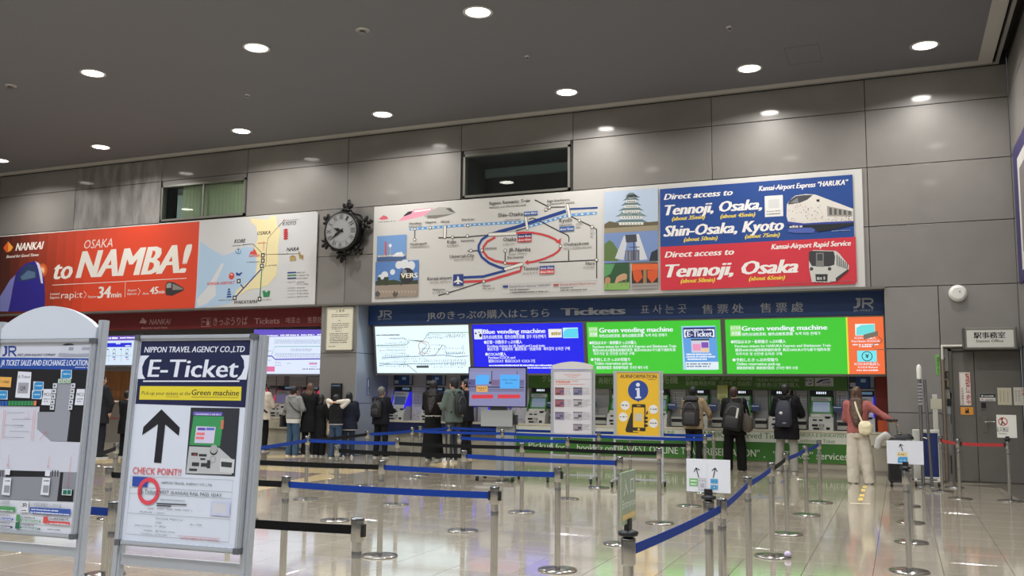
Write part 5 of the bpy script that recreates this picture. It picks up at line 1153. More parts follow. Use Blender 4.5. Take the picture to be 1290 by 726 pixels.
def d1(S):
    arrow(S, (1134.2,559.8), (1137.2,568.6), (34,32,36), 1.1, 4); S.rect((1130.4,570), (1143,575.2), (222,198,140)); S.greek((1131.4,573.4), (1140,573.4), 1.3, (130,110,60))
    S.poly([(1131,583.4),(1131,577.6),(1133,576),(1143.4,576),(1143.4,581.4),(1141,583.4)], (72,150,200)); S.greek((1133.4,581), (1141.6,581), 1.6, (150,200,226))
plate_sign('arrow_sign', 'white sign with a single black arrow on the front stanchion of the right file', 's0', 0.0, .30, .205, .93, (222, 222, 228), d1)
def dn(S):
    S.disc((1263.4,531.4), 5.4, (184,60,56), ring=1.1, n=24); S.line([(1261.8,528),(1262.6,532),(1261,536)], 1.4, (70,50,50)); S.disc((1262.6,527.6), 1.1, (70,50,50)); S.line([(1262.4,532),(1266,534.6)], 1.1, (70,50,50)); S.line([(1259.6,527.6),(1267.2,535.4)], .9, (184,60,56))
    S.greek((1256,539.2), (1271,539.2), .7, (60,60,60)); S.text('立入禁止', (1255.6,543.6), (1270.8,543.8), 3.4, (36,36,36), .02); S.text('No Entry', (1258.4,547.2), (1268.6,547.3), 1.8, (60,60,60), .01)
plate_sign('no_entry_sign', 'white no entry sign with red ring on the right post of the red barrier', 'x2', 0.0, .26, .335, .92, (222, 220, 212), dn)
t, O, U, V, N = plate_sign('entrance_sign', 'grey-green entrance sign seen edge on above the near belt post', 'r0', radians(90), .24, .235, .945, (150, 164, 140), lambda S: None)
S = Sheet(O + N*.004, U, V)
def fit_text(S, txt, u0, u1, v, cap, c, bold=.01):
    vs, fs, bb = glyphs(txt, bold); sx = (u1-u0)/(bb[1]-bb[0]); sy = cap/.7
    T = MB(); S.lines.append(T); T.add([S.P(u0+(x-bb[0])*sx, v+y*sy) for x, y in vs], fs, S.mi(c)); S.n += S.step
fit_text(S, '入 口', -.09, .09, .135, .06, (214,220,206)); fit_text(S, 'Entrance', -.11, .11, .075, .035, (214,220,206)); S.poly_uv([(-.11,.02),(.11,.02),(.11,.045),(-.11,.045)], (216,186,120)); S.build(t)

# ================================================================ FREE-STANDING BOARDS
def rot_plane(yaw, tilt):
    U = Vector((cos(yaw), sin(yaw), 0)); nb = Vector((-sin(yaw), cos(yaw), 0)); V = Vector((0, 0, 1))*cos(tilt) + nb*sin(tilt); return U, V, U.cross(V)
def a_board(name, label, TL, w_, h_, yaw, tilt, paper, legx=.055, arch=None, fr=.022, back=.05, bar=True, legtop=.02):
    U, V, N = rot_plane(yaw, tilt); O = Vector(TL); t = thing(name, label, 'sign stand', (O.x + U.x*w_/2, O.y + U.y*w_/2 - .1, 0))
    AL = mat((186, 190, 198), .38, .35); m = MB()
    MB().obox(O, U, V, N, -.004, -h_-.004, -.012, w_+.004, .004, 0).build('poster_sheet', mat(paper, .35, coat=.3), t)
    for q in ((-fr, -h_-fr, 0, fr), (w_, -h_-fr, w_+fr, fr), (0, 0, w_, fr), (0, -h_-fr, w_, -h_)):
        m = MB(); m.obox(O, U, V, N, q[0], q[1], -.016, q[2], q[3], .008); m.obox(O, U, V, N, q[0]+.006, q[1]+.006, .008, q[2]-.006, q[3]-.006, .013); m.build('frame_bar', AL, t)
    for u, v in ((-fr, fr), (w_, fr), (-fr, -h_), (w_, -h_)):
        MB().obox(O, U, V, N, u-.002, v-fr-.002, -.018, u+fr+.002, v+.002, .016).build('frame_corner', mat((120,124,130), .3, .6), t)
    MB().obox(O, U, V, N, 0, -h_, -.03, w_, 0, -.016).build('backing_board', mat((90, 94, 100), .5), t)
    for u in (-legx, w_+legx-.04):
        vb = -(O.z)/V.z; m = MB(); m.obox(O, U, V, N, u, vb+.03, -back, u+.04, legtop+(0 if not arch else .10), -.018); m.obox(O, U, V, N, u+.012, vb+.03, -.018, u+.028, legtop+(0 if not arch else .10), -.013)
        m.build('leg', AL, t); P = O + U*(u+.02) + V*vb
        MB().bevbox(P.x-.03, P.y-.28, 0.0, P.x+.03, P.y+.32, .045, .01).build('foot', AL, t)
    for v in (-h_-.11, -h_-.42):
        MB().obox(O, U, V, N, -legx+.04, v, -.045, w_+legx-.04, v+(.045 if v > -h_-.2 else .012), -.022).build('cross_bar', AL, t)
    if arch:
        n = 18; pts = [(-legx+.04, fr+.005)] + [( -legx+.04 + (w_+2*legx-.08)*i/n, fr+.06 + arch*sin(pi*i/n)**.8*1.0) for i in range(n+1)] + [(w_+legx-.04, fr+.005)]
        k = len(pts); vs = [O + U*a + V*b + N*(-.005) for a, b in pts] + [O + U*a + V*b + N*(-.035) for a, b in pts]
        MB().add(vs, [list(range(k))[::-1], list(range(k, 2*k))] + [(i, (i+1) % k, k+(i+1) % k, k+i) for i in range(k)]).build('arched_header', mat((206, 212, 224), .35, coat=.3), t)
    return t, Sheet(O + N*0.0, U, V, rough=.35)
k2 = crop(130, 410, 2.295); e3 = crop(150, 415, 4.4); e4 = crop(130, 570, 4.655)
t, S = a_board('sign_stand', 'large white and navy E-Ticket sign stand with a black arrow, in the left foreground', (-3.231, 3.268, 1.762), .60, .895, radians(3.74), radians(3.6), (216, 222, 236))
NVY = (34, 38, 74); PW = (226, 230, 244); INK = (44, 44, 54)
S.poly_uv([(0.004,-.005),(.594,-.005),(.594,-.300),(0.004,-.292)], NVY)
S.text('NIPPON TRAVEL AGENCY CO.,LTD', e3(140,131), e3(696,124), 7.2, PW, .02, .15); S.text('【E-Ticket】', e3(100,268), e3(716,262), 22, PW, .02, .08); S.line([e3(134,288), e3(668,288)], 1.6, PW)
S.poly([e3(118,315), e3(680,318), e3(676,396), e3(112,390)], (226, 208, 62)); S.text('Pick-up your tickets at the', e3(124,364), e3(396,366), 4.6, (50,50,50), .0, .15); S.text('Green machine', e3(402,366), e3(664,368), 7.2, (40,40,44), .015, .1); S.line([e3(402,376), e3(664,379)], .5, INK); S.line([e3(262,374), e3(334,375)], .4, INK)
S.poly([k2(*q) for q in ((169,243),(222,296),(219,320),(180,287),(168,399),(147,397),(159,286),(113,318),(117,294))], (36, 36, 44))
# printed picture of a ticket machine
S.sec('machine_picture')
S.poly([k2(254,238), k2(395,240), k2(381,437), k2(238,430)], (52, 54, 62)); S.poly([k2(262,262), k2(350,264), k2(338,350), k2(250,346)], (64, 150, 92)); S.poly([k2(270,292), k2(326,294), k2(320,342), k2(264,340)], (214,206,232))
S.rect(k2(274,296), k2(296,304), (96,80,180)); S.rect(k2(299,296), k2(322,304), (90,110,200)); S.rect(k2(271,310), k2(294,318), (236,120,130)); S.rect(k2(269,322), k2(292,330), (236,120,130)); S.rect(k2(262,250), k2(345,262), (110,100,190)); S.greek(k2(268,260), k2(340,260), 2, (206,200,230)); S.rect(k2(342,274), k2(348,300), (200,120,90))
S.poly([k2(250,350), k2(336,354), k2(376,390), k2(372,432), k2(240,428)], (186,188,190)); S.poly([k2(340,384), k2(381,388), k2(378,428), k2(338,424)], (204,206,206)); S.poly([k2(342,394), k2(374,397), k2(372,412), k2(342,409)], (60,62,66))
for x, y, w_, h_ in ((256,368,18,10), (278,372,22,8), (258,396,20,12), (284,398,18,12), (250,414,22,8), (282,384,14,6), (302,390,8,24)): S.rect(k2(x,y), k2(x+w_,y+h_), (56,58,62))
S.disc(k2(321,362), 6, (50,50,54)); S.disc(k2(321,358), 5.6, (170,172,172)); S.disc(k2(318,388), 4.6, (150,152,152), ring=.8); S.rect(k2(264,372), k2(270,376), (190,60,60))
S.text('CHECK POINT!!', e4(174,128), e4(458,136), 8.4, (214,74,78), .01)
S.line([e4(166,140), e4(764,164), e4(738,528), e4(134,478), e4(166,140)], .35, (110,110,120))
for a, b in (((160,204),(758,234)), ((158,240),(754,272)), ((146,356),(746,394))): S.line([e4(*a), e4(*b)], .35, (110,110,120))
S.poly([e4(176,142), e4(266,146), e4(262,204), e4(172,198)], (54, 78, 168)); S.text('NIPPON TRAVEL AGENCY CO.,LTD', e4(344,186), e4(640,198), 2.9, INK); S.text('WEST (KANSAI) RAIL PASS 1DAY', e4(322,246), e4(698,258), 4.0, (60,60,66))
for tx, a, b in (('ABCD000-00000024', (334,284),(482,286)), ('WEST RAIL PASS TEST 1', (316,338),(524,342)), ('ADULT', (316,360),(366,362)), ('NAME :', (262,332),(306,336)), ('Adult :', (214,352),(306,356)), ('Issuing Agency :', (312,392),(484,400)), ('2,000', (308,414),(344,418)), ('No. : 0,000', (512,428),(580,430)), ('Date of issue :', (188,432),(300,436)), ('Validity :', (240,460),(300,464)), ('Conditions :', (226,480),(300,484)), ('JR West Lines', (308,466),(424,472)), ('25 Mar 2026', (306,486),(376,490)), ('1 day', (308,436),(372,442))): S.text(tx, e4(*a), e4(*b), 1.7, (90,90,96))
for a, b in (((316,300),(492,308)), ((316,312),(400,316))): S.line([e4(*a), e4(*b)], 1.6, (70,70,76))
S.rect(e4(636,288), e4(742,376), (196,202,232)); S.rect(e4(648,296), e4(724,362), (206,206,214)); S.text('CAUTION: PRESENT THIS AT THE STATION', e4(456,508), e4(680,524), 2.2, (190,60,66), .01); S.line([e4(440,490), e4(690,506)], .4, (200,90,90))
S.disc(e4(270,228), 17.2, (222, 76, 92), ring=5.2, n=36); S.text('[E-Ticket]', e4(216,240), e4(322,244), 5, (60,60,70), .0)
for k in range(18): S.poly([e4(90+k*38, 510+k*2.6), e4(108+k*38, 511+k*2.6), e4(100+k*38, 526+k*2.6), e4(82+k*38, 525+k*2.6)], (228,230,236)) 
S.build(t)
# map board with arched top
t, S = a_board('sign_stand', 'grey stand with arched white header and JR ticket sales map, at the left edge', (-4.37, 3.447, 1.765), .60, .94, radians(3.47), radians(3.2), (206, 208, 222), arch=.115)
j1 = crop(0, 385, 4.686); j2 = crop(0, 530, 3.707)
S.poly([(-25,443), j1(524,312), j1(524,378), (-25,466)][0:0] or [j1(-110,306), j1(526,312), j1(524,380), j1(-118,372)], (40, 76, 160)); S.text('JR TICKET SALES AND EXCHANGE LOCATION', j1(4,358), j1(524,352), 7, PW, .02, .15); S.greek(j1(444,368), j1(520,368), .8, PW)
jr(S, 3.2, 436, 17.6, 13, (44, 66, 140)); S.text('WEST JAPAN RAILWAY COMPANY', j1(102,302), j1(328,296), 3, (50,56,80), .01, .1)
S.poly([j1(*q) for q in ((370,232),(400,222),(430,226),(440,234),(380,236))], (70,72,80)); S.poly([j1(*q) for q in ((362,240),(450,236),(480,226),(538,228),(538,300),(360,300))], (200,204,216)); S.poly([j1(*q) for q in ((350,280),(450,286),(538,282),(538,302),(344,302))], (160,164,180)); S.rect(j1(408,246), j1(434,266), (150,154,170)); S.rect(j1(486,246), j1(534,264), (160,164,180))
S.poly([j1(-118,372), j1(524,380), j1(480,740), j1(-160,740)], (30, 30, 36))
S.poly([j1(-130,590), j1(236,598), j1(232,650), j1(322,654), j1(340,460), j1(424,462), j1(404,740), j1(-150,740)], (150, 152, 164)); S.poly([j1(-130,592), j1(236,598), j1(218,740), j1(-150,740)], (204,206,220))
S.poly([j2(-90,-40), j2(178,-40), j2(174,40), j2(240,98), j2(376,102), j2(362,242), j2(-100,228)], (204, 206, 220)); S.poly([j2(178,-40), j2(330,-40), j2(316,96), j2(240,98), j2(174,40)], (150,152,164)); S.poly([j2(330,-30), j2(384,-30), j2(376,102), j2(314,98)], (30,30,36))
S.poly([j2(-100,228), j2(362,242), j2(350,380), j2(-110,364)], (140,142,152)); S.poly([j2(30,232), j2(220,238), j2(218,264), j2(28,262)], (34,34,40)); S.poly([j2(284,242), j2(298,242), j2(290,320), j2(346,324), j2(342,380), j2(268,376)], (34,34,40))
for x in (4, 14, 246, 258, 270): S.poly([j2(x,232), j2(x+5,232), j2(x+3,262), j2(x-2,262)], (60,60,66))
S.poly([j2(-110,366), j2(350,382), j2(344,530), j2(-116,512)], (214,216,226))
S.poly([j1(110,390), j1(188,394), j1(178,548), j1(92,544)], (222,224,236)); S.text('E-Ticket', j1(112,430), j1(180,428), 3.4, (60,60,70), .01); S.rect(j1(112,456), j1(166,520), (160,160,170)); S.text('QR', j1(120,500), j1(154,500), 5, (60,60,70), .01)
S.poly([j1(-60,420), j1(72,424), j1(66,484), j1(-60,478)], (226,172,90)); S.text('¥ + ¥300', j1(-6,462), j1(56,458), 3.4, (90,60,20), .01)
for a, b in (((366,382),(424,430)), ((204,452),(258,498)), ((196,504),(248,550)), ((-10,504),(46,552))): S.poly([j1(a[0]-3,a[1]-3), j1(b[0]+4,a[1]-1), j1(b[0]+2,b[1]+4), j1(a[0]-5,b[1]+2)], (206,214,230)); S.poly([j1(a[0],b[1]), j1(a[0]+3,a[1]+8), j1(a[0]+14,a[1]), j1(b[0],a[1]+2), j1(b[0]-2,b[1]-8), j1(b[0]-10,b[1])], (50,140,200)); S.greek(j1(a[0]+10,(a[1]+b[1])/2+4), j1(b[0]-8,(a[1]+b[1])/2+2), 1.8, (190,220,236))
for a in ((256,492),(452,492)):
    S.poly([j1(a[0]+6,a[1]+2), j1(a[0]+54,a[1]+2), j1(a[0]+44,a[1]+98), j1(a[0]-8,a[1]+96)], (222,224,236)); S.text('MCO', j1(a[0]+6,a[1]+44), j1(a[0]+46,a[1]+43), 4, (50,50,60), .01); S.greek(j1(a[0]+6,a[1]+64), j1(a[0]+40,a[1]+63), 1.2, (120,120,130)); S.greek(j1(a[0]+6,a[1]+78), j1(a[0]+30,a[1]+77), 1.2, (120,120,130))
for k in range(3): S.poly([j1(348+k*26,434), j1(372+k*26,434), j1(370+k*26,460), j1(346+k*26,460)], (180,200,186)); S.text('A', j1(354+k*26,456), j1(366+k*26,456), 3, (40,110,70), .01)
for k in range(5):
    for x0 in (318, 426): S.poly([j1(x0-k*4,460+k*32), j1(x0+24-k*4,460+k*32), j1(x0+22-k*4,488+k*32), j1(x0-2-k*4,488+k*32)], (210,212,222)); S.rect(j1(x0+4-k*4,468+k*32), j1(x0+14-k*4,480+k*32), (90,92,104))
for k in range(12): S.poly([j1(-2+k*19,564), j1(14+k*19,564), j1(12+k*19,592), j1(-4+k*19,592)], (50,90,170) if k < 3 else ((60,140,90) if k < 11 else (220,130,90)))
RL = (220, 80, 80)
for pts in ([j1(30,620), j1(16,790)], [j1(40,620), j1(26,790)], [j1(206,620), j1(190,800)], [j1(218,620), j1(202,800)], [j1(150,662), j1(174,662), j1(176,625)]): S.line(pts, .4, RL)
for y in (634, 672, 708): S.line([j1(48,y), j1(150,y), j1(196,y)][:2] if y != 672 else [j1(78,y), j1(190,y)], .35, (60,60,80))
for a, b in ((j2(28,22), j2(112,24)), (j2(50,50), j2(145,53)), (j2(20,78), j2(120,80))): S.line([a, b], .35, (60,60,80))
for a, b in ((j2(48,160), j2(43,212)), (j2(238,165), j2(230,218)), (j2(338,170), j2(322,306)), (j2(190,92), j2(222,52))): arrow(S, b, a, RL, .45, 2.2)
for x, y in ((42,240), (229,246)): S.rect(j2(x-10,y-14), j2(x+10,y+14), (222,224,234))
for x in (36, 218): S.poly([j2(x-12,266), j2(x+24,268), j2(x+16,350), j2(x-22,346)], (222,224,234)); S.greek(j2(x-6,284), j2(x+18,284), 1.4, (60,60,70)); S.rect(j2(x-8,302), j2(x+14,338), (150,150,160)) 
S.rect(j2(298,320), j2(340,350), (214,220,220)); S.rect(j2(302,324), j2(318,346), (40,110,96)); S.rect(j2(322,324), j2(337,346), (40,110,96))
S.poly([j2(106,376), j2(142,376), j2(140,430), j2(102,430)], (200,200,206)); S.poly([j2(108,379), j2(139,379), j2(137,427), j2(105,427)], (220,222,230)); jr(S, *j2(110,386), 6.4, 5, (60,60,66)); S.greek(j2(108,422), j2(134,422), 1.2, (90,90,96))
S.text('ＪＲ西日本線きっぷのりば', j2(152,398), j2(294,404), 3.4, (120,120,126), 0); S.text('の2回目', j2(0,386), j2(52,388), 3.2, (110,110,116), 0)
S.poly([j2(148,404), j2(338,414), j2(334,444), j2(146,432)], (60,90,170)); S.greek(j2(154,418), j2(280,424), 1.6, PW, 2); S.greek(j2(150,432), j2(330,440), 1.6, PW, 2)
for a, b, cc in (((-40,396),(78,426),(84,150,96)), ((-40,450),(70,466),(60,90,170)), ((-40,486),(66,502),(60,40,80)), ((104,462),(198,476),(84,150,96)), ((102,496),(196,510),(40,110,80)), ((234,468),(334,488),(216,80,80))): S.rect(j2(*a), j2(*b), cc); S.greek(j2(max(4,a[0]+6),b[1]-4), j2(b[0]-6,b[1]-4), 1.2, PW, 2)
for a, b, cc in (((86,438),(100,470),(84,150,96)), ((82,474),(98,506),(40,110,80)), ((212,448),(230,480),(216,80,80))): S.rect(j2(*a), j2(*b), cc)
for y, a, b in ((456,110,172), (490,110,166), (444,4,54), (480,4,56), (464,238,310), (462,262,330), (512,230,290)): S.greek(j2(a,y), j2(b,y), 1.8, (140,140,148), 1.8)
S.build(t)

# castor stands with boards in the hall
def wheel_board(name, label, TL, w_, h_, yaw, paper, arch=None, cat='sign stand'):
    U, V, N = rot_plane(yaw, 0); O = Vector(TL); t = thing(name, label, cat, (O.x+U.x*w_/2, O.y, 0)); AL = mat((184, 186, 190), .38, .35)
    MB().obox(O, U, V, N, 0, -h_, -.012, w_, 0, 0).build('poster_sheet', mat(paper, .4, coat=.2), t)
    for q in ((-.022, -h_-.022, 0, .022), (w_, -h_-.022, w_+.022, .022), (0, 0, w_, .022), (0, -h_-.022, w_, -h_)): m = MB(); m.obox(O, U, V, N, q[0], q[1], -.016, q[2], q[3], .008); m.build('frame_bar', AL, t)
    for u in (-.06, w_+.025):
        m = MB(); m.obox(O, U, V, N, u, -O.z+.10, -.05, u+.034, .03, -.018); m.build('leg', AL, t)
        P = O + U*(u+.017) + N*(-.034); m = MB(); m.obox(Vector((P.x, P.y, 0)), U, V, N, -.017, .085, -.24, .017, .115, .24); m.build('foot_bar', AL, t)
        for s in (-.22, .22):
            Q = Vector((P.x, P.y, 0)) + N*s; m = MB(); m.tube(Q + Vector((0,0,.035)) - U*.014, Q + Vector((0,0,.035)) + U*.014, .035, n=14); m.box(Q.x-.02, Q.y-.02, .06, Q.x+.02, Q.y+.02, .086); m.build('castor', BLACKP, t)
    for v in (-h_-.03, -O.z+.13, -O.z+.46): m = MB(); m.obox(O, U, V, N, -.026, v-.024 if v < -h_-.2 else v-.05, -.046, w_+.026, v if v < -h_-.2 else v+.02, -.022); m.build('cross_bar', AL, t)
    if arch:
        n = 16; pts = [(-.03, .03)] + [(-.03 + (w_+.06)*i/n, .10 + arch*sin(pi*i/n)) for i in range(n+1)] + [(w_+.03, .03)]; k = len(pts)
        vs = [O + U*a + V*b + N*.004 for a, b in pts] + [O + U*a + V*b - N*.03 for a, b in pts]
        MB().add(vs, [list(range(k))[::-1], list(range(k, 2*k))] + [(i, (i+1) % k, k+(i+1) % k, k+i) for i in range(k)]).build('arched_header', mat((206, 204, 200), .4), t)
    return t, Sheet(O, U, V)
t, S = wheel_board('sign_stand', 'white arch-topped notice board on castors with rows of small photos', (-5.52, 15.05, 1.885), .665, 1.06, radians(3), (206, 202, 206), arch=.06)
w6 = crop(640, 460, 7.26); OR = (206, 130, 110)
S.text('Operating guide', w6(516,98), w6(662,94), 2.4, OR); S.text('“Ticket”', w6(538,120), w6(640,116), 2.2, OR); S.line([w6(420,132), w6(776,132)], .3, (120,116,120))
S.greek(w6(438,166), w6(568,164), 2.4, OR, 2); S.greek(w6(438,180), w6(700,180), 1, OR, 2); S.greek(w6(438,152), w6(640,150), 1, OR, 2)
for x, y, c1, c2 in ((430,206,(150,96,100),(100,80,120)), (596,206,(120,116,140),(90,90,120)), (430,314,(150,90,100),(90,70,110)), (596,314,(170,164,170),(90,90,96)), (430,430,(130,120,150),(90,90,100)), (596,430,(170,166,174),(80,80,90)), (596,540,(150,140,150),(80,70,80))):
    S.rect(w6(x,y), w6(x+84,min(y+72, 600)), c1); S.rect(w6(x,y), w6(x+84,y+9), (50,44,50)); S.rect(w6(x+44,y+24), w6(x+76,min(y+50,598)), c2); S.rect(w6(x+10,y+50), w6(x+50,y+60), (40,36,40))
    for k in range(5): 
        if y+10+k*14 < 596: S.greek(w6(x+90,y+10+k*14), w6(x+90+random.choice((44,60,66)),y+8+k*14), .7, (150,146,150), 2)
S.build(t)
t, S = wheel_board('sign_stand', 'yellow information board on castors with a blue i circle and a hand holding a phone', (-4.322, 14.80, 1.855), .70, 1.02, radians(4.6), (224, 178, 44))
y6 = crop(690, 440, 6.053)
S.text('AUINFORMATION', y6(552,224), y6(830,220), 4.6, (44,40,60), .02); S.greek(y6(764,236), y6(828,234), .8, (70,60,40), 2)
S.disc(y6(689,316), 13, (36,66,140), n=32); S.poly([y6(676,390), y6(702,390), y6(690,406)], (36,66,140)); S.disc(y6(688,272), 2.5, (214,218,232)); S.poly([y6(*q) for q in ((670,300),(700,296),(702,360),(712,364),(712,375),(668,377),(668,366),(680,362),(680,312),(668,312))], (214,218,232))
BL = (40, 36, 34)
S.poly([y6(*q) for q in ((636,486),(650,484),(656,520),(652,570),(640,600),(652,632),(690,636),(690,640),(600,634),(592,616),(606,570),(620,530))], BL)
S.poly([y6(*q) for q in ((642,424),(650,419),(740,421),(746,428),(746,620),(740,628),(650,622),(640,612))], BL); S.poly([y6(*q) for q in ((652,444),(736,446),(738,600),(650,596))], (224,178,44)); S.rect(y6(680,429), y6(708,435), (224,178,44)); S.disc(y6(694,612), 1.6, (224,178,44))
for yy in (526, 554, 584): S.poly([y6(734,yy-9), y6(758,yy-10), y6(765,yy), y6(760,yy+9), y6(734,yy+9)], BL)
S.poly([y6(752,480), y6(760,470), y6(766,486), y6(758,500), y6(750,500)], BL); S.rect(y6(664,490), y6(722,550), (190,180,160))
for x, y in ((590,430), (576,518), (806,460), (806,566)): S.disc(y6(x,y), 5.8, (218,216,214), n=24); S.greek(y6(x-26,y+4), y6(x+26,y+2), 1.5, (90,84,90), 2.4)
S.build(t)
# monitor on a grey pedestal cart
U, V, N = rot_plane(radians(10), 0); O = Vector((-6.93, 14.62, 1.925)); w_, h_ = 1.0, .655
t = thing('monitor_cart', 'large monitor showing two red arrows on a grey pedestal cart with castors', 'monitor', (O.x+.5, O.y, 0))
m = MB(); 
m.obox(O, U, V, N, -.02, -h_-.02, -.05, w_+.02, .02, -.004); m.build('monitor_casing', mat((20,20,26), .35), t)
m = MB(); m.obox(O, U, V, N, 0, -h_, -.004, w_, 0, 0); m.build('display', mat((150, 150, 196), .3, emit=.75), t)
S = Sheet(O, U, V, emit=.75); m9 = crop(575, 460, 9.92)
S.rect(m9(160,85), m9(435,180), (150,156,206)); S.rect(m9(450,80), m9(845,180), (150,150,206)); S.rect(m9(438,75), m9(446,250), (30,34,60)); S.rect(m9(755,75), m9(762,115), (30,34,60)); S.rect(m9(145,180), m9(235,262), (90,86,150)); S.rect(m9(440,185), m9(545,262), (130,110,156)); S.rect(m9(145,266), m9(845,288), (40,40,90)); S.rect(m9(145,290), m9(845,328), (122,120,160)); S.line([m9(140,330), m9(845,334)], .3, (60,60,100))
S.rect(m9(790,185), m9(845,262), (110,110,160)); S.rect(m9(800,206), m9(835,212), (30,30,60)); S.rect(m9(150,216), m9(180,236), (40,40,80)); S.rect(m9(408,206), m9(440,236), (30,34,60))
for x in (470, 490, 515): S.line([m9(x,190), m9(x,240)], .4, (150,60,110))
CY_ = (70, 170, 244, 1.0); S.poly([m9(240,245), m9(246,150), m9(270,125), m9(408,122), m9(410,200), m9(396,240)], CY_); S.rect(m9(546,122), m9(788,296), CY_); S.rect(m9(250,262), m9(390,338), (226,170,90,.9))
S.text('ticket transfer', m9(568,196), m9(766,190), 1.9, (40,80,140,.6), .01); S.text('line', m9(612,236), m9(700,232), 2, (40,80,140,.6), .01); S.greek(m9(262,296), m9(378,292), 1.2, (120,80,30,.6)); S.greek(m9(290,318), m9(350,316), 1, (120,80,30,.6))
AR = (222, 40, 56, .9); S.poly([m9(*q) for q in ((182,396),(222,360),(222,372),(460,370),(460,418),(222,420),(222,434))], AR); S.poly([m9(*q) for q in ((806,390),(770,360),(770,370),(516,370),(516,418),(770,416),(770,430))], AR)
S.build(t)
GB = mat((164, 166, 164), .4, .2)
cxm = O + U*.5; Z0 = Vector((cxm.x, cxm.y, 0)); q1 = wall_at(606, 522, cxm.y); q2 = wall_at(645, 540, cxm.y)
m = MB(); m.obox(Z0, U, V, N, -.30, .92, -.32, .26, 1.20, -.06); m.build('equipment_box', GB, t)
m = MB(); m.obox(Z0, U, V, N, -.14, 1.20, -.2, .14, 1.5, -.055); m.build('monitor_mount', mat((60,64,66), .4), t)
m = MB(); m.obox(Z0, U, V, N, -.04, .10, -.28, .28, .92, -.12); m.build('pedestal', mat((150, 152, 150), .4, .2), t)
m = MB(); m.obox(Z0, U, V, N, .27, .95, -.2, .33, 1.12, -.1); m.build('handle_block', mat((50,52,56), .4), t)
m = MB(); m.obox(Z0, U, V, N, -.34, .085, -.48, .34, .12, -.40); m.obox(Z0, U, V, N, -.34, .085, .06, .34, .12, .14); m.obox(Z0, U, V, N, -.04, .085, -.46, .28, .13, .12); m.build('base_frame', GB, t)
for a in (-.31, .31):
    for b in (-.44, .10):
        Q = Z0 + U*a + N*b; m = MB(); m.tube(Q + Vector((0,0,.045)) - U*.02, Q + Vector((0,0,.045)) + U*.02, .045, n=16); m.build('castor', BLACKP, t)
# cable on the cart
m = MB(); m.path([Z0 + U*.30 + N*(-.05) + Vector((0,0,z_)) + U*(.03*sin(z_*9)) for z_ in (1.15, 1.0, .85, .7)], .008, 6); m.build('cable', BLACKP, t)

# ================================================================ OFFICE DOOR, SIGNS AND THINGS ON THE RIGHT
DOORC = mat((112, 109, 104), .38, .25, noise=.03, nscale=1.5)
def wx(px, py=520, Y=YW): return wall_at(px, py, Y).x
dr = MB(); xd0, xd1, xd2 = wx(1201.5), wx(1230), 1.97
dr.box(xd0-.05, YW-.02, 0, xd0, YW+.10, 2.37); dr.box(xd0-.05, YW-.02, 2.33, 1.985, YW+.10, 2.375)
door = structure(dr.build('door_1', mat((96, 93, 88), .4, .4)))
MB().bevbox(xd0+.004, YW+.03, .012, xd1-.004, YW+.08, 2.325, .004).build('door_leaf', DOORC, door)
MB().bevbox(xd1+.004, YW+.03, .012, xd2, YW+.08, 2.325, .004).build('door_leaf', DOORC, door)
structure(MB().box(.72, YW+.12, 0, 1.99, YW+.2, 2.4).build('wall_behind_door', JOINT))
MB().bevbox(.70+.006, YW-.002, .0, xd0-.055, YW+.12, 2.372, .003).build('wall_panel', WALLM[1], wbk)
A = wall_at(1239.5, 532, YW); m = MB(); m.box(A.x-.02, YW+.015, A.z-.18, A.x+.05, YW+.03, A.z+.10); m.build('lock_plate', mat((140,138,132), .3, .8), door)
MB().path([(A.x+.015, YW+.02, A.z), (A.x+.015, YW-.04, A.z), (A.x+.16, YW-.045, A.z+.01)], .012, 8).build('door_handle', mat((170,168,160), .25, .9), door)
A, B_ = wall_at(1236, 507.5, YW), wall_at(1242.4, 514.6, YW); MB().box(A.x, YW-.0, B_.z, B_.x, YW+.03, A.z).build('keypad_lock', BLACKP, door)
MB().box(A.x-.01, YW+.01, B_.z-.02, B_.x+.01, YW+.03, A.z+.02).build('lock_frame', STEEL, door)
MB().box(wx(1221), YW-.005, 0, 1.985, YW+.1, .015).build('threshold', mat((60,58,54), .5, .5), door)
def wall_notice(label, a, b, bg, draw, Y=None, cat='notice', name='wall_notice'):
    Y = (YW-.006) if Y is None else Y
    A, B_ = wall_at(*a, Y), wall_at(*b, Y); t = thing(name, label, cat, ((A.x+B_.x)/2, Y, B_.z)); MB().box(A.x, Y-.004, B_.z, B_.x, Y+.003, A.z).build('sheet', mat(bg, .5), t)
    S = Sheet((0, Y-.004, 0)); draw(S); S.build(t); return t
YD = YW+.025
def g_(S): S.vtext('非常口はこちら', (1181.4,450), 20.5, 2.8, (40,70,30), .02)
wall_notice('narrow green vertical notice between the tall silver pole and the pipe', (1178.4,446.8), (1184,472), (112,176,84), g_)
def g_(S): S.rect((1190.6,469), (1196.8,490), (34,32,28)); S.vtext('きっぷ売場案内', (1193.6,470), 18.4, 2.6, (150,136,100), .01)
wall_notice('narrow black vertical plate on the wall beside the pipe', (1190,468), (1197.2,490.6), (44,42,38), g_)
def g_(S):
    S.vtext('警戒警備実施中', (1218.6,471), 38.5, 4.9, (176,52,48), .02); S.vtext('大阪府警察本部', (1212.2,488), 22.4, 2.8, (70,60,60), .0)
    S.line([(1208.6,470),(1222.2,470),(1224,510),(1210.6,510),(1208.6,470)], .4, (190,80,76))
wall_notice('white vertical notice with large red characters on the office door', (1208,469.2), (1223.6,511), (222,216,208), g_, YD)
def g_(S): S.disc((1218.4,516.4), 2.1, (40,36,30)); S.poly([(1215.6,521),(1216.4,517),(1220.4,517),(1221.2,521)], (40,36,30)); S.disc((1218.2,516), 1, (220,160,70))
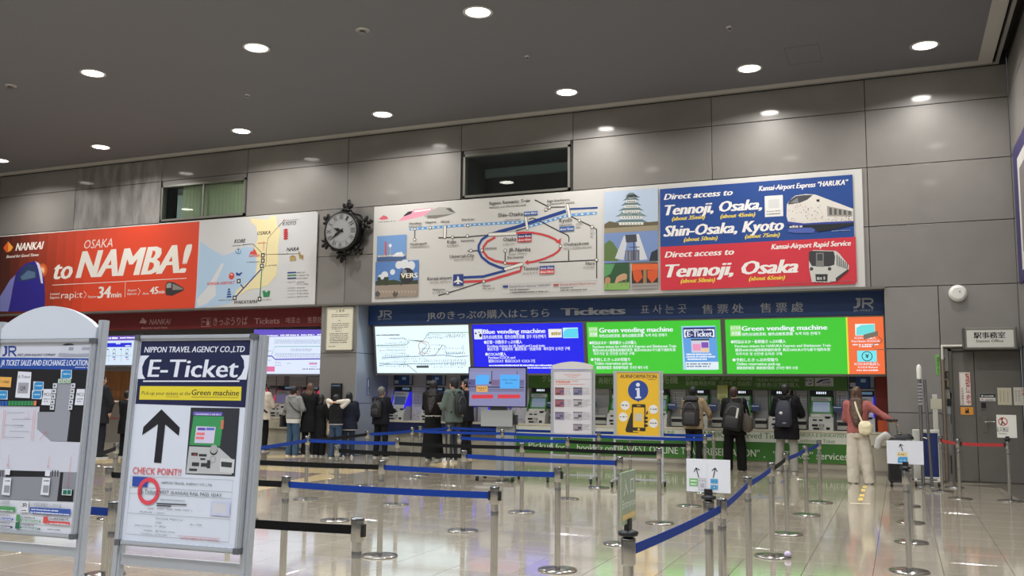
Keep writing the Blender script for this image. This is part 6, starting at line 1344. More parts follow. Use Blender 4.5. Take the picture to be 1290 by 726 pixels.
wall_notice('small orange sticker below the red lettered notice', (1210,513), (1226.4,522.8), (222,150,60), g_, YD)
def g_(S):
    S.rect((1234.2,496.2), (1254,501.2), (34,34,36)); S.greek((1240,500), (1252,500), 1.8, (210,210,206), 1.6); S.disc((1237.4,499), 1.2, (210,210,206)); S.disc((1237.4,503.2), .8, (180,60,60)); S.greek((1242,504.6), (1252,504.6), 1.0, (80,80,80), 2)
wall_notice('small black and white label above the door lock', (1234,496), (1254.2,505.6), (212,210,204), g_, YD)
def g_(S):
    for x in (1260, 1264.5, 1269.6): S.line([(x,493),(x+.4,507)], .4, (120,112,96))
wall_notice('cream paper on the office door right of the lock', (1256.2,488.6), (1275,510.6), (206,200,176), g_, YD)
def g_(S):
    for x in (1279.6, 1283.6): S.vtext('関係者以外', (x,492), 14, 2, (110,100,96), 0)
    S.vtext('注意', (1288.6,490), 9, 3, (176,60,56), .01)
wall_notice('white paper with red characters cut by the right picture edge', (1276.4,488.2), (1294,511), (212,208,196), g_, YD)
t = thing('card_reader', 'small black card reader with a grey label on the wall beside the pipe', 'card reader', (wx(1196), YW-.02, 1.1))
A, B_ = wall_at(1192.8,502.8,YW), wall_at(1198.6,511.4,YW); MB().box(A.x, YW-.03, B_.z, B_.x, YW-.003, A.z).build('reader', BLACKP, t)
A, B_ = wall_at(1193.2,494.6,YW), wall_at(1198.8,502.4,YW); MB().box(A.x, YW-.02, B_.z, B_.x, YW-.003, A.z).build('upper_box', mat((136,134,128), .4), t)
A, B_ = wall_at(1193.4,512,YW), wall_at(1201,522,YW); MB().box(A.x, YW-.008, B_.z, B_.x, YW-.003, A.z).build('label', mat((150,154,160), .5), t)
# illuminated-style office sign box projecting from the wall
YS = YW-.36; A, B_ = wall_at(1217.4,416.4,YS), wall_at(1277.8,437.4,YS)
t = thing('office_sign', 'projecting white sign box reading Station Office over the door', 'sign', ((A.x+B_.x)/2, YW, B_.z))
MB().bevbox(A.x-.05, YS+.01, B_.z-.03, B_.x+.05, YW-.003, A.z+.04, .006).build('sign_box', mat((132,130,124), .4, .4), t)
MB().box(A.x, YS, B_.z, B_.x, YS+.012, A.z).build('sign_face', mat((206, 206, 200), .4), t)
for x in (A.x-.055, B_.x+.03): MB().box(x, YS-.005, B_.z-.035, x+.025, YW-.005, A.z+.045).build('side_trim', mat((96,95,92), .4, .5), t)
S = Sheet((0, YS, 0)); S.text('駅事務室', (1227,426), (1266.4,425.4), 6, (30,30,30), .03); S.text('Station Office', (1229.8,431.6), (1264,431), 3.4, (40,40,40), .02, space=1.1); S.build(t)
# conduit
t = thing('conduit_pipe', 'white conduit that runs left from the office sign and down the wall', 'pipe', (wx(1186), YW-.03, 2.4))
P1, P2 = wall_at(1212,436,YW-.03), wall_at(1186.6,436,YW-.03); P3 = wall_at(1187,453,YW-.03)
MB().path([P1, (P2.x, P1.y, P1.z), (P2.x, P1.y, P3.z)], .022, 10).build('white_pipe', mat((206,204,194), .45), t)
MB().path([(P2.x, P1.y, P3.z), (P2.x, P1.y, .02)], .026, 10).build('lower_pipe', mat((124,112,98), .45), t)
for z in (.5, 1.2, 1.8, 2.2): MB().box(P2.x-.05, YW-.035, z, P2.x+.05, YW-.003, z+.03).build('pipe_clip', STEEL, t)
# access point
A = wall_at(1206.6, 370, YW); t = thing('wall_device', 'round white wireless unit high on the grey wall above the office sign', 'device', (A.x, YW, A.z))
m = MB(); m.lathe([(.15, 0), (.155, .03), (.14, .07), (.10, .085)], n=28); m.xf(Matrix.Translation((A.x, YW-.003, A.z)) @ Matrix.Rotation(pi/2, 4, 'X')); m.build('housing', mat((222,222,218), .4), t)
m = MB(); m.lathe([(.018, .084), (.014, .09)], n=12); m.xf(Matrix.Translation((A.x+.03, YW-.003, A.z+.03)) @ Matrix.Rotation(pi/2, 4, 'X')); m.build('status_dot', mat((160,160,158), .4), t)
# wall socket
A, B_ = wall_at(1197,574,YW), wall_at(1203,597,YW); t = thing('wall_socket', 'dark vertical utility plate low on the wall by the door frame', 'socket', (A.x, YW, B_.z))
MB().box(A.x, YW-.03, B_.z, B_.x, YW-.003, A.z).build('plate', mat((50,48,46), .45), t); 
for k in range(3): MB().box(A.x+.02, YW-.034, B_.z+.05+k*.11, B_.x-.02, YW-.03, B_.z+.10+k*.11).build('outlet', BLACKP, t)
# blue partition board on castors
Yb = 17.55; A, B_ = wall_at(1149,541,Yb), wall_at(1186,606,Yb)
t = thing('partition_board', 'blue board in a white castor frame beside the suitcase', 'partition', ((A.x+B_.x)/2, Yb, 0)); FW_ = mat((208,208,200), .45)
MB().bevbox(A.x, Yb-.02, .10, A.x+.12, Yb+.03, A.z, .015).build('frame_post', FW_, t); MB().bevbox(A.x+.12, Yb-.015, A.z-.06, B_.x, Yb+.02, A.z, .01).build('frame_rail', FW_, t); MB().bevbox(B_.x-.03, Yb-.015, .10, B_.x, Yb+.02, A.z-.06, .008).build('frame_post', FW_, t)
MB().box(A.x+.12, Yb-.005, .14, B_.x-.03, Yb+.01, A.z-.06).build('blue_panel', mat((28, 44, 104), .55), t)
MB().bevbox(A.x, Yb-.02, .10, B_.x, Yb+.02, .14, .008).build('frame_rail', FW_, t)
for x in (A.x+.03, B_.x-.04): 
    MB().box(x-.02, Yb-.26, .075, x+.02, Yb+.22, .105).build('foot_bar', FW_, t)
    for dy in (-.23, .19): MB().tube((x-.012, Yb+dy, .038), (x+.012, Yb+dy, .038), .038, n=14).build('castor', BLACKP, t)
MB().box(A.x, Yb-.25, .078, B_.x, Yb-.225, .10).build('front_rail', FW_, t)
# tall silver hoop pole with white cap
Yp = 17.15; xa, xb, xt = wx(1167, 605, Yp), wx(1173.5, 605, Yp), wall_at(1158.4, 460, Yp)
t = thing('tall_pole_stand', 'tall pair of silver poles joined under a rounded white cap, before the blue board', 'stand', (xa, Yp, 0))
x1_, x2_ = wx(1159, 500, Yp)+.0, wx(1164, 500, Yp)+.02
m = MB().tube((x1_, Yp, .02), (x1_, Yp, xt.z-.1), .028, n=14); m.build('pole', mat((160,160,162), .28, .9), t)
m = MB().tube((x2_+.05, Yp-.12, .02), (x2_+.0, Yp, xt.z-.25), .024, n=14); m.build('pole', mat((150,150,152), .28, .9), t)
m = MB(); m.loft([(x1_, Yp, xt.z-.24, .04, .04), (x1_, Yp, xt.z-.05, .042, .042), (x1_, Yp, xt.z-.01, .03, .03), (x1_, Yp, xt.z+.01, .01, .01)], 16); m.build('white_cap', mat((220,220,214), .4), t)
for k in range(7): MB().box(x1_-.032, Yp-.034, xt.z-.34-k*.055, x1_+.032, Yp-.02, xt.z-.31-k*.055).build('ribbed_band', mat((176,178,184), .35, .5), t)
MB().tube((x1_, Yp, .82), (x2_+.03, Yp-.06, .80), .016, n=10).build('brace', STEEL, t); MB().tube((x1_, Yp, .06), (x2_+.05, Yp-.12, .06), .016, n=10).build('brace', STEEL, t)
MB().bevbox(x1_-.08, Yp-.30, 0, x1_-.02, Yp+.3, .03, .008).build('foot', STEEL, t); MB().bevbox(x2_+.02, Yp-.30, 0, x2_+.08, Yp+.1, .03, .008).build('foot', STEEL, t)
# slim pale post near the wall
Yq = 18.2; A = wall_at(1178, 497, Yq); t = thing('slim_post', 'slim pale square post standing close to the wall left of the pipe', 'post', (A.x, Yq, 0))
MB().bevbox(A.x-.05, Yq-.03, .9, A.x+.035, Yq+.03, A.z, .01).build('post_sleeve', mat((190,188,180), .5), t); MB().box(A.x-.025, Yq-.02, 0.02, A.x+.015, Yq+.02, .9).build('post_core', mat((150,148,142), .4, .4), t)
MB().lathe([(.15, 0), (.15, .012), (.03, .025)], (A.x-.005, Yq, 0), 24).build('base', STEEL, t); MB().box(A.x-.08, Yq-.034, A.z-.26, A.x+.10, Yq-.03, A.z-.08).build('taped_paper', mat((186,184,164), .5), t)
t = thing('slim_post', 'thin grey post with round base behind the middle red barrier post', 'post', (.66, 17.3, 0))
MB().tube((.78, 17.3, .02), (.78, 17.3, 1.05), .022, n=12).build('pole', STEEL, t); MB().lathe([(.15, 0), (.15, .012), (.03, .025)], (.78, 17.3, 0), 24).build('base', STEEL, t)
# purple framed poster on the right wall
t = thing('wall_poster', 'purple edged poster on the right wall, mostly beyond the right picture edge', 'poster', (1.97, 16, 4.5)); 
def rwp(px, py): d = ray(px, py); tt = 1.955/d.x; return CAM + d*tt
MB().box(1.955, 13.9, 3.45, 1.985, 17.95, 5.80).build('purple_border', mat((54, 46, 98), .5), t)
MB().box(1.950, 14.0, 3.62, 1.957, 17.35, 5.52).build('white_sheet', mat((210,208,206), .5), t)
MB().box(1.947, 14.3, 3.9, 1.951, 17.1, 5.3).build('grey_picture', mat((120,116,116), .5), t)

# ================================================================ PEOPLE
def remesh(mb, voxel, smooth=3, fold=0.0, fscale=.12, dec=None):
    me = bpy.data.meshes.new('r'); me.from_pydata([tuple(v) for v in mb.v], [], mb.f); me.update()
    o = bpy.data.objects.new('r', me); COL.objects.link(o)
    md = o.modifiers.new('a', 'REMESH'); md.mode = 'VOXEL'; md.voxel_size = voxel
    if smooth: s_ = o.modifiers.new('b', 'SMOOTH'); s_.factor = .5; s_.iterations = smooth
    if fold:
        tx = bpy.data.textures.new('folds', 'CLOUDS'); tx.noise_scale = fscale
        d = o.modifiers.new('c', 'DISPLACE'); d.texture = tx; d.strength = fold; d.mid_level = .5
    if dec: q = o.modifiers.new('d', 'DECIMATE'); q.ratio = dec
    dg = bpy.context.evaluated_depsgraph_get(); r = bpy.data.meshes.new_from_object(o.evaluated_get(dg)); bpy.data.objects.remove(o)
    r.polygons.foreach_set('use_smooth', [True]*len(r.polygons)); return r
def put(me, name, m, parent):
    me.name = name; me.materials.clear(); me.materials.append(m); o = bpy.data.objects.new(name, me); COL.objects.link(o); o.parent = parent; return o
V3 = Vector
def cap(mb, a, b, r0, r1=None):
    r1 = r0 if r1 is None else r1; mb.tube(a, b, r0, r1, 12); mb.ball(a, (r0,)*3, 10, 7); mb.ball(b, (r1,)*3, 10, 7)
def hand(mb, w, d, side, curl=.5, up=None):
    d = V3(d).normalized(); up = V3(up) if up else V3((0, 0, 1)); s_ = d.cross(up)
    if s_.length < .1: s_ = d.cross(V3((0, 1, 0)))
    s_.normalize(); n_ = s_.cross(d).normalized()
    for k in (-.5, .5): cap(mb, V3(w) + d*.015 + s_*.018*k, V3(w) + d*.075 + s_*.045*k, .016, .015)
    mb.ball(V3(w) + d*.045, (.028, .028, .02), 10, 7)
    for k, L in enumerate((.062, .072, .068, .052)):
        b = V3(w) + d*.082 + s_*(-.033 + .022*k); m1 = b + d*L*.5 - n_*L*.18*curl; e = m1 + d*L*.42 - n_*L*.45*curl; cap(mb, b, m1, .0088, .008); cap(mb, m1, e, .008, .0072)
    b = V3(w) + d*.03 - s_*.028*side; m1 = b + d*.03 - s_*.022*side - n_*.006; e = m1 + d*.03 - s_*.004*side - n_*.01; cap(mb, b, m1, .0105, .0095); cap(mb, m1, e, .0095, .008)
def person(label, px, ytop, Y, rz=0, pose=None, top=None, bottom=None, hair=None, shoes=(40,40,44), skin=(206,164,138), hat=None, name='person', bulk=1.0, wide=1.0, head_yaw=0.0, head_pitch=0.0, extra=None, hem=.84, hscale=1.0, group=None, hood=None, lean=0.0):
    X = wall_at(px, 500, Y).x; zt = wall_at(px, ytop, Y).z; Hh = zt; s = Hh/1.70
    t = thing(name, label, 'person', (X, Y, 0), group); t.rotation_euler = (0, 0, rz); t.scale = (s, s, s)
    J = dict(ls=(-.175,0,1.385), rs=(.175,0,1.385), le=(-.23,-.02,1.12), re=(.23,-.02,1.12), lw=(-.22,.10,.93), rw=(.22,.10,.93), lk=(-.10,.03,.49), rk=(.10,.03,.49), la=(-.11,-.01,.09), ra=(.11,-.01,.09))
    if pose: J.update(pose)
    def LN(p, f=1.0):  # lean forward from the hips
        p = V3(p); h_ = max(0, p.z-.9); return V3((p.x, p.y + h_*lean, p.z - h_*abs(lean)*.12))
    Jm = {k: (LN(v) if k[1] in 'sew' else V3(v)) for k, v in J.items()}
    hc = LN((0, .015, 1.575)); hr = Matrix.Rotation(head_yaw, 3, 'Z') @ Matrix.Rotation(-head_pitch, 3, 'X'); HS = hscale
    def hp(x, y, z): return hc + hr @ (V3((x, y, z))*HS)
    # ---- body: one continuous surface
    b = MB(); L_ = lambda z: LN((0, 0, z))
    ring = [(0, 0, .84, .145, .10), (0, 0, .93, .155, .105), (0, 0, 1.05, .135, .095), (0, 0, 1.18, .145, .10), (0, 0, 1.30, .165, .105), (0, 0, 1.385, .15, .09), (0, 0, 1.43, .07, .06)]
    b.loft([(r[0], r[1] + L_(r[2]).y, L_(r[2]).z, r[3], r[4]) for r in ring], 18)
    cap(b, LN((0, 0, 1.40)), hc - V3((0, .01, .06)), .055, .05)
    b.ball(hc, (.074*HS, .092*HS, .112*HS), 18, 14, 0, hr); b.ball(hp(0, .035, -.055), (.052*HS, .058*HS, .055*HS), 12, 10, 0, hr)
    cap(b, hp(0, .085, .005), hp(0, .103, -.022), .011, .015); 
    for sx in (-1, 1): b.ball(hp(.076*sx, 0, -.01), (.013, .02, .03), 8, 6, 0, hr); b.ball(hp(.03*sx, .078, -.035), (.02,.014,.018), 8, 6, 0, hr)
    for a_, k in (('l', -1), ('r', 1)):
        S_, E_, W__ = Jm[a_+'s'], Jm[a_+'e'], Jm[a_+'w']; cap(b, LN((0, 0, 1.36)), S_, .06, .055); cap(b, S_, E_, .052, .04); cap(b, E_, W__, .04, .027); dd = (W__ - E_).normalized(); hand(b, W__ + dd*.01, dd, k, up=(1, 0, 0) if abs(dd.z) > .6 else None)
        K_, A_ = Jm[a_+'k'], Jm[a_+'a']; cap(b, V3((.085*k, 0, .90)), K_, .085, .058); cap(b, K_, A_, .056, .036); b.ball((A_.x, A_.y+.06, .045), (.04, .115, .035), 12, 8)
    put(remesh(b, .0095, 1), 'body', mat(skin, .5), t)
    # face details
    m = MB()
    for sx in (-1, 1): m.ball(hp(.029*sx, .083, .012), (.011, .006, .006), 8, 6, 0, hr)
    m.build('eyes', mat((30, 24, 22), .3), t, local=True)
    m = MB(); m.ball(hp(0, .092, -.052), (.022, .006, .005), 10, 6, 0, hr); m.build('mouth', mat((150, 84, 76), .5), t, local=True)
    m = MB()
    for sx in (-1, 1): m.tube(hp(.014*sx, .089, .034), hp(.044*sx, .078, .036), .004, .003, 6)
    m.build('eyebrows', mat((40, 30, 26), .6), t, local=True)
    # ---- garments
    if top:
        c, kind = top['c'], top.get('kind', 'jacket'); m = MB(); B_k = bulk; hz = hem
        rr = [(hz, .195, .135), (hz+.06, .19, .135), (1.02, .175, .125), (1.18, .185, .13), (1.30, .198, .132), (1.385, .175, .115), (1.43, .10, .085), (1.455, .075, .075)]
        if hz < .8: rr = [(hz, .20*top.get('flare', 1.1), .15), (.86, .20, .14)] + rr[2:]
        if hz > .93: rr = [(hz, .18, .13), (1.06, .178, .128)] + rr[3:]
        m.loft([(0, LN((0,0,z)).y, LN((0,0,z)).z, a*B_k, d*B_k) for z, a, d in rr], 22)
        if top.get('sleeves', True):
            for a_ in 'lr':
                cap(m, LN((0, 0, 1.36)), Jm[a_+'s'], .075*B_k, .075*B_k); cap(m, Jm[a_+'s'], Jm[a_+'e'], .072*B_k, .06*B_k); dd = (Jm[a_+'w']-Jm[a_+'e']); cap(m, Jm[a_+'e'], Jm[a_+'w'] - dd.normalized()*.01, .06*B_k, .048*B_k)
        if top.get('hoodc') or hood: 
            for q in ((-.07,-.06,1.44), (.07,-.06,1.44), (0,-.10,1.43), (0,-.09,1.40)): m.ball(LN(q), (.075, .06, .05), 12, 8)
        put(remesh(m, .014, 3, fold=.022, fscale=.11, dec=.7), kind, mat(c, .8, bump=.3, bscale=120, spec=.25), t)
        if top.get('sleeve_c'):
            m = MB()
            for a_ in 'lr':
                cap(m, Jm[a_+'s'] + V3((0,0,-.01)), Jm[a_+'e'], .075, .066); dd = (Jm[a_+'w']-Jm[a_+'e']); cap(m, Jm[a_+'e'], Jm[a_+'w'] - dd.normalized()*.01, .066, .05)
            put(remesh(m, .014, 3, fold=.02, fscale=.08, dec=.7), 'sleeves', mat(top['sleeve_c'], .8, bump=.3, bscale=120), t)
    if bottom:
        m = MB(); wd = wide; c, kind = bottom['c'], bottom.get('kind', 'trousers')
        m.loft([(0, 0, 1.04, .16, .12), (0, 0, .95, .172, .128), (0, -.005, .86, .18, .135), (0, 0, .80, .165, .12)][::-1], 20)
        if kind == 'skirt': m.loft([(0, 0, .14, .25*wd, .19*wd), (0, 0, .5, .21*wd, .16*wd), (0, 0, .86, .18, .135)], 22)
        else:
            for a_, k in (('l', -1), ('r', 1)):
                K_, A_ = Jm[a_+'k'], Jm[a_+'a']; cap(m, (.085*k, 0, .86), K_, .098, .075*wd); m.tube(K_, V3((A_.x, A_.y+(.02 if wd > 1.3 else 0), .035 if wd <= 1.3 else .012)), .075*wd, .068*wd, 14); m.ball(K_, (.075*wd,)*3, 12, 8)
        put(remesh(m, .014, 3, fold=.018, fscale=.1, dec=.7), kind, mat(c, .85, bump=.3, bscale=120, spec=.25), t)
    for a_, k in (('l', -1), ('r', 1)):
        A_ = Jm[a_+'a']; m = MB(); y0 = A_.y; m.loft([(A_.x, y0+.065, .002, .047, .135, .8), (A_.x, y0+.065, .03, .050, .140, .8)], 18); m.build('shoe_sole', mat((214,212,206) if sum(shoes) > 90 else (150,148,142), .6), t, local=True)
        m = MB(); m.loft([(A_.x, y0+.065, .03, .048, .136, .8), (A_.x, y0+.06, .055, .046, .128, .85), (A_.x, y0+.03, .085, .042, .085), (A_.x, y0+.0, .12, .045, .052)], 18); m.build('shoe', mat(shoes, .5), t, local=True)
    # ---- hair / hat
    if hair:
        hcx, style = hair; m = MB()
        m.ball(hp(0, -.018, .028), (.086*HS, .098*HS, .108*HS), 18, 14, 0, hr)
        if style in ('bob', 'long', 'vlong'):
            z1 = {'bob': -.12, 'long': -.34, 'vlong': -.52}[style]; a = hp(0, -.045, .0); e = hc + V3((0, {'bob': -.07, 'long': -.15, 'vlong': -.165}[style], z1)); n_ = 18
            for i in range(n_+1):
                f = i/n_; q = a.lerp(e, f); w_ = .088 - (.0 if f < .6 else (f-.6)*.07) if style != 'bob' else .092; w_ *= HS
                if f < .3: w_ = .087
                if style != 'bob' and .2 < f < .9: w_ *= (1.12 if style == 'long' else 1.42 - abs(f-.5)*.5)
                m.ball(q, (w_, .052 if i else .07, .06), 14, 8)
            for sx in (-1, 1): cap(m, hp(.066*sx, -.01, .0), hp(.074*sx, -.02, -.10 if style == 'bob' else -.16), .028, .022)
        else:
            for sx in (-1, 1): m.ball(hp(.062*sx, -.012, -.01), (.025, .05, .045), 10, 8, 0, hr)
            m.ball(hp(0, -.07, -.03), (.06, .04, .06), 12, 8, 0, hr)
        me = remesh(m, .011, 2, fold=.010, fscale=.035)
        # cut away the face opening
        import bmesh
        bm = bmesh.new(); bm.from_mesh(me); inv = hr.inverted(); kill = []
        for v in bm.verts:
            q = inv @ (v.co - hc)/HS
            if q.y > .052 and q.z < .055: kill.append(v)
        bmesh.ops.delete(bm, geom=kill, context='VERTS'); bm.to_mesh(me); bm.free()
        put(me, 'hair', mat(hcx, .45, noise=.3, nscale=40, stretch=(1, 1, .12)), t)
    if hat:
        m = MB(); m.loft([tuple(hp(0, -.008, .035)) + (.092, .108), tuple(hp(0, -.008, .09)) + (.090, .104), tuple(hp(0, -.008, .125)) + (.068, .08), tuple(hp(0, -.008, .14)) + (.02, .02)], 20); m.build('cap', mat(hat, .7), t, local=True)
        m = MB(); bl = [hp(x*.075, .08 + .075*sqrt(max(0, 1-x*x)), .045) for x in (-1, -.6, -.2, .2, .6, 1)] + [hp(.08, .04, .05), hp(-.08, .04, .05)]; k = len(bl)
        m.add(bl + [q + V3((0,0,.008)) for q in bl], [list(range(k))[::-1], list(range(k, 2*k))] + [(i, (i+1) % k, k+(i+1) % k, k+i) for i in range(k)]); m.build('cap_brim', mat(hat, .7), t, local=True)
    if extra: extra(t, Jm, LN, hp)
    t['_s'] = s; return t
def worn(owner, name, label, cat, parts, group=None):
    """a thing carried by a person: placed in the wearer's frame, top level"""
    t = thing(name, label, cat, owner.location, group); t.rotation_euler = owner.rotation_euler; t.scale = owner.scale
    for nm, mb, m in parts: mb.build(nm, m, t, local=True)
    return t
def rucksack(owner, label, c, w_=.30, h_=.44, d_=.17, z0=.95, lean=0.0, c2=None, pocket=True, extra=None, name='backpack'):
    m1 = mat(c, .7, bump=.2, bscale=90); m2 = mat(c2 or tuple(int(v*.7) for v in c), .6); yb = -.13; P = []
    L = lambda z: lean*max(0, z-.9)
    b = MB(); b.loft([(0, yb-d_*.5+L(z0), z0, w_*.42, d_*.42, .7), (0, yb-d_*.55+L(z0), z0+.04, w_*.5, d_*.52, .7), (0, yb-d_*.5+L(z0+h_*.6), z0+h_*.6, w_*.49, d_*.48, .7), (0, yb-d_*.4+L(z0+h_*.9), z0+h_*.9, w_*.40, d_*.38, .75), (0, yb-d_*.3+L(z0+h_), z0+h_, w_*.22, d_*.22, .8)], 24); P.append(('pack_body', b, m1))
    if pocket:
        b = MB(); b.loft([(0, yb-d_*1.02+L(z0), z0+.05, w_*.36, d_*.22, .6), (0, yb-d_*1.02+L(z0), z0+h_*.42, w_*.36, d_*.22, .6), (0, yb-d_*.95+L(z0), z0+h_*.50, w_*.30, d_*.12, .6)], 20); P.append(('front_pocket', b, m2))
        b = MB(); b.path([(w_*.34*cos(a), yb-d_*1.0+L(z0+h_*.6), z0+h_*.56+h_*.3*sin(a)) for a in [pi*i/8 for i in range(9)]], .006, 6); P.append(('zip', b, mat((110,110,112), .4, .4)))
    for sx in (-1, 1):
        b = MB(); b.path([(sx*.10, -.13+L(z0+h_), z0+h_*.92), (sx*.115, -.06+L(1.4), 1.455), (sx*.12, .07+L(1.4), 1.42), (sx*.13, .15+L(1.3), 1.25), (sx*.16, .06+L(1.1), 1.08), (sx*.15, -.1+L(1.0), 1.0)], .017, 8); P.append(('strap', b, m2))
    b = MB(); b.path([(-.03, yb-.02+L(z0+h_), z0+h_-.01), (-.03, yb-.03+L(z0+h_), z0+h_+.04), (.03, yb-.03+L(z0+h_), z0+h_+.04), (.03, yb-.02+L(z0+h_), z0+h_-.01)], .007, 6); P.append(('grab_loop', b, m2))
    if extra: P += extra(yb-d_, z0, h_, w_)
    return worn(owner, name, label, 'bag', P)
REACH = dict(le=(-.24,.10,1.12), lw=(-.14,.34,1.13), re=(.24,.10,1.12), rw=(.14,.34,1.13))
BLK = (15, 15, 18)
def strap_extra(c, a=(-.17,-.02,1.42), b=(.20,-.10,.98), r=.014):
    def f(t, Jm, LN, hp):
        m = MB(); A, B_ = V3(a), V3(b); pts = [LN(A)] + [LN(A.lerp(B_, f_) + V3((0, -.145, 0))*sin(pi*f_)**.5) for f_ in (.2,.4,.6,.8)] + [LN(B_)]; m.path(pts, r, 8); m.build('bag_strap', mat(BLK, .6), t, local=True)
    return f
# 1 white coat
p = person('person in an off-white puffer coat with a black strap, at the left machines', 331.5, 482, 18.75, rz=-.1, pose=dict(REACH), top=dict(c=(204,194,178), kind='puffer_coat', hoodc=1), bottom=dict(c=BLK), hair=((22,20,22), 'short'), bulk=1.18, hem=.78, extra=strap_extra(0, (-.18,0,1.44), (.24,-.08,.95), .022))
# 2 grey hoodie
p = person('person in a grey hoodie and wide blue jeans at the left machines', 370.5, 486.5, 17.75, rz=-.15, pose=dict(le=(-.27,.0,1.12), lw=(-.24,.2,1.02), re=(.27,.04,1.14), rw=(.16,.26,1.12)), top=dict(c=(134,134,132), kind='hoodie', hoodc=1), bottom=dict(c=(62,84,108), kind='jeans'), hair=((26,22,24), 'short'), shoes=(60,50,46), bulk=1.12, wide=1.18, hem=.90,
    extra=lambda t, Jm, LN, hp: (MB().loft([(0,0,.80,.185,.135),(0,0,.90,.20,.145)], 22).build('shirt_hem', mat((216,214,208), .7), t, local=True), strap_extra(0, (-.16,0,1.44), (.25,-.02,1.05), .012)(t, Jm, LN, hp)))
b = MB(); b.loft([(-.29,-.02,.70,.05,.13,.6), (-.29,-.02,.98,.045,.11,.6)], 18); h_ = MB().path([(-.29,-.08,.98), (-.25,-.05,1.15), (-.20,0,1.40), (-.25,.04,1.15), (-.29,.06,.98)], .008, 6)
worn(p, 'tote_bag', 'black tote bag at the left side of the grey hoodie person', 'bag', [('bag_body', b, mat(BLK, .7)), ('handle', h_, mat(BLK, .7))])
# 3 brown haired, dark dress
p = person('tall person in black with brown shoulder-length hair, right of the grey hoodie', 390.5, 483, 17.95, rz=.25, pose=dict(REACH), top=dict(c=BLK, kind='coat'), bottom=dict(c=(22,22,26), kind='trousers'), hair=((84,60,46), 'bob'), shoes=(44,44,46), hem=.55, head_yaw=.4)
# 4-6 friends at the pillar
p4 = person('shorter person all in black holding a beige cloth, leftmost of three friends', 405, 497.5, 18.0, rz=-.3, pose=dict(re=(.24,.05,1.1), rw=(.22,.20,.98), le=(-.22,.06,1.1), lw=(-.12,.24,1.2)), top=dict(c=(13,13,15), kind='coat', flare=1.15), bottom=dict(c=(12,12,14)), hair=((20,18,20), 'bob'), shoes=(200,198,194), wide=1.3, hem=.5)
b = MB(); b.loft([(.20,.10,.58,.06,.05),(.22,.12,.70,.11,.07),(.20,.14,.86,.09,.07),(.20,.14,.98,.04,.05)], 14); me = remesh(b, .02, 2, fold=.03, fscale=.08)
t = thing('beige_cloth', 'crumpled beige cloth held by the leftmost of the three friends', 'cloth', p4.location); t.rotation_euler = p4.rotation_euler; t.scale = p4.scale; put(me, 'cloth', mat((182,162,136), .8), t)
p5 = person('person with both hands clasped behind the head, black vest over white sleeves and jeans', 424, 497, 17.7, rz=.1, pose=dict(le=(-.30,.10,1.52), lw=(-.09,-.12,1.50), re=(.30,.10,1.52), rw=(.09,-.12,1.50)), top=dict(c=(24,24,28), kind='vest', sleeves=False, sleeve_c=(206,200,188)), bottom=dict(c=(56,74,98), kind='jeans'), hair=((22,20,22), 'short'), shoes=(40,40,42), hem=.90, wide=1.1, bulk=1.08,
    extra=lambda t, Jm, LN, hp: MB().loft([(0,0,.885,.203,.15),(0,0,.915,.203,.15)], 22).build('vest_trim', mat((150,148,144), .7), t, local=True))
p6 = person('person in a navy jacket with a white trim and dark jeans, rightmost of three friends', 440, 494, 18.05, rz=.5, pose=dict(le=(-.24,.08,1.12), lw=(-.18,.26,1.16), re=(.23,.02,1.1), rw=(.20,.16,.95)), top=dict(c=(28,32,48), kind='jacket'), bottom=dict(c=(46,58,80), kind='jeans'), hair=((22,20,22), 'bob'), shoes=(206,204,200), hem=.72, bulk=1.15,
    extra=lambda t, Jm, LN, hp: MB().loft([(0,0,.705,.252,.172),(0,0,.725,.252,.172)], 22).build('jacket_trim', mat((176,168,158), .7), t, local=True))
b = MB(); b.loft([(-.20,.10,.92,.10,.05,.7), (-.19,.10,1.02,.13,.06,.7), (-.17,.10,1.22,.09,.05,.7)], 18); h_ = MB().path([(-.24,.10,1.2), (-.20,.05,1.40), (-.12,.10,1.2)], .008, 6)
worn(p6, 'shoulder_bag', 'small off-white shoulder bag between two of the three friends', 'bag', [('bag_body', b, mat((200,194,180), .7)), ('strap', h_, mat((190,184,170), .7))])
# 7 grey hair with small backpack
p = person('person with grey hair in a dark padded jacket with small black backpack', 480.5, 488, 18.3, rz=-.1, pose=dict(REACH, lk=(-.12,.03,.49), la=(-.14,0,.09), rk=(.12,.03,.49), ra=(.13,0,.09)), top=dict(c=(18,19,28), kind='padded_jacket'), bottom=dict(c=(17,19,26)), hair=((92,90,84), 'short'), shoes=(60,60,62), bulk=1.25, hem=.80, hscale=1.08)
rucksack(p, 'small black backpack with a diagonal zip worn by the grey-haired person', (21,22,26), .30, .40, .13, .98)
# 8 long hair black
p8 = person('person with very long black hair, black jacket and long black skirt', 546, 479.5, 18.3, rz=.1, pose=dict(re=(.30,.06,1.15), rw=(.52,.14,1.02), le=(-.23,.08,1.1), lw=(-.16,.26,1.08)), top=dict(c=(20,15,15), kind='jacket'), bottom=dict(c=(13,13,14), kind='skirt'), hair=((26,20,20), 'vlong'), shoes=(30,30,32), hem=.95, bulk=1.08,
    extra=lambda t, Jm, LN, hp: MB().loft([(0,0,.925,.18,.13),(0,0,.955,.185,.13)], 22).build('shirt_hem', mat((190,188,184), .7), t, local=True))
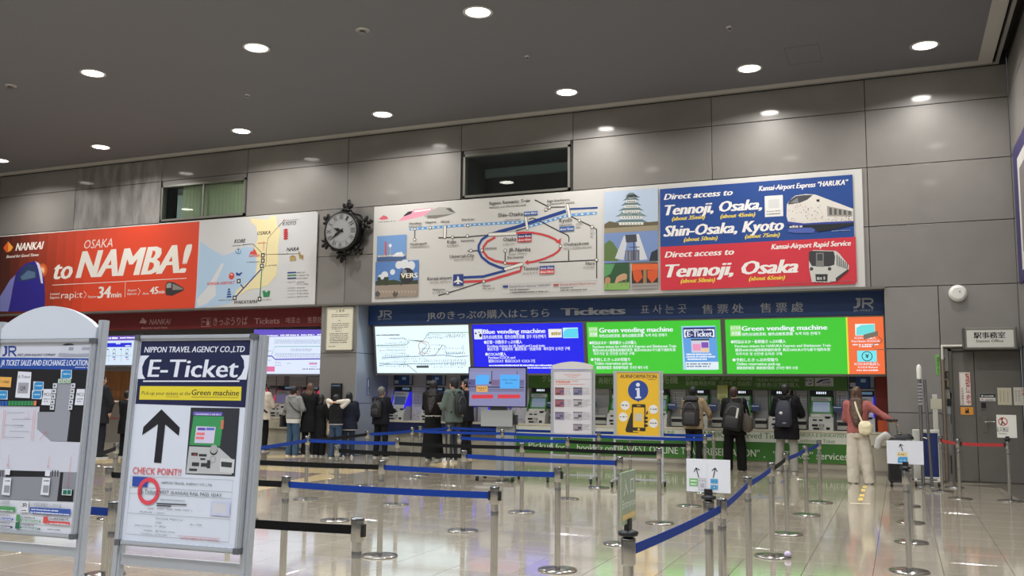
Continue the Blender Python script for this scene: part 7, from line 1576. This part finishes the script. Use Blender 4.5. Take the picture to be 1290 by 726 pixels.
# 9 grey-green jacket, cap
p9 = person('man in a dark cap and grey-green jacket, turned left towards the long-haired person', 572, 476.5, 18.0, rz=1.2, pose=dict(le=(-.24,.06,1.1), lw=(-.12,.28,1.16), re=(.24,.0,1.1), rw=(.22,.16,.98)), top=dict(c=(92,104,98), kind='jacket', hoodc=1), bottom=dict(c=(52,56,64)), hair=((24,22,22), 'short'), hat=(34,36,40), shoes=(210,208,206), skin=(214,166,138), hem=.80, bulk=1.12)
rucksack(p9, 'dark backpack on the man in the cap', (30,34,34), .28, .42, .13, .96)
p = person('dark-haired man in black turned towards the left, partly behind the monitor', 588, 477.5, 18.75, rz=1.45, pose=dict(REACH), top=dict(c=(24,24,30), kind='jacket'), bottom=dict(c=(28,28,32)), hair=((24,20,20), 'short'), skin=(214,160,130), hem=.80, head_yaw=.3, bulk=1.1)
# 11 beige hood with dark rucksack
def sidepk(yb, z0, h_, w_):
    return [('top_lid', MB().loft([(0,yb+.09,z0+h_-.03,w_*.45,.085,.7),(0,yb+.09,z0+h_+.03,w_*.42,.08,.7),(0,yb+.1,z0+h_+.06,w_*.3,.05,.7)], 20), mat((46,42,46), .7)), ('compression_strap', MB().box(-w_*.5, yb-.005, z0+h_*.62, w_*.5, yb+.01, z0+h_*.65), mat((20,20,22), .6))]
p = person('man in a beige hooded coat carrying a big dark rucksack, at the green machines', 873.5, 486.5, 18.85, rz=-.05, pose=dict(REACH, re=(.30,.10,1.14), rw=(.26,.32,1.06), lk=(-.10,.03,.49), la=(-.10,-.02,.09)), top=dict(c=(150,132,106), kind='hooded_coat', hoodc=1), bottom=dict(c=(24,24,28)), hair=((24,24,28), 'short'), hem=.82, bulk=1.1, shoes=(30,30,32), head_pitch=-.25)
rucksack(p, 'big dark rucksack with purple-grey panels on the man in the beige hooded coat', (44,38,42), .36, .56, .2, .88, c2=(34,30,33), extra=sidepk)
# 12 black pack + brown bag
def patches(yb, z0, h_, w_):
    a = MB().box(-.10, yb-.035, z0+.08, .06, yb-.025, z0+.13); b_ = MB().box(.06, yb-.03, z0+.26, .10, yb-.01, z0+.46)
    return [('white_print', a, mat((190,188,180), .6)), ('white_side_patch', b_, mat((196,194,186), .6))]
p12 = person('person in wide black trousers carrying a large black pack, at the green machines', 924.5, 487, 18.85, rz=.05, pose=dict(REACH, lk=(-.13,.02,.49), la=(-.14,0,.09), rk=(.13,.02,.49), ra=(.14,0,.09)), top=dict(c=(17,17,19), kind='coat'), bottom=dict(c=(13,13,14)), hair=((62,44,40), 'short'), hem=.72, bulk=1.12, wide=1.4, shoes=(24,24,26), head_pitch=-.2)
bp = rucksack(p12, 'large black pack with white print, worn tilted by the person in wide black trousers', (20,20,23), .40, .56, .22, .84, extra=patches)
bp.rotation_euler = (0, radians(10), .05); bp.location.x -= .18; bp.location.y -= .02
b = MB(); b.loft([(.27,-.12,.78,.05,.06,.8),(.27,-.12,.84,.11,.085,.7),(.25,-.12,1.02,.12,.09,.7),(.22,-.12,1.16,.06,.05,.8)], 20); h_ = MB().path([(.20,-.15,1.14),(.16,-.04,1.46),(.17,.06,1.43),(.26,-.05,1.14)], .011, 7)
worn(p12, 'shoulder_bag', 'brown grey shoulder bag hanging right of the large black pack', 'bag', [('bag_body', b, mat((76,68,60), .7, bump=.2)), ('strap', h_, mat((90,84,78), .6))])
# 13 long coat
def badge(yb, z0, h_, w_): 
    return [('white_badge', MB().ball((-.03, yb-.0, z0+h_*.52), (.034, .016, .03), 12, 8), mat((200,198,192), .5)), ('small_emblem', MB().box(.0, yb-.03, z0+.06, .07, yb-.02, z0+.09), mat((110,114,122), .5))]
p = person('man in a long dark coat and pale grey trousers wearing a blue backpack', 990, 483.5, 18.8, rz=-.12, pose=dict(le=(-.28,.06,1.13), lw=(-.24,.26,1.1), re=(.28,.08,1.12), rw=(.20,.32,1.08), lk=(-.14,.02,.49), la=(-.16,0,.09), rk=(.12,.02,.49), ra=(.13,0,.09)), top=dict(c=(16,16,21), kind='long_coat', hoodc=1, flare=1.02), bottom=dict(c=(150,148,140)), hair=((22,20,22), 'short'), hem=.64, bulk=1.18, wide=1.1, shoes=(34,34,36), head_pitch=-.25, head_yaw=-.3)
bp = rucksack(p, 'dark blue backpack with a white badge on the man in the long coat', (40,42,56), .31, .50, .17, .88, extra=badge, pocket=False)
# 14 pink sweater
p14 = person('woman with long brown hair, dusty pink sweater and wide cream trousers', 1079.5, 487.5, 17.25, rz=-.1, pose=dict(le=(-.22,.05,1.12), lw=(-.17,.24,1.08), re=(.34,-.02,1.26), rw=(.56,-.03,1.12), lk=(-.10,.02,.49), la=(-.10,0,.09), rk=(.13,.02,.49), ra=(.17,0,.09)), top=dict(c=(160,94,90), kind='sweater'), bottom=dict(c=(206,198,182)), hair=((78,56,42), 'vlong'), hem=.88, wide=1.5, shoes=(200,196,190), head_yaw=-.25)
b = MB(); b.loft([(.15,-.17,.86,.06,.04,.8),(.15,-.18,.90,.11,.06,.7),(.15,-.18,1.02,.12,.06,.7),(.15,-.17,1.10,.08,.045,.8)], 20); me = remesh(b, .016, 2, fold=.025, fscale=.05)
t = thing('shoulder_bag', 'small cream shoulder bag on the back of the woman in pink', 'bag', p14.location); t.rotation_euler = p14.rotation_euler; t.scale = p14.scale; put(me, 'bag_body', mat((222,212,178), .7), t)
MB().path([(.10,-.18,1.08),(.02,-.15,1.28),(-.02,-.11,1.42),(.03,-.02,1.47)], .017, 8).build('strap', mat((222,212,178), .7), t, local=True)
# 15, 16 far left
person('person in a dark hooded coat seen between the two foreground boards', 126, 471, 15.1, rz=-.2, pose=dict(REACH, rw=(.2,.1,.95)), top=dict(c=(30,30,36), kind='coat', hoodc=1), bottom=dict(c=(28,30,40)), hair=((24,22,24), 'short'), hem=.70, bulk=1.15)
person('dark figure almost hidden behind the left edge of the E-Ticket board', 161, 492, 15.6, rz=.1, pose=dict(REACH), top=dict(c=(22,22,24), kind='coat'), bottom=dict(c=(20,20,24)), hair=((22,20,22), 'short'), hem=.6, bulk=1.05)

# suitcase held by the woman in pink
A, B_ = wall_at(1117.5, 553, 17.05), wall_at(1144, 606, 17.05)
t = thing('suitcase', 'black ribbed suitcase with a raised handle, held by the woman in pink', 'suitcase', ((A.x+B_.x)/2, 17.05, 0))
x0, x1 = A.x, B_.x; SC_ = mat((34,34,37), .35, coat=.2)
MB().bevbox(x0, 16.93, .07, x1, 17.20, A.z, .04).build('shell', SC_, t)
for k in range(7): 
    xx = x0+.04+(x1-x0-.08)*k/6; MB().bevbox(xx-.009, 16.918, .12, xx+.009, 16.94, A.z-.08, .004).build('rib', mat((24,24,26), .35), t)
for xx in (x0+.05, x1-.05):
    for yy in (16.97, 17.16): MB().tube((xx-.02, yy, .035), (xx+.02, yy, .035), .035, n=14).build('wheel', BLACKP, t); 
for xx in (x0+.07, x0+.2): MB().tube((xx-.03, 17.16, A.z-.02), (xx-.05, 17.12, 1.09), .009, n=8).build('handle_rod', STEEL, t)
MB().bevbox(x0-.01, 17.09, 1.08, x0+.18, 17.14, 1.12, .012).build('pull_handle', BLACKP, t); MB().bevbox(x0+.05, 17.0, A.z, x0+.22, 17.05, A.z+.035, .01).build('carry_handle', mat((90,90,92), .4), t)
MB().box(x0-.012, 16.98, .42, x0+.0, 17.05, .52).build('orange_tag', mat((214,90,50), .5), t)
b = MB(); b.path([(x0-.16,16.9,.62),(x0-.12,16.9,.78),(x0-.02,16.9,.86),(x0+.03,16.92,.80)], .06, 14); me = remesh(b, .016, 3)
t = thing('neck_pillow', 'grey white soft neck pillow hanging on the suitcase handle', 'pillow', (0,0,0)); put(me, 'pillow', mat((178,176,172), .8), t)
t = thing('small_bag', 'black pouch with chrome clasps lying on top of the black suitcase', 'bag', (x0+.25, 17.05, A.z)); m = MB(); m.loft([(x0+.26,17.05,A.z+.001,.16,.07,.8),(x0+.26,17.05,A.z+.05,.15,.065,.8),(x0+.27,17.05,A.z+.09,.08,.04)], 18); m.build('pouch', mat((30,30,33), .5), t)
MB().ball((x0+.2, 17.0, A.z+.10), (.04,.015,.02), 10, 6).build('clasp', CHROME, t)
